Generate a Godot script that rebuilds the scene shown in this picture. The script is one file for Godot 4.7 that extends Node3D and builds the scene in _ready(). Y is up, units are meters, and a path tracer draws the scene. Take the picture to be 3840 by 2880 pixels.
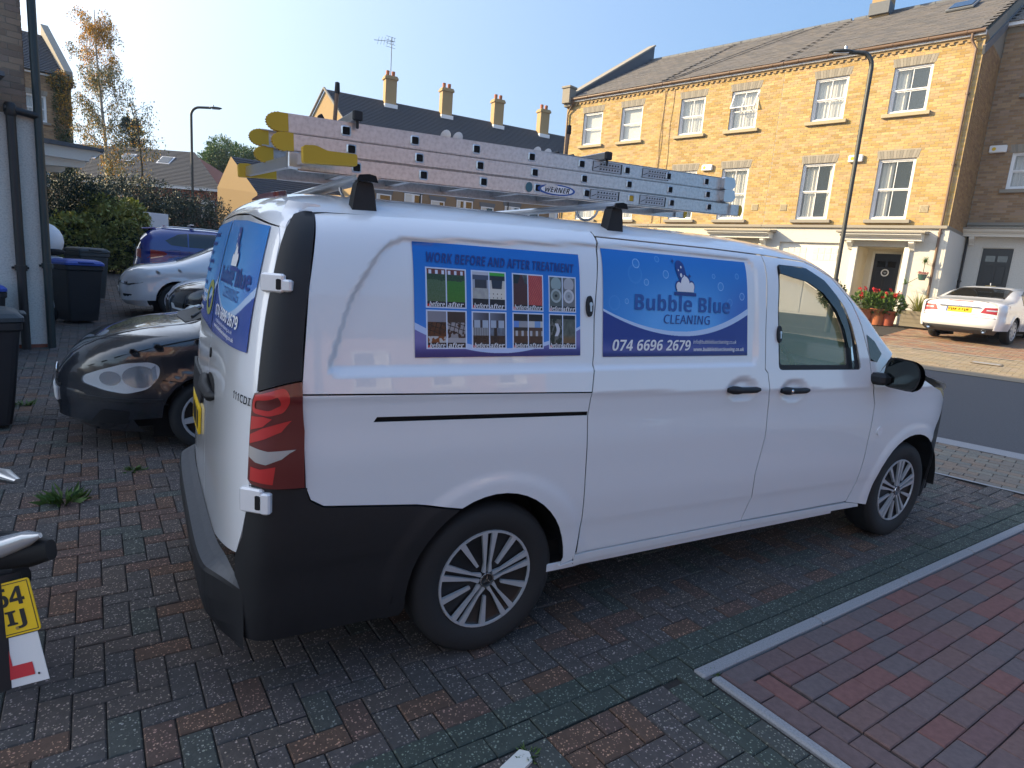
extends Node3D
# A white panel van with a ladder on its roof, parked on a block-paved drive in a brick estate.
# World: x along the van (forward), y up, z towards the side of the van that the picture shows. Metres.

const FN := Vector3(-0.96616511, 0, 0.25792436)    # the way the long yellow terrace faces
const FD := Vector3(-0.25792436, 0, -0.96616511)   # along that terrace
const CAM := Vector3(-1.21671, 1.62727, 2.99728)
var M := {}
var rng := RandomNumberGenerator.new()
var counts := {}

# ------------------------------------------------------------------ geometry
class G:
	var v := PackedVector3Array()
	var n := PackedVector3Array()
	var c := PackedColorArray()
	var u := PackedVector2Array()
	var i := PackedInt32Array()
	var col := Color.WHITE
	func vert(p: Vector3, nn: Vector3, uv := Vector2.ZERO) -> int:
		v.append(p); n.append(nn); c.append(col); u.append(uv)
		return v.size() - 1
	func face(a: int, b: int, d: int) -> void:      # counter-clockwise from outside
		i.append(a); i.append(d); i.append(b)
	func tri(a: Vector3, b: Vector3, d: Vector3) -> void:
		var nn := (b - a).cross(d - a).normalized()
		var k := vert(a, nn); vert(b, nn); vert(d, nn)
		face(k, k + 1, k + 2)
	func quad(a: Vector3, b: Vector3, d: Vector3, e: Vector3) -> void:
		var nn := (b - a).cross(e - a)
		if nn.length_squared() < 1e-14: nn = (d - b).cross(e - b)
		nn = nn.normalized()
		var k := vert(a, nn, Vector2(0, 1)); vert(b, nn, Vector2(1, 1)); vert(d, nn, Vector2(1, 0)); vert(e, nn, Vector2(0, 0))
		face(k, k + 1, k + 2); face(k, k + 2, k + 3)
	func squad(p: Array, q: Array) -> void:         # smooth quad
		var k := v.size()
		for j in 4: vert(p[j], q[j])
		face(k, k + 1, k + 2); face(k, k + 2, k + 3)
	func box(o: Vector3, s: Vector3, b := Basis()) -> void:
		var h := s * 0.5
		var p := []
		for j in 8: p.append(o + b * Vector3(h.x if j & 1 else -h.x, h.y if j & 2 else -h.y, h.z if j & 4 else -h.z))
		quad(p[4], p[5], p[7], p[6]); quad(p[1], p[0], p[2], p[3])
		quad(p[5], p[1], p[3], p[7]); quad(p[0], p[4], p[6], p[2])
		quad(p[6], p[7], p[3], p[2]); quad(p[0], p[1], p[5], p[4])
	func cbox(o: Vector3, s: Vector3, ch: float, b := Basis()) -> void:  # box with chamfered edges round y (all four) and top and bottom
		var h := s * 0.5
		ch = min(ch, min(h.x, min(h.y, h.z)) * 0.98)
		var rings := []
		for lv in [[-h.y, ch], [-h.y + ch, 0.0], [h.y - ch, 0.0], [h.y, ch]]:
			var r := []
			var ax: float = h.x - lv[1]; var az: float = h.z - lv[1]
			var k: float = ch
			for q in [[ax, az - k], [ax - k, az], [-ax + k, az], [-ax, az - k], [-ax, -az + k], [-ax + k, -az], [ax - k, -az], [ax, -az + k]]:
				r.append(o + b * Vector3(q[0], lv[0], q[1]))
			rings.append(r)
		for l in 3:
			for j in 8:
				var j2 := (j + 1) % 8
				quad(rings[l][j2], rings[l][j], rings[l + 1][j], rings[l + 1][j2])
		for j in range(1, 7):
			tri(rings[3][0], rings[3][j + 1], rings[3][j])
			tri(rings[0][0], rings[0][j], rings[0][j + 1])
	func tube(pts: Array, r, sides := 10, caps := true) -> void:
		var m := pts.size()
		var up := Vector3.UP
		var rings := []
		var nors := []
		for k in m:
			var t: Vector3 = (pts[min(k + 1, m - 1)] - pts[max(k - 1, 0)]).normalized()
			if k == 0:
				up = Vector3.RIGHT if absf(t.y) > 0.9 else Vector3.UP
			var x := t.cross(up).normalized()
			up = x.cross(t).normalized()
			var rr: float = r[k] if r is Array else r
			var ring := []; var nor := []
			for j in sides:
				var an := TAU * j / sides
				var d := x * cos(an) + up * sin(an)
				ring.append(pts[k] + d * rr); nor.append(d)
			rings.append(ring); nors.append(nor)
		for k in m - 1:
			for j in sides:
				var j2 := (j + 1) % sides
				squad([rings[k][j], rings[k + 1][j], rings[k + 1][j2], rings[k][j2]], [nors[k][j], nors[k + 1][j], nors[k + 1][j2], nors[k][j2]])
		if caps:
			for j in range(1, sides - 1):
				tri(rings[0][0], rings[0][j], rings[0][j + 1])
				tri(rings[m - 1][0], rings[m - 1][j + 1], rings[m - 1][j])
	func lathe(prof: Array, xf: Transform3D, segs := 24, closed := true) -> void:  # prof: Vector2(radius, height along local y)
		var m := prof.size()
		var ends := m - 1
		for k in ends:
			var a: Vector2 = prof[k]; var b: Vector2 = prof[k + 1]
			var d := b - a
			var nn := Vector2(d.y, -d.x).normalized()
			var na := nn; var nb := nn
			if k > 0:
				var e: Vector2 = (a - prof[k - 1]).normalized()
				var ne := Vector2(e.y, -e.x)
				if ne.dot(nn) > 0.6: na = (ne + nn).normalized()
			if k < ends - 1:
				var e2: Vector2 = (prof[k + 2] - b).normalized()
				var ne2 := Vector2(e2.y, -e2.x)
				if ne2.dot(nn) > 0.6: nb = (ne2 + nn).normalized()
			for j in segs:
				var t0 := TAU * j / segs; var t1 := TAU * (j + 1) / segs
				var c0 := Vector3(cos(t0), 0, sin(t0)); var c1 := Vector3(cos(t1), 0, sin(t1))
				var p := [c1 * a.x + Vector3.UP * a.y, c0 * a.x + Vector3.UP * a.y, c0 * b.x + Vector3.UP * b.y, c1 * b.x + Vector3.UP * b.y]
				var q := [c1 * na.x + Vector3.UP * na.y, c0 * na.x + Vector3.UP * na.y, c0 * nb.x + Vector3.UP * nb.y, c1 * nb.x + Vector3.UP * nb.y]
				var pp := []; var qq := []
				for w in 4:
					pp.append(xf * p[w]); qq.append((xf.basis * q[w]).normalized())
				squad(pp, qq)
	func prism(poly: PackedVector2Array, xf: Transform3D, depth: float) -> void:  # polygon in local x,y, pulled from z=0 to z=depth
		var pl := poly
		if Geometry2D.is_polygon_clockwise(pl):
			pl = poly.duplicate(); pl.reverse()
		var ix := Geometry2D.triangulate_polygon(pl)
		for k in range(0, ix.size(), 3):
			var a := pl[ix[k]]; var b := pl[ix[k + 1]]; var d := pl[ix[k + 2]]
			if (b - a).cross(d - a) < 0: var tmp := b; b = d; d = tmp
			tri(xf * Vector3(a.x, a.y, depth), xf * Vector3(b.x, b.y, depth), xf * Vector3(d.x, d.y, depth))
			tri(xf * Vector3(a.x, a.y, 0), xf * Vector3(d.x, d.y, 0), xf * Vector3(b.x, b.y, 0))
		for k in pl.size():
			var a := pl[k]; var b := pl[(k + 1) % pl.size()]
			quad(xf * Vector3(a.x, a.y, 0), xf * Vector3(b.x, b.y, 0), xf * Vector3(b.x, b.y, depth), xf * Vector3(a.x, a.y, depth))
	func ball(o: Vector3, s: Vector3, rows := 8, segs := 12, b := Basis()) -> void:
		for r in rows:
			var p0 := PI * r / rows; var p1 := PI * (r + 1) / rows
			for j in segs:
				var t0 := TAU * j / segs; var t1 := TAU * (j + 1) / segs
				var d := [Vector3(sin(p1) * cos(t0), cos(p1), sin(p1) * sin(t0)), Vector3(sin(p0) * cos(t0), cos(p0), sin(p0) * sin(t0)), Vector3(sin(p0) * cos(t1), cos(p0), sin(p0) * sin(t1)), Vector3(sin(p1) * cos(t1), cos(p1), sin(p1) * sin(t1))]
				var p := []; var q := []
				for k in 4:
					p.append(o + b * (d[k] * s)); q.append((b * (d[k] / s)).normalized())
				squad(p, q)
	func mesh() -> ArrayMesh:
		var a := []
		a.resize(Mesh.ARRAY_MAX)
		a[Mesh.ARRAY_VERTEX] = v; a[Mesh.ARRAY_NORMAL] = n; a[Mesh.ARRAY_COLOR] = c; a[Mesh.ARRAY_TEX_UV] = u; a[Mesh.ARRAY_INDEX] = i
		var m := ArrayMesh.new()
		if v.size() > 0: m.add_surface_from_arrays(Mesh.PRIMITIVE_TRIANGLES, a)
		return m

# a sheet over the part of a surface f(a, b) that a polygon in (a, b) covers, with the rim turned in by `thick`
func patch(g: G, f: Callable, poly: PackedVector2Array, step: float, off := 0.0, thick := 0.0, flip := false, holes := [], uvbox := Rect2()) -> void:
	var mn := poly[0]; var mx := poly[0]
	for q in poly: mn = mn.min(q); mx = mx.max(q)
	var nx: int = max(1, int(ceil((mx.x - mn.x) / step))); var ny: int = max(1, int(ceil((mx.y - mn.y) / step)))
	var sx := (mx.x - mn.x) / nx; var sy := (mx.y - mn.y) / ny
	var cache := {}
	var inside := {}
	var at := func(q: Vector2) -> Array:
		var e := 0.002
		var p: Vector3 = f.call(q.x, q.y)
		var du: Vector3 = f.call(q.x + e, q.y) - f.call(q.x - e, q.y)
		var dv: Vector3 = f.call(q.x, q.y + e) - f.call(q.x, q.y - e)
		var nn := du.cross(dv).normalized()
		if flip: nn = -nn
		return [p + nn * off, nn]
	var put := func(q: Vector2) -> int:
		var key := Vector2i(int(round(q.x * 20000)), int(round(q.y * 20000)))
		if cache.has(key): return cache[key]
		var r: Array = at.call(q)
		var uv := Vector2.ZERO
		if uvbox.size.x != 0: uv = Vector2((q.x - uvbox.position.x) / uvbox.size.x, (q.y - uvbox.position.y) / uvbox.size.y)
		var k: int = g.vert(r[0], r[1], uv)
		cache[key] = k
		return k
	var isin := func(q: Vector2) -> bool:
		if not Geometry2D.is_point_in_polygon(q, poly): return false
		for h in holes:
			if Geometry2D.is_point_in_polygon(q, h): return false
		return true
	var busy := {}
	var loops := [poly] + holes
	for l in loops:
		for k in l.size():
			var a: Vector2 = l[k]; var b: Vector2 = l[(k + 1) % l.size()]
			var cnt := int(ceil(a.distance_to(b) / (min(sx, sy) * 0.3))) + 1
			for w in cnt + 1:
				var q := a.lerp(b, float(w) / cnt)
				busy[Vector2i(int(floor((q.x - mn.x) / sx - 1e-6)), int(floor((q.y - mn.y) / sy - 1e-6)))] = true
				busy[Vector2i(int(floor((q.x - mn.x) / sx + 1e-6)), int(floor((q.y - mn.y) / sy + 1e-6)))] = true
	for x in nx:
		for y in ny:
			var c0 := mn + Vector2(x * sx, y * sy); var c1 := mn + Vector2((x + 1) * sx, (y + 1) * sy)
			var cell := PackedVector2Array([c0, Vector2(c1.x, c0.y), c1, Vector2(c0.x, c1.y)])
			if not busy.has(Vector2i(x, y)):
				if isin.call((c0 + c1) * 0.5):
					var k := []
					for q in cell: k.append(put.call(q))
					if flip: g.face(k[0], k[2], k[1]); g.face(k[0], k[3], k[2])
					else: g.face(k[0], k[1], k[2]); g.face(k[0], k[2], k[3])
				continue
			var parts := Geometry2D.intersect_polygons(cell, poly)
			for h in holes:
				var nxt: Array[PackedVector2Array] = []
				for pp in parts:
					for r in Geometry2D.clip_polygons(pp, h):
						if not Geometry2D.is_polygon_clockwise(r): nxt.append(r)
				parts = nxt
			for pp in parts:
				var ix := Geometry2D.triangulate_polygon(pp)
				for t in range(0, ix.size(), 3):
					var a := pp[ix[t]]; var b := pp[ix[t + 1]]; var d := pp[ix[t + 2]]
					var cr := (b - a).cross(d - a)
					if absf(cr) < 1e-10: continue
					if (cr < 0) != flip: var tmp := b; b = d; d = tmp
					g.face(put.call(a), put.call(b), put.call(d))
	if thick != 0.0:
		for li in loops.size():
			var l: PackedVector2Array = loops[li]
			var cw := Geometry2D.is_polygon_clockwise(l)
			if li > 0: cw = not cw
			for k in l.size():
				var a := l[k]; var b := l[(k + 1) % l.size()]
				if cw: var tmp := a; a = b; b = tmp
				var cnt: int = max(1, int(ceil(a.distance_to(b) / step)))
				for w in cnt:
					var q0 := a.lerp(b, float(w) / cnt); var q1 := a.lerp(b, float(w + 1) / cnt)
					var r0: Array = at.call(q0); var r1: Array = at.call(q1)
					if flip: g.quad(r1[0] - r1[1] * thick, r0[0] - r0[1] * thick, r0[0], r1[0])
					else: g.quad(r0[0] - r0[1] * thick, r1[0] - r1[1] * thick, r1[0], r0[0])

func P(a: Array) -> PackedVector2Array:
	var r := PackedVector2Array()
	for k in range(0, a.size(), 2): r.append(Vector2(a[k], a[k + 1]))
	return r

func round_poly(pl: PackedVector2Array, r: float, seg := 4) -> PackedVector2Array:
	var out := PackedVector2Array()
	var m := pl.size()
	for k in m:
		var b := pl[k]; var a := pl[(k + m - 1) % m]; var c := pl[(k + 1) % m]
		var ra: float = min(r, min(a.distance_to(b), c.distance_to(b)) * 0.48)
		var p0 := b + (a - b).normalized() * ra; var p1 := b + (c - b).normalized() * ra
		for s in seg + 1:
			var t := float(s) / seg
			out.append(p0.lerp(b, t).lerp(b.lerp(p1, t), t))
	return out

func rrect(x0: float, y0: float, x1: float, y1: float, r: float, seg := 4) -> PackedVector2Array:
	return round_poly(P([x0, y0, x1, y0, x1, y1, x0, y1]), r, seg)

func ellipse(o: Vector2, rx: float, ry: float, seg := 24, from := 0.0, to := TAU) -> PackedVector2Array:
	var r := PackedVector2Array()
	var full := absf(to - from - TAU) < 1e-4
	for k in seg + (0 if full else 1):
		var t := from + (to - from) * k / seg
		r.append(o + Vector2(cos(t) * rx, sin(t) * ry))
	return r

func curve(keys: Array, x: float) -> float:         # smooth curve through [x0, y0, x1, y1, ...]
	var m := keys.size() / 2
	if x <= keys[0]: return keys[1]
	if x >= keys[2 * m - 2]: return keys[2 * m - 1]
	var k := 0
	while keys[2 * k + 2] < x: k += 1
	var x0: float = keys[2 * k]; var x1: float = keys[2 * k + 2]; var y0: float = keys[2 * k + 1]; var y1: float = keys[2 * k + 3]
	var d := (y1 - y0) / (x1 - x0)
	var s0 := d; var s1 := d
	if k > 0:
		var e: float = (y0 - keys[2 * k - 1]) / (x0 - keys[2 * k - 2])
		s0 = 0.0 if e * d <= 0 else 2.0 * e * d / (e + d)
	if k < m - 2:
		var e2: float = (keys[2 * k + 5] - y1) / (keys[2 * k + 4] - x1)
		s1 = 0.0 if e2 * d <= 0 else 2.0 * e2 * d / (e2 + d)
	var t := (x - x0) / (x1 - x0); var w := x1 - x0
	var t2 := t * t; var t3 := t2 * t
	return (2 * t3 - 3 * t2 + 1) * y0 + (t3 - 2 * t2 + t) * w * s0 + (-2 * t3 + 3 * t2) * y1 + (t3 - t2) * w * s1

func poly_dist(q: Vector2, pl: PackedVector2Array) -> float:  # positive inside
	var best := 1e9
	for k in pl.size():
		var c := Geometry2D.get_closest_point_to_segment(q, pl[k], pl[(k + 1) % pl.size()])
		best = min(best, c.distance_squared_to(q))
	best = sqrt(best)
	return best if Geometry2D.is_point_in_polygon(q, pl) else -best

# ------------------------------------------------------------------ nodes
func numbered(called: String) -> String:
	var k: int = counts.get(called, 0)
	counts[called] = k + 1
	return called if k == 0 else "%s_%03d" % [called, k]

func put(called: String, mesh: Mesh, m: Material, parent: Node3D, xf := Transform3D()) -> MeshInstance3D:
	var o := MeshInstance3D.new()
	o.mesh = mesh; o.material_override = m; o.transform = xf
	o.name = numbered(called) if parent == self else called
	parent.add_child(o, true)
	return o

func part(called: String, g: G, m: Material, parent: Node3D) -> MeshInstance3D:
	return put(called, g.mesh(), m, parent)

func thing(called: String, label: String, category: String, group := "", at := Vector3.ZERO, turn := 0.0) -> Node3D:
	var o := Node3D.new()
	o.name = numbered(called); add_child(o)
	o.position = at; o.rotation.y = turn
	tag(o, label, category, group)
	return o

func tag(o: Node3D, label: String, category: String, group := "") -> void:
	o.set_meta("label", label); o.set_meta("category", category)
	if group: o.set_meta("group", group)

func struct(called: String) -> Node3D:
	var o := Node3D.new()
	o.name = numbered(called); add_child(o)
	o.set_meta("kind", "structure")
	return o

func copy(o: Node3D, called: String, at: Vector3, turn := 0.0) -> Node3D:
	var r: Node3D = o.duplicate()
	r.name = numbered(called); add_child(r)
	r.position = at; r.rotation.y = turn
	return r

func xf_look(o: Vector3, x: Vector3, y: Vector3) -> Transform3D:  # local x and y axes given
	var xx := x.normalized(); var zz := xx.cross(y).normalized()
	return Transform3D(Basis(xx, zz.cross(xx), zz), o)

# ------------------------------------------------------------------ materials
func lin(r: float, g: float, b: float) -> Color:
	return Color(r, g, b).linear_to_srgb()

func mat(called: String, c: Color, rough := 0.7, metal := 0.0) -> StandardMaterial3D:
	var m := StandardMaterial3D.new()
	m.albedo_color = c; m.roughness = rough; m.metallic = metal
	M[called] = m
	return m

func paint(called: String, c: Color, rough := 0.3) -> StandardMaterial3D:
	var m := mat(called, c, rough)
	m.clearcoat_enabled = true; m.clearcoat = 1.0; m.clearcoat_roughness = 0.02; m.metallic_specular = 0.65
	return m

func vcol(called: String, rough := 0.85) -> StandardMaterial3D:   # takes its colour from the vertices
	var m := mat(called, Color.WHITE, rough)
	m.vertex_color_use_as_albedo = true
	return m

func noise_tex(size: int, freq: float, seed_: int, ramp: Array, octaves := 4, as_normal := false, strength := 4.0) -> NoiseTexture2D:
	var f := FastNoiseLite.new()
	f.seed = seed_; f.frequency = freq; f.noise_type = FastNoiseLite.TYPE_SIMPLEX_SMOOTH
	f.fractal_octaves = octaves
	var t := NoiseTexture2D.new()
	t.width = size; t.height = size; t.seamless = true; t.noise = f; t.generate_mipmaps = false
	if as_normal:
		t.as_normal_map = true; t.bump_strength = strength
	else:
		var gr := Gradient.new()
		var offs := PackedFloat32Array(); var cols := PackedColorArray()
		for r in ramp: offs.append(r[0]); cols.append(r[1])
		gr.offsets = offs; gr.colors = cols
		t.color_ramp = gr
	return t

func grain(m: StandardMaterial3D, tex: Texture2D, scale: float, nrm: Texture2D = null, ns := 0.5) -> void:
	m.albedo_texture = tex
	m.uv1_triplanar = true; m.uv1_world_triplanar = true
	m.uv1_scale = Vector3.ONE * scale
	if nrm:
		m.normal_enabled = true; m.normal_texture = nrm; m.normal_scale = ns

func ground_y(x: float, z: float) -> float:
	var a := 0.96616511 * x - 0.25792436 * z
	return 0.86 * clampf((a - 4.6) / 15.626, 0.0, 1.0) + 0.045 * clampf(-z - 5.0, 0.0, 20.0) * (1.0 - smoothstep(5.0, 9.0, a))

# ------------------------------------------------------------------ camera, sky, sun
func _ready() -> void:
	rng.seed = 7
	var cam := Camera3D.new()
	cam.name = "camera"
	cam.transform = Transform3D(Basis(Vector3(0.85864315, 0.07497932, 0.50706019), Vector3(0.02970381, 0.98030207, -0.19525759), Vector3(-0.51171244, 0.18271821, 0.83950249)).orthonormalized(), CAM)
	cam.fov = 63.70; cam.near = 0.05; cam.far = 900.0
	add_child(cam)
	cam.current = true
	var sun_dir := (FN * 1.0 + FD * 1.33 + Vector3.UP * 0.72).normalized()     # towards the sun
	var env := Environment.new()
	env.background_mode = Environment.BG_SKY
	env.sky = Sky.new()
	env.sky.sky_material = sky(sun_dir)
	env.tonemap_mode = Environment.TONE_MAPPER_LINEAR
	env.tonemap_exposure = 2.0
	env.ambient_light_source = Environment.AMBIENT_SOURCE_SKY
	env.sdfgi_enabled = true; env.ssao_enabled = true; env.ssil_enabled = true
	env.fog_enabled = true; env.fog_density = 0.0006; env.fog_light_color = Color(0.86, 0.92, 1.0)
	var we := WorldEnvironment.new()
	we.name = "world_environment"; we.environment = env
	add_child(we)
	var sun := DirectionalLight3D.new()
	sun.name = "sun"
	sun.light_energy = 1.6; sun.light_color = Color(1.0, 0.90, 0.72); sun.light_angular_distance = 0.5; sun.shadow_enabled = true
	sun.transform = Transform3D(Basis.looking_at(-sun_dir, Vector3.UP), Vector3(0, 30, 0))
	add_child(sun)
	materials()
	build_ground()
	build_terrace()
	build_left_houses()
	build_far_houses()
	build_greenery()
	build_van()
	build_ladder()
	build_cars()
	build_small_things()

func sky(s: Vector3) -> PanoramaSkyMaterial:
	var w := 512; var h := 256
	var im := Image.create(w, h, false, Image.FORMAT_RGBF)
	for y in h:
		var th := PI * (y + 0.5) / h
		for x in w:
			var ph := TAU * (x + 0.5) / w
			var d := Vector3(sin(ph) * sin(th), cos(th), -cos(ph) * sin(th))
			var e := maxf(d.y, 0.0)
			var k := pow(1.0 - e, 3.2)
			var c := Vector3(0.048, 0.155, 0.37).lerp(Vector3(0.19, 0.335, 0.455), k)
			var an := rad_to_deg(d.angle_to(s))
			c += Vector3(1.0, 0.96, 0.88) * 2.6 * exp(-an / 27.0)
			im.set_pixel(x, y, Color(c.x, c.y, c.z))
	var m := PanoramaSkyMaterial.new()
	m.panorama = ImageTexture.create_from_image(im)
	return m

func speckle(size: int, seed_: int, cnt: int, base: float, rmin: float, rmax: float) -> ImageTexture:
	var r := RandomNumberGenerator.new()
	r.seed = seed_
	var f := FastNoiseLite.new()
	f.seed = seed_; f.frequency = 0.012
	var im := Image.create(size, size, false, Image.FORMAT_RGB8)
	for y in size:
		for x in size:
			var k := base * (1.0 + 0.22 * f.get_noise_2d(x, y)) * (0.86 + 0.28 * r.randf())
			im.set_pixel(x, y, Color(k, k, k).linear_to_srgb())
	for j in cnt:
		var o := Vector2(r.randf() * size, r.randf() * size)
		var ra := r.randf_range(rmin, rmax); var el := r.randf_range(0.55, 1.0); var an := r.randf() * PI
		var br := r.randf_range(0.4, 1.0)
		var col := Color(br, br * r.randf_range(0.9, 1.0), br * r.randf_range(0.8, 0.98)).linear_to_srgb()
		for dy in range(-int(ra) - 1, int(ra) + 2):
			for dx in range(-int(ra) - 1, int(ra) + 2):
				var q := Vector2(dx, dy).rotated(an)
				q.y /= el
				if q.length() < ra * (0.8 + 0.4 * r.randf()): im.set_pixel(posmod(int(o.x) + dx, size), posmod(int(o.y) + dy, size), col)
	return ImageTexture.create_from_image(im)

func materials() -> void:
	var soft := noise_tex(512, 0.012, 3, [[0.0, lin(0.72, 0.72, 0.72)], [0.5, lin(0.9, 0.9, 0.9)], [1.0, lin(1, 1, 1)]])
	var rough_n := noise_tex(512, 0.06, 5, [], 4, true, 3.0)
	var fine := noise_tex(512, 0.08, 11, [[0.0, lin(0.6, 0.6, 0.6)], [0.45, lin(0.86, 0.86, 0.86)], [1.0, lin(1, 1, 1)]], 5)
	M.tex_soft = soft; M.tex_fine = fine; M.nrm = rough_n
	var chips := speckle(1024, 5, 1500, 0.17, 2.6, 7.2)
	var grit := speckle(1024, 9, 900, 0.62, 1.0, 2.2)
	M.chips = chips; M.grit = grit
	# paving
	var pv := vcol("paver", 0.9); grain(pv, chips, 1.65, rough_n, 0.5)
	var pr := vcol("paver_plain", 0.92); grain(pr, grit, 2.0, rough_n, 0.4)
	var asp := mat("asphalt", lin(0.105, 0.107, 0.118), 0.9); grain(asp, grit, 2.4, rough_n, 0.7)
	var soil := mat("soil", lin(0.035, 0.03, 0.026), 1.0); grain(soil, fine, 1.5)
	var conc := mat("concrete", lin(0.30, 0.30, 0.31), 0.9); grain(conc, fine, 2.3, rough_n, 0.4)
	grain(mat("gutter", lin(0.34, 0.28, 0.2), 0.9), grit, 2.0)
	# walls
	grain(vcol("brick", 0.92), fine, 3.1)
	grain(mat("mortar", lin(0.47, 0.40, 0.29), 0.95), fine, 2.0)
	grain(mat("mortar_grey", lin(0.32, 0.28, 0.22), 0.95), fine, 2.0)
	grain(mat("red_brick_far", lin(0.30, 0.10, 0.06), 0.95), fine, 1.2)
	grain(mat("yellow_brick_far", lin(0.46, 0.32, 0.16), 0.95), fine, 1.2)
	grain(mat("render_white", lin(0.70, 0.68, 0.62), 0.9), fine, 0.9, rough_n, 0.25)
	grain(mat("render_cream", lin(0.74, 0.68, 0.54), 0.9), fine, 0.9, rough_n, 0.25)
	grain(mat("stone_sill", lin(0.5, 0.42, 0.28), 0.9), fine, 2.0)
	grain(mat("grey_stone", lin(0.34, 0.31, 0.26), 0.92), fine, 2.4)
	grain(vcol("slate", 0.85), fine, 2.0)
	grain(mat("slate_far", lin(0.045, 0.052, 0.068), 0.85), fine, 1.4)
	mat("slate_bed", lin(0.05, 0.05, 0.055), 0.9)
	grain(mat("lead", lin(0.13, 0.14, 0.155), 0.6), soft, 2.0)
	mat("upvc", lin(0.8, 0.8, 0.8), 0.35)
	mat("white_wood", lin(0.78, 0.76, 0.7), 0.5)
	var gl := mat("glass", Color(0.55, 0.62, 0.68, 0.22), 0.03); gl.transparency = BaseMaterial3D.TRANSPARENCY_ALPHA; gl.metallic_specular = 0.6
	var gd := mat("glass_dark", Color(0.03, 0.04, 0.045), 0.02); gd.metallic_specular = 0.7
	var gw := mat("glass_green_glare", lin(0.20, 0.27, 0.13), 0.02); gw.albedo_color.a = 0.5; gw.transparency = BaseMaterial3D.TRANSPARENCY_ALPHA; gw.metallic_specular = 0.6  # tinted glass, with the green glare on it put into its milky colour
	var gc := mat("glass_car", Color(0.05, 0.08, 0.07, 0.38), 0.02); gc.transparency = BaseMaterial3D.TRANSPARENCY_ALPHA; gc.metallic_specular = 0.6
	var gf := mat("glass_clear", Color(0.8, 0.85, 0.9, 0.16), 0.02); gf.transparency = BaseMaterial3D.TRANSPARENCY_ALPHA; gf.metallic_specular = 0.6
	var cu := mat("curtain", lin(0.7, 0.68, 0.62), 0.95); cu.backlight_enabled = true; cu.backlight = Color(0.3, 0.3, 0.28)
	mat("room", lin(0.12, 0.11, 0.10), 0.95)
	mat("pipe_black", lin(0.018, 0.019, 0.02), 0.45)
	mat("pipe_brown", lin(0.16, 0.10, 0.065), 0.5)
	mat("pipe_green", lin(0.02, 0.035, 0.037), 0.4)
	mat("door_black", lin(0.014, 0.014, 0.017), 0.3)
	mat("brass", lin(0.5, 0.36, 0.14), 0.35, 0.9)
	mat("terracotta", lin(0.42, 0.14, 0.06), 0.85)
	mat("terracotta_deep", lin(0.36, 0.09, 0.05), 0.85)
	grain(mat("planter_wood", lin(0.22, 0.19, 0.14), 0.9), fine, 3.0)
	mat("glazed_green", lin(0.05, 0.10, 0.09), 0.25)
	# plants
	for a in [["leaf_dark", 0.020, 0.048, 0.030], ["leaf_mid", 0.075, 0.105, 0.04], ["leaf_yellow", 0.42, 0.25, 0.035], ["leaf_lime", 0.28, 0.30, 0.085], ["leaf_fresh", 0.09, 0.16, 0.035], ["flower_red", 0.5, 0.015, 0.02], ["flower_pink", 0.5, 0.22, 0.2], ["straw", 0.30, 0.24, 0.09]]:
		var m := vcol(a[0], 0.6)
		m.albedo_color = lin(a[1], a[2], a[3])
		m.backlight_enabled = true; m.backlight = lin(a[1] * 0.8, a[2] * 0.8, a[3] * 0.5)
	for a in [["birch_leaf", 0.19, 0.20, 0.10], ["birch_yellow", 0.62, 0.40, 0.07]]:
		var m2 := vcol(a[0], 0.6); m2.albedo_color = lin(a[1], a[2], a[3]); m2.backlight_enabled = true; m2.backlight = lin(a[1] * 0.9, a[2] * 0.9, a[3] * 0.7)
	mat("bark", lin(0.09, 0.075, 0.06), 0.95)
	mat("birch_bark", lin(0.42, 0.40, 0.36), 0.8)
	# vehicles
	paint("paint_white", lin(0.74, 0.75, 0.77), 0.28)
	paint("paint_white_car", lin(0.72, 0.73, 0.75), 0.28)
	paint("paint_dark", lin(0.010, 0.014, 0.021), 0.25)
	paint("paint_blue", lin(0.012, 0.035, 0.25), 0.25)
	grain(mat("plastic_black", lin(0.009, 0.010, 0.013), 0.6), soft, 3.0)
	grain(mat("plastic_grey", lin(0.075, 0.08, 0.09), 0.5), soft, 5.0)
	mat("gap", lin(0.006, 0.006, 0.007), 0.9)
	grain(mat("rubber", lin(0.018, 0.018, 0.019), 0.75), fine, 4.0)
	mat("wheel_silver", lin(0.50, 0.51, 0.53), 0.34, 0.35)
	mat("wheel_black", lin(0.012, 0.012, 0.013), 0.4)
	mat("chrome", lin(0.75, 0.76, 0.78), 0.12, 1.0)
	mat("mirror", lin(0.06, 0.075, 0.08), 0.03, 1.0)
	mat("sticker_teal", lin(0.03, 0.12, 0.16), 0.4); mat("sticker_grey", lin(0.40, 0.43, 0.46), 0.4)
	grain(mat("brick_far_shaded", lin(0.30, 0.20, 0.115), 0.95), fine, 1.6); grain(mat("pink_brick", lin(0.52, 0.28, 0.2), 0.95), fine, 1.6); mat("white_stone", lin(0.62, 0.60, 0.55), 0.9)  # far brown: yellow brick with the shade of its walls mixed into the colour
	var lg2 := vcol("leaf_grey", 0.6); lg2.albedo_color = lin(0.048, 0.075, 0.055); var lg3 := vcol("straw_green", 0.6); lg3.albedo_color = lin(0.24, 0.25, 0.06); lg3.backlight_enabled = true; lg3.backlight = lin(0.15, 0.16, 0.03)
	mat("lamp_red", lin(0.32, 0.004, 0.008), 0.12).clearcoat_enabled = true
	mat("lamp_red_deep", lin(0.11, 0.003, 0.006), 0.1).clearcoat_enabled = true
	mat("lamp_red_bright", lin(0.5, 0.012, 0.015), 0.15).clearcoat_enabled = true
	mat("lamp_clear", lin(0.55, 0.56, 0.58), 0.15, 0.5)
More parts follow.
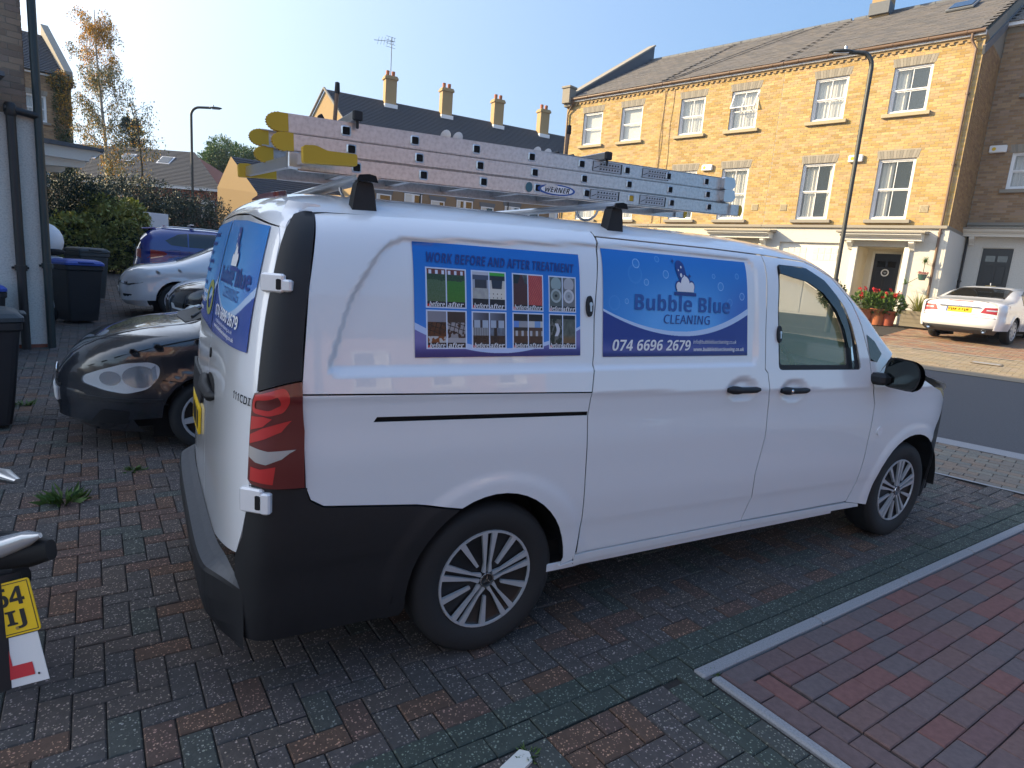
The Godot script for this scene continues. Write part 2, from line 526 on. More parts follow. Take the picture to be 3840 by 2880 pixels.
	mat("lamp_inner", lin(0.72, 0.74, 0.76), 0.3, 0.5)
	mat("lamp_amber", lin(0.5, 0.42, 0.2), 0.2)
	grain(mat("aluminium", lin(0.62, 0.62, 0.63), 0.36, 0.9), soft, 7.0)
	mat("alu_plain", lin(0.55, 0.56, 0.58), 0.3, 0.9)
	mat("yellow_rubber", lin(0.52, 0.33, 0.02), 0.6)
	mat("plate_yellow", lin(0.78, 0.50, 0.01), 0.4)
	mat("plate_white", lin(0.7, 0.7, 0.7), 0.4)
	mat("ink_black", lin(0.01, 0.01, 0.012), 0.5)
	mat("ink_blue", lin(0.015, 0.085, 0.33), 0.4)
	mat("ink_navy", lin(0.012, 0.04, 0.22), 0.4)
	mat("ink_white", lin(0.75, 0.75, 0.78), 0.4)
	mat("ink_red", lin(0.55, 0.03, 0.04), 0.5)
	mat("ink_grey", lin(0.25, 0.26, 0.28), 0.5)
	grain(mat("bin_black", lin(0.014, 0.016, 0.02), 0.6), soft, 4.0)
	grain(mat("bin_grey", lin(0.035, 0.05, 0.06), 0.6), soft, 4.0)
	grain(mat("bin_blue", lin(0.02, 0.07, 0.38), 0.45), soft, 4.0)
	mat("bag_white", lin(0.7, 0.72, 0.76), 0.4)
	mat("board_white", lin(0.72, 0.73, 0.76), 0.5)
	mat("lamp_steel", lin(0.06, 0.065, 0.065), 0.5, 0.4)
	mat("seat_dark", lin(0.02, 0.02, 0.022), 0.85)

# ------------------------------------------------------------------ ground, road, paving
func sheet(g: G, o: Vector2, ex: Vector2, ez: Vector2, x0: float, x1: float, z0: float, z1: float, lift: float, step: float) -> void:
	var nx: int = max(1, int(ceil((x1 - x0) / step))); var nz: int = max(1, int(ceil((z1 - z0) / step)))
	var pts := []
	for i in nx + 1:
		var row := []
		for j in nz + 1:
			var q := o + ex * lerpf(x0, x1, float(i) / nx) + ez * lerpf(z0, z1, float(j) / nz)
			row.append(Vector3(q.x, ground_y(q.x, q.y) + lift, q.y))
		pts.append(row)
	for i in nx:
		for j in nz:
			g.quad(pts[i][j], pts[i][j + 1], pts[i + 1][j + 1], pts[i + 1][j])

func paver_mesh(lx: float, lz: float) -> ArrayMesh:
	var g := G.new()
	var hx := lx * 0.5 - 0.0022; var hz := lz * 0.5 - 0.0022; var c := 0.0045; var t := 0.06
	var top := []; var mid := []; var low := []
	for q in [[1, 1], [-1, 1], [-1, -1], [1, -1]]:
		top.append(Vector3(q[0] * (hx - c), 0, q[1] * (hz - c))); mid.append(Vector3(q[0] * hx, -c, q[1] * hz)); low.append(Vector3(q[0] * hx, -t, q[1] * hz))
	g.quad(top[0], top[3], top[2], top[1])
	for k in 4:
		var k2 := (k + 1) % 4
		g.quad(top[k], top[k2], mid[k2], mid[k]); g.quad(mid[k], mid[k2], low[k2], low[k])
	return g.mesh()

# pavers: list of [Vector2 centre, angle, colour, mesh key]; the 300 nearest are single parts, the rest one mass
func lay(root: Node3D, list: Array, meshes: Dictionary, mname: String, called: String, tones: Array) -> void:
	var order := []
	for k in list.size():
		var q: Vector2 = list[k][0]
		order.append([Vector3(q.x, ground_y(q.x, q.y), q.y).distance_squared_to(CAM) + (0.0 if seen(q) else 1e4), k])
	order.sort_custom(func(a, b): return a[0] < b[0])
	var variants := []
	for t in tones:
		var m: StandardMaterial3D = M[mname].duplicate()
		m.vertex_color_use_as_albedo = false
		m.albedo_color = lin(t[0], t[1], t[2])
		variants.append(m)
	var rest := {}
	for j in order.size():
		var e: Array = list[order[j][1]]
		var q: Vector2 = e[0]
		var y := ground_y(q.x, q.y) + rng.randf_range(-0.003, 0.0015)
		var gx := (ground_y(q.x + 0.1, q.y) - ground_y(q.x - 0.1, q.y)) / 0.2 + rng.randf_range(-0.012, 0.012)
		var gz := (ground_y(q.x, q.y + 0.1) - ground_y(q.x, q.y - 0.1)) / 0.2 + rng.randf_range(-0.012, 0.012)
		var up := Vector3(-gx, 1, -gz).normalized()
		var x := Vector3(cos(e[1]), 0, sin(e[1])); x = (x - up * x.dot(up)).normalized()
		var xf := Transform3D(Basis(x, up, x.cross(up)), Vector3(q.x, y, q.y))
		if j < 300:
			put(called, meshes[e[3]], variants[e[2]], root, xf)
		else:
			if not rest.has(e[3]): rest[e[3]] = []
			rest[e[3]].append([xf, tones[e[2]]])
	var first := true
	for key in rest:
		var mm := MultiMesh.new()
		mm.transform_format = MultiMesh.TRANSFORM_3D
		mm.use_colors = true
		mm.mesh = meshes[key]
		mm.instance_count = rest[key].size()
		for j in rest[key].size():
			mm.set_instance_transform(j, rest[key][j][0])
			var t: Array = rest[key][j][1]
			var b := rng.randf_range(0.85, 1.15)
			mm.set_instance_color(j, Color(t[0] * b, t[1] * b, t[2] * b))
		var o := MultiMeshInstance3D.new()
		o.multimesh = mm; o.material_override = M[mname]; o.name = called + "_field"
		o.set_meta("kind", "stuff")
		root.add_child(o, true)

func seen(q: Vector2) -> bool:                      # roughly: does this ground point lie in the picture and not under the van
	var d := Vector3(q.x, ground_y(q.x, q.y), q.y) - CAM
	var z := d.dot(Vector3(0.51171244, -0.18271821, -0.83950249))
	if z < 0.3: return false
	var x := 2317.7 * d.dot(Vector3(0.85864315, 0.07497932, 0.50706019)) / z; var y := -2317.7 * d.dot(Vector3(0.02970381, 0.98030207, -0.19525759)) / z
	if absf(x) > 2000 or absf(y) > 1500: return false
	return not (q.x > -0.9 and q.x < 3.6 and q.y > -2.5 and q.y < 0.75)

func build_ground() -> void:
	var ex := Vector2(0.99855, -0.0539); var ez := Vector2(0.0539, 0.99855); var an := -0.0539
	var o := Vector2(0.779, 1.407)          # the corner of the kerb
	var gr := struct("ground")
	var g := G.new()
	sheet(g, Vector2.ZERO, Vector2.RIGHT, Vector2.DOWN, -7, 23, -24, 7, -0.014, 0.5)
	for q in [[-40, 60, -70, -24], [-40, 60, 7, 30], [-40, -7, -24, 7], [23, 60, -24, 7]]:
		sheet(g, Vector2.ZERO, Vector2.RIGHT, Vector2.DOWN, q[0], q[1], q[2], q[3], -0.014, 2.0)
	for q in [[-400, 400, -400, -70], [-400, 400, 30, 400], [-400, -40, -70, 30], [60, 400, -70, 30]]:
		sheet(g, Vector2.ZERO, Vector2.RIGHT, Vector2.DOWN, q[0], q[1], q[2], q[3], -0.012, 25.0)
	part("ground_sheet", g, M.soil, gr)
	# --- speckled herringbone drive, with two green rows along the kerb
	var drive := struct("drive_paving")
	var tones := [[0.37, 0.33, 0.31], [0.44, 0.35, 0.30], [0.54, 0.32, 0.22], [0.32, 0.34, 0.30], [0.41, 0.345, 0.325], [0.48, 0.30, 0.235], [0.24, 0.30, 0.25], [0.26, 0.32, 0.27]]
	var ms := {"l": paver_mesh(0.2, 0.1), "h": paver_mesh(0.1, 0.1)}
	var list := []
	var free := func(i: int, j: int) -> bool:        # may this tenth of a metre square hold herringbone?
		var lx := (i + 0.5) * 0.1; var lz := (j + 0.5) * 0.1
		if lx < -4.9 or lz > 0.9 or (lx > 1.2 and j < -62): return false
		if lz > -0.2 and lz < 0.0: return false
		if lx > -0.2 and lz > -0.05: return false
		var q := o + ex * lx + ez * lz
		return 0.96616511 * q.x - 0.25792436 * q.y < 4.95
	for i in range(-58, 46):
		for j in range(-210, 12):
			var md := posmod(i - j, 4)
			if md != 0 and md != 3: continue
			var vert := md == 3
			var i2 := i if vert else i + 1; var j2 := j + 1 if vert else j
			var fa: bool = free.call(i, j); var fb: bool = free.call(i2, j2)
			if not fa and not fb: continue
			var c := Vector2(i + i2 + 1, j + j2 + 1) * 0.05
			if not fb: c = Vector2(i + 0.5, j + 0.5) * 0.1
			if not fa: c = Vector2(i2 + 0.5, j2 + 0.5) * 0.1
			var q := o + ex * c.x + ez * c.y
			var t: int = [0, 1, 0, 3, 4, 2, 0, 4, 1, 5][rng.randi() % 10]
			if q.y < -4.5 and rng.randf() < 0.6: t = [0, 4, 1][rng.randi() % 3]
			list.append([q, an + (PI / 2 if vert else 0.0), t, "l" if fa and fb else "h"])
	for r in 2:
		for k in range(-28, 26):
			var c := Vector2(k * 0.2 + (0.1 if r else 0.0), -0.155 + r * 0.1)
			var q := o + ex * c.x + ez * c.y
			if 0.96616511 * q.x - 0.25792436 * q.y > 5.0: continue
			list.append([q, an, 6 if rng.randf() < 0.6 else 7, "l"])
	for r in 2:
		for k in 6:
			var c := Vector2(-0.055 - r * 0.1, 0.03 + k * 0.2 + (0.1 if r else 0.0))
			list.append([o + ex * c.x + ez * c.y, an + PI / 2, 6 if rng.randf() < 0.7 else 3, "l"])
	lay(drive, list, ms, "paver", "paver", tones)
	# --- red paving beyond the kerb
	var red := struct("red_paving")
	var rt := [[0.205, 0.135, 0.13], [0.225, 0.125, 0.12], [0.27, 0.125, 0.11], [0.19, 0.145, 0.145], [0.215, 0.15, 0.145], [0.235, 0.14, 0.125]]
	list = []
	for r in 26:
		for k in range(0, 24):
			var x := (0.39 if r > 0 else 0.19) + k * 0.2 + (0.1 if r % 2 else 0.0)
			var c := Vector2(x, 0.117 + r * 0.1)
			if c.x > 4.2: continue
			list.append([o + ex * c.x + ez * c.y, an, [0, 1, 0, 3, 4, 2, 5, 3][rng.randi() % 8], "l"])
	for r in range(1, 26, 2):
		list.append([o + ex * 0.34 + ez * (0.117 + r * 0.1), an, r % 6, "h"])
	for r in 2:
		for k in 13:
			var c := Vector2(0.125 + r * 0.1, 0.27 + k * 0.2 - (0.1 if r == 0 else 0.0))
			list.append([o + ex * c.x + ez * c.y, an + PI / 2, [1, 2, 2, 0, 5][rng.randi() % 5], "l"])
	lay(red, list, ms, "paver_plain", "paver", rt)
	# kerb of concrete edging stones round the red paving
	var kerb := struct("kerb")
	var x0 := -0.02
	while x0 < 4.1:
		var ln := 0.915
		g = G.new()
		var c := o + ex * (x0 + ln * 0.5) + ez * 0.032
		g.cbox(Vector3(c.x, -0.035, c.y), Vector3(ln - 0.006, 0.094, 0.058), 0.008, Basis(Vector3.UP, -an))
		part("edging_stone", g, M.concrete, kerb)
		x0 += ln
	var z0 := 0.07
	while z0 < 2.4:
		var ln := 0.915
		g = G.new()
		var c := o + ex * 0.040 + ez * (z0 + ln * 0.5)
		g.cbox(Vector3(c.x, -0.04, c.y), Vector3(ln - 0.006, 0.09, 0.05), 0.008, Basis(Vector3.UP, -an + PI / 2))
		part("edging_stone", g, M.concrete, kerb)
		z0 += ln
	# --- road, gutter, footway and front drives: u runs out from the van's side of the road to the terrace
	var eu := Vector2(-FN.x, -FN.z); var es := Vector2(-FD.x, -FD.z)
	var road := struct("road")
	g = G.new(); sheet(g, Vector2.ZERO, eu, es, 6.45, 11.45, -45, 45, 0.004, 1.0)
	part("asphalt", g, M.asphalt, road)
	var foot := struct("footway")
	g = G.new(); sheet(g, Vector2.ZERO, eu, es, 11.45, 12.0, -45, 45, 0.012, 1.0)
	part("gutter", g, M.gutter, foot)
	g = G.new(); sheet(g, Vector2.ZERO, eu, es, 4.98, 5.02, -6, 12, 0.002, 1.0); sheet(g, Vector2.ZERO, eu, es, 6.2, 6.45, -45, 45, 0.003, 1.0)
	part("edging", g, M.concrete, foot)
	g = G.new(); sheet(g, Vector2.ZERO, eu, es, 14.42, 14.52, -45, 45, 0.004, 1.0); sheet(g, Vector2.ZERO, eu, es, 16.02, 16.08, -45, 45, 0.002, 1.0)
	part("kerb_line", g, M.grey_stone, foot)
	var ft := [[0.40, 0.33, 0.22], [0.44, 0.35, 0.22], [0.36, 0.30, 0.21], [0.45, 0.36, 0.26], [0.38, 0.29, 0.18]]
	list = []
	for i in 24:
		for k in range(-30, 55):
			var c := eu * (12.06 + 0.1 * i) + es * (k * 0.2 + (0.1 if i % 2 else 0.0))
			list.append([c, atan2(es.y, es.x), rng.randi() % 5, "l"])
	lay(foot, list, ms, "paver_plain", "paver", ft)
	var fd := struct("front_drive_paving")
	var dt := [[0.36, 0.24, 0.15], [0.42, 0.22, 0.13], [0.34, 0.17, 0.11], [0.40, 0.29, 0.18], [0.30, 0.22, 0.16]]
	list = []
	for i in 80:
		for k in range(-8, 34):
			var u := 14.57 + 0.1 * i
			if u > 15.98 and u < 16.12: continue
			if u > 20.1 and k < 14: continue
			var c := eu * u + es * (k * 0.2 + (0.1 if i % 2 else 0.0))
			list.append([c, atan2(es.y, es.x), rng.randi() % 5, "l"])
	lay(fd, list, ms, "paver_plain", "paver", dt)
	# near verge of the road: pavers between drive and road
	var near := struct("verge_paving")
	list = []
	for i in 12:
		for k in range(-25, 40):
			var c := eu * (5.08 + 0.1 * i) + es * (k * 0.2 + (0.1 if i % 2 else 0.0))
			list.append([c, atan2(es.y, es.x), [1, 0, 4, 3][rng.randi() % 4], "l"])
	lay(near, list, ms, "paver_plain", "paver", [[0.27, 0.23, 0.19], [0.32, 0.24, 0.18], [0.3, 0.18, 0.13], [0.25, 0.235, 0.2], [0.3, 0.27, 0.22]])
	# service cover in the far footway
	var sc := thing("service_cover", "small grey rectangular metal cover set in the tan footway pavers", "cover", "", Vector3(13.15, ground_y(13.15, -2.6) + 0.006, -2.6), atan2(-es.y, es.x))
	g = G.new(); g.cbox(Vector3.ZERO, Vector3(0.5, 0.012, 0.34), 0.004)
	part("frame", g, M.gutter, sc)
	g = G.new(); g.cbox(Vector3(0, 0.006, 0), Vector3(0.44, 0.010, 0.28), 0.003)
	part("plate", g, M.concrete, sc)

# ------------------------------------------------------------------ the van
const VAN_TOP := [-1.0, 1.76, -0.69, 1.797, -0.32, 1.82, 0.1, 1.838, 0.57, 1.852, 1.1, 1.862, 1.5, 1.866, 1.8, 1.857, 2.05, 1.833, 2.25, 1.775, 2.4, 1.685, 2.55, 1.58, 2.7, 1.45, 2.85, 1.33, 3.0, 1.25, 3.15, 1.21, 3.5, 1.1, 3.8, 0.97, 4.1, 0.8]
const VAN_LOW := [-0.95, 0.90, -0.78, 0.934, -0.62, 0.9495, -0.58, 0.9555, -0.45, 0.9625, -0.25, 0.9625, -0.09, 0.9535, -0.03, 0.9525, 0.0, 0.957]
const VAN_REAR := [0.2, -0.99, 0.477, -0.994, 0.725, -0.988, 1.0, -0.975, 1.362, -0.939, 1.604, -0.894, 1.762, -0.851, 1.838, -0.822, 1.873, -0.80, 1.9, -0.75]
var van_recess := PackedVector2Array()
var van_handles := [Vector2(1.407, 1.112), Vector2(1.83, 1.093)]

func van_w(X: float, Y: float) -> float:            # half width, before the rear corner
	var b := 1.145 - 0.024 * X
	var v := Y - b
	var w := 0.0
	if v <= 0.0: w = curve(VAN_LOW, v)
	else:
		var u := minf(v / (curve(VAN_TOP, X) - b), 0.999)
		w = (0.957 - 0.165 * v) * pow(1.0 - pow(u, 9.0), 1.0 / 9.0)
	if X > 3.32: w = 0.24 + (w - 0.24) * sqrt(maxf(0.0, 1.0 - pow((X - 3.32) / 0.80, 2.0)))
	return w

func van_side(X: float, Y: float) -> Vector3:
	var w := van_w(X, Y)
	var x := X - curve(VAN_REAR, Y)
	if x < 0.25: w *= pow(maxf(1.0 - pow(1.0 - maxf(x, 0.0) / 0.25, 5.0), 0.0), 0.2)
	if Y > 1.15 and Y < 1.85 and X > -0.8 and X < 1.7:
		w -= 0.016 * smoothstep(0.0, 0.024, poly_dist(Vector2(X, Y), van_recess))
	for h in van_handles:
		if absf(X - h.x) < 0.2 and absf(Y - h.y) < 0.12:
			var q := Vector2((X - h.x) / 0.135, (Y - h.y) / 0.068).length()
			w -= 0.014 * (1.0 - smoothstep(0.45, 1.0, q))
	for cx in [0.0, 3.2]:
		var d := Vector2(X - cx, Y - 0.335).length()
		if d < 0.52: w += 0.008 * (1.0 - smoothstep(0.435, 0.50, d))
	return Vector3(X, Y, w)

func van_left(X: float, Y: float) -> Vector3:
	var w := van_w(X, Y)
	var x := X - curve(VAN_REAR, Y)
	if x < 0.25: w *= pow(maxf(1.0 - pow(1.0 - maxf(x, 0.0) / 0.25, 5.0), 0.0), 0.2)
	return Vector3(X, Y, -w)

func van_rear_w(Y: float, r: float) -> float:
	var ws := van_w(-0.70, minf(Y, 1.765))
	var v := Y - 1.16
	var wc := ws if v < 0.2 else (0.957 - 0.165 * v) * pow(1.0 - pow(minf(v / 0.745, 0.999), 9.0), 1.0 / 9.0)
	return lerpf(wc, ws, smoothstep(0.72, 0.97, r))

func van_back(r: float, Y: float) -> Vector3:       # r: -0.97..0.97 across the back
	var a := absf(r)
	return Vector3(curve(VAN_REAR, Y) + 0.25 * (1.0 - pow(maxf(1.0 - pow(a, 5.0), 0.0), 0.2)), Y, r * van_rear_w(Y, a))

func van_hind(r: float, t: float) -> Vector3:       # from the top of the rear doors over onto the roof
	var y := 1.769 - 0.060 * pow(absf(r) / 0.93, 2.2)
	var p0 := van_back(r, y)
	var b := 1.145 + 0.024 * 0.5
	var p3 := van_roof(-0.5, r / 0.957 * van_w(-0.5, b + 0.95 * (curve(VAN_TOP, -0.5) - b)))
	var p1 := p0 + (van_back(r, y) - van_back(r, y - 0.03)).normalized() * 0.085
	var p2 := p3 - Vector3(1, 0.055, 0) * 0.17
	var q := 1.0 - t
	return p0 * q * q * q + p1 * 3.0 * q * q * t + p2 * 3.0 * q * t * t + p3 * t * t * t

func van_corner(t: float, Y: float) -> Vector3:     # t: degrees/100 round the rear corner
	var th := deg_to_rad(clampf(t * 100.0, 0.0, 89.99))
	var r := pow(sin(th), 0.4)
	return Vector3(curve(VAN_REAR, Y) + 0.25 * (1.0 - pow(cos(th), 0.4)), Y, r * van_rear_w(Y, r))

func van_corner_left(t: float, Y: float) -> Vector3:
	var p := van_corner(t, Y)
	return Vector3(p.x, p.y, -p.z)

func van_roof(X: float, Z: float) -> Vector3:
	var b := 1.145 - 0.024 * X
	var top := curve(VAN_TOP, X); var u := 0.95
	var taper := 1.0 if X < 3.32 else sqrt(maxf(0.0, 1.0 - pow((X - 3.32) / 0.80, 2.0)))
	var z := absf(Z)
	if X > 3.32: z = 0.24 + (z - 0.24) / maxf(taper, 0.05) if z > 0.24 else z
	for k in 4:
		var A := 0.957 - 0.165 * u * (top - b)
		u = pow(maxf(1.0 - pow(minf(z / A, 1.0), 9.0), 0.0), 1.0 / 9.0)
	var y := b + u * (top - b)
	var crown := lerpf(0.078, 0.05, smoothstep(-0.7, 0.6, X)) * (1.0 - 0.7 * smoothstep(2.2, 3.0, X))
	y += crown * maxf(0.0, 1.0 - pow(z / 0.75, 2.0))
	if X < 2.0 and X > -0.5:                        # pressed ribs along the roof
		for c in [0.2, 0.5]:
			y -= 0.006 * (1.0 - smoothstep(0.012, 0.03, absf(z - c))) * smoothstep(-0.5, -0.3, X)
	return Vector3(X, y, Z)

func text_on(f: Callable, s: String, x0: float, y0: float, x1: float, y1: float, m: Material, parent: Node3D, off: float, shear := 0.0, bold := true, serif := false, flip := false, called := "lettering") -> MeshInstance3D:
	var t := TextMesh.new()
	var fo := SystemFont.new()
	fo.font_names = PackedStringArray(["Droid Serif" if serif else "Droid Sans"])
	fo.font_weight = 700 if bold else 400
	t.font = fo; t.text = s; t.font_size = 64; t.pixel_size = 0.01; t.depth = 0.0
	var a: Array = t.get_mesh_arrays()
	var vs: PackedVector3Array = a[Mesh.ARRAY_VERTEX]
	var ix: PackedInt32Array = a[Mesh.ARRAY_INDEX]
	var mn := Vector2(1e9, 1e9); var mx := -mn
	for v in vs: mn = mn.min(Vector2(v.x, v.y)); mx = mx.max(Vector2(v.x, v.y))
	var g := G.new()
	for v in vs:
		var q := Vector2((v.x - mn.x) / (mx.x - mn.x), (v.y - mn.y) / (mx.y - mn.y))
		var X := lerpf(x0, x1, q.x) + shear * (q.y - 0.5) * absf(y1 - y0); var Y := lerpf(y0, y1, q.y)
		var p: Vector3 = f.call(X, Y)
		var e := 0.004
		var nn: Vector3 = (f.call(X + e, Y) - f.call(X - e, Y)).cross(f.call(X, Y + e) - f.call(X, Y - e)).normalized()
		if flip: nn = -nn
		g.vert(p + nn * off, nn)
	for k in range(0, ix.size(), 3):
		g.i.append(ix[k]); g.i.append(ix[k + 1]); g.i.append(ix[k + 2])
	return part(called, g, m, parent)

func disc(o: Vector2, r: float, u: Vector2) -> float: return r - o.distance_to(u)

func print_tex(w: int, h: int, f: Callable) -> StandardMaterial3D:
	var im := Image.create(w, h, false, Image.FORMAT_RGB8)
	for y in h:
		for x in w:
			im.set_pixel(x, y, f.call((x + 0.5) / w, (y + 0.5) / h))
	var m := StandardMaterial3D.new()
	m.albedo_texture = ImageTexture.create_from_image(im)
	m.roughness = 0.25
	return m

var bubbles := []
func sky_print(u: float, v: float, asp: float, swoosh: float) -> Color:
	var deep := Color(0.10, 0.43, 0.76); var lightc := Color(0.36, 0.65, 0.91)
	var c := deep.lerp(lightc, clampf(1.25 * exp(-pow((u - 0.5) / 0.42, 2.0)) * smoothstep(-0.1, 0.75, v) , 0.0, 1.0))
	c = c.lerp(Color(0.22, 0.34, 0.68), 0.7 * smoothstep(0.72, 1.0, u) * smoothstep(0.1, 0.6, v))
	for b in bubbles:
		var d: float = Vector2(u * asp, v).distance_to(Vector2(b[0] * asp, b[1])) / b[2]
		if d < 1.0: c = c.lerp(Color(0.75, 0.86, 0.98), b[3] * (0.12 + 0.75 * smoothstep(0.72, 0.95, d)))
	var e := 4.0 * (u - 0.5) * (u - 0.5)
	var line := swoosh - (0.20 * e if u < 0.5 else 0.26 * e)
	if v > line:
		if v < line + 0.022 + 0.045 * u: return Color(0.72, 0.80, 0.92)
		var q := Color(0.07, 0.17, 0.52).lerp(Color(0.40, 0.38, 0.62), smoothstep(0.80, 0.95, v) * (1.0 - 0.55 * absf(u - 0.35) * 2.0) * (1.0 - smoothstep(0.93, 1.0, v)))
		return q.lerp(Color(0.10, 0.10, 0.36), smoothstep(0.94, 1.0, v) * 0.8)
	return c

var photo_noise := FastNoiseLite.new()
func photo(k: int, after: bool, x: float, y: float) -> Color:   # small before and after snapshots, x y in 0..1
	var n := photo_noise.get_noise_2d(x * 60 + k * 37, y * 60 + (9 if after else 0)) * 0.5 + 0.5
	var n2 := photo_noise.get_noise_2d(x * 260 + k * 17, y * 260) * 0.5 + 0.5
	match k:
		0:   # lawn with hedge and brick house
			if y < 0.16: return Color(0.42, 0.20, 0.17) if not (absf(fposmod(x * 3.0, 1.0) - 0.5) < 0.2 and y > 0.04) else Color(0.8, 0.82, 0.88)
			if y < 0.3 + n * 0.1: return Color(0.10, 0.17, 0.09).lerp(Color(0.25, 0.36, 0.22), n2)
			return (Color(0.22, 0.34, 0.17) if not after else Color(0.26, 0.50, 0.14)).lerp(Color(0.38, 0.44, 0.36) if not after else Color(0.2, 0.4, 0.12), n2)
		1:   # oven
			if y < 0.1: return Color(0.70, 0.71, 0.76) if not after else Color(0.25, 0.62, 0.2)
			if y < 0.25: return Color(0.28, 0.30, 0.38) if not after else Color(0.15, 0.15, 0.17)
			if y < 0.52: return (Color(0.20, 0.2, 0.24) if absf(x - 0.5) < 0.36 else Color(0.6, 0.62, 0.68)) if not after else (Color(0.16, 0.19, 0.24) if absf(x - 0.5) < 0.3 + 0.2 * (0.5 - y) else Color(0.78, 0.76, 0.72))
			if y < 0.86: return Color(0.72, 0.72, 0.68).lerp(Color(0.55, 0.55, 0.56), n) if not after else (Color(0.12, 0.12, 0.14) if fposmod(x * 4.0, 1.0) < 0.2 and absf(fposmod(y * 8.0, 1.0) - 0.5) < 0.15 and y > 0.66 else Color(0.82, 0.8, 0.76))
			return Color(0.1, 0.1, 0.12)
		2:   # brick path
			if not after:
				if y < 0.3 and absf(x - 0.55) > 0.2 * (y + 0.1) * 3.0: return Color(0.12, 0.13, 0.12).lerp(Color(0.5, 0.5, 0.52), float(x > 0.55) * n)
				return Color(0.34, 0.16, 0.14).lerp(Color(0.24, 0.13, 0.12), n2)
			var bx := fposmod((x + y) * 7.0, 1.0); var by := fposmod((x - y) * 9.0, 1.0)
			return Color(0.42, 0.14, 0.14) if bx < 0.14 or by < 0.14 else Color(0.72, 0.27, 0.25).lerp(Color(0.8, 0.36, 0.32), n)
		3:   # toilet
			var c := Color(0.33, 0.36, 0.35) if not after else Color(0.42, 0.42, 0.43)
			if Vector2((x - 0.5) / 0.40, (y - 0.24) / 0.24).length() < 1.0 and y < 0.40: c = Color(0.55, 0.62, 0.62) if not after else Color(0.66, 0.66, 0.68)
			var q := Vector2((x - 0.5) / 0.42, (y - 0.64) / 0.24).length()
			if q < 1.0: c = Color(0.62, 0.66, 0.66) if not after else Color(0.76, 0.76, 0.78)
			if q < 0.68: c = Color(0.42, 0.45, 0.42) if not after else Color(0.60, 0.62, 0.64)
			if q < 0.22: c = Color(0.08, 0.08, 0.08) if not after else Color(0.45, 0.47, 0.5)
			return c
		4:   # hob
			if y < 0.34: return Color(0.50, 0.50, 0.54) if not after else Color(0.22, 0.18, 0.16)
			var gx := absf(fposmod((x + y * 0.4) * 4.0, 1.0) - 0.5); var gy := absf(fposmod((y * 1.5 - x * 0.3) * 4.0, 1.0) - 0.5)
			if y < 0.72 and (gx < 0.07 or gy < 0.07): return Color(0.05, 0.05, 0.06)
			if not after: return Color(0.40, 0.22, 0.10).lerp(Color(0.16, 0.09, 0.06), n) if y < 0.8 else Color(0.45, 0.24, 0.10).lerp(Color(0.7, 0.7, 0.7), float(n > 0.6))
			return Color(0.55, 0.54, 0.55).lerp(Color(0.2, 0.11, 0.09), float(n > 0.62)) if y < 0.85 else Color(0.62, 0.62, 0.64)
		5:   # curtains and window
			if y < 0.25: return Color(0.42, 0.45, 0.52).lerp(Color(0.22, 0.23, 0.28), x)
			if y < 0.5: return Color(0.62, 0.68, 0.75) if absf(fposmod(x * 2.0, 1.0) - 0.5) < 0.36 else Color(0.2, 0.2, 0.24)
			if after and absf(x - 0.38) < 0.09 and y > 0.3: return Color(0.06, 0.06, 0.09)
			if y < 0.76: return Color(0.60, 0.62, 0.64).lerp(Color(0.42, 0.44, 0.47), absf(sin(x * 22.0))) if not after else Color(0.48, 0.55, 0.62).lerp(Color(0.25, 0.28, 0.33), n)
			return Color(0.22, 0.13, 0.10).lerp(Color(0.1, 0.08, 0.09), n)
		6:   # gutter and house front
			if y < 0.24: return Color(0.03, 0.03, 0.04)
			if y < 0.46: return (Color(0.35, 0.52, 0.80) if x < 0.35 else Color(0.55, 0.57, 0.6)) if not after else (Color(0.42, 0.58, 0.78) if absf(x - 0.65) < 0.2 else Color(0.74, 0.74, 0.74))
			if y < 0.58: return Color(0.16, 0.13, 0.12) if not after else Color(0.30, 0.20, 0.16)
			if y < 0.76: return Color(0.36, 0.28, 0.23) if absf(fposmod(x * 2.5, 1.0) - 0.5) > 0.2 else Color(0.66, 0.67, 0.7)
			return Color(0.30, 0.18, 0.11).lerp(Color(0.2, 0.12, 0.08), n)
		_:   # cloth and rusty metal
			if y < 0.14: return Color(0.03, 0.03, 0.03)
			if not after:
				if absf(x - 0.55 + 0.1 * sin(y * 9.0)) < 0.13 and y > 0.3 and y < 0.75: return Color(0.78, 0.78, 0.80)
				return Color(0.10, 0.14, 0.07).lerp(Color(0.36, 0.36, 0.34), float(n > 0.55))
			return Color(0.42, 0.43, 0.40).lerp(Color(0.22, 0.24, 0.2), n).lerp(Color(0.44, 0.30, 0.14), smoothstep(0.65, 0.9, y) * 0.8)

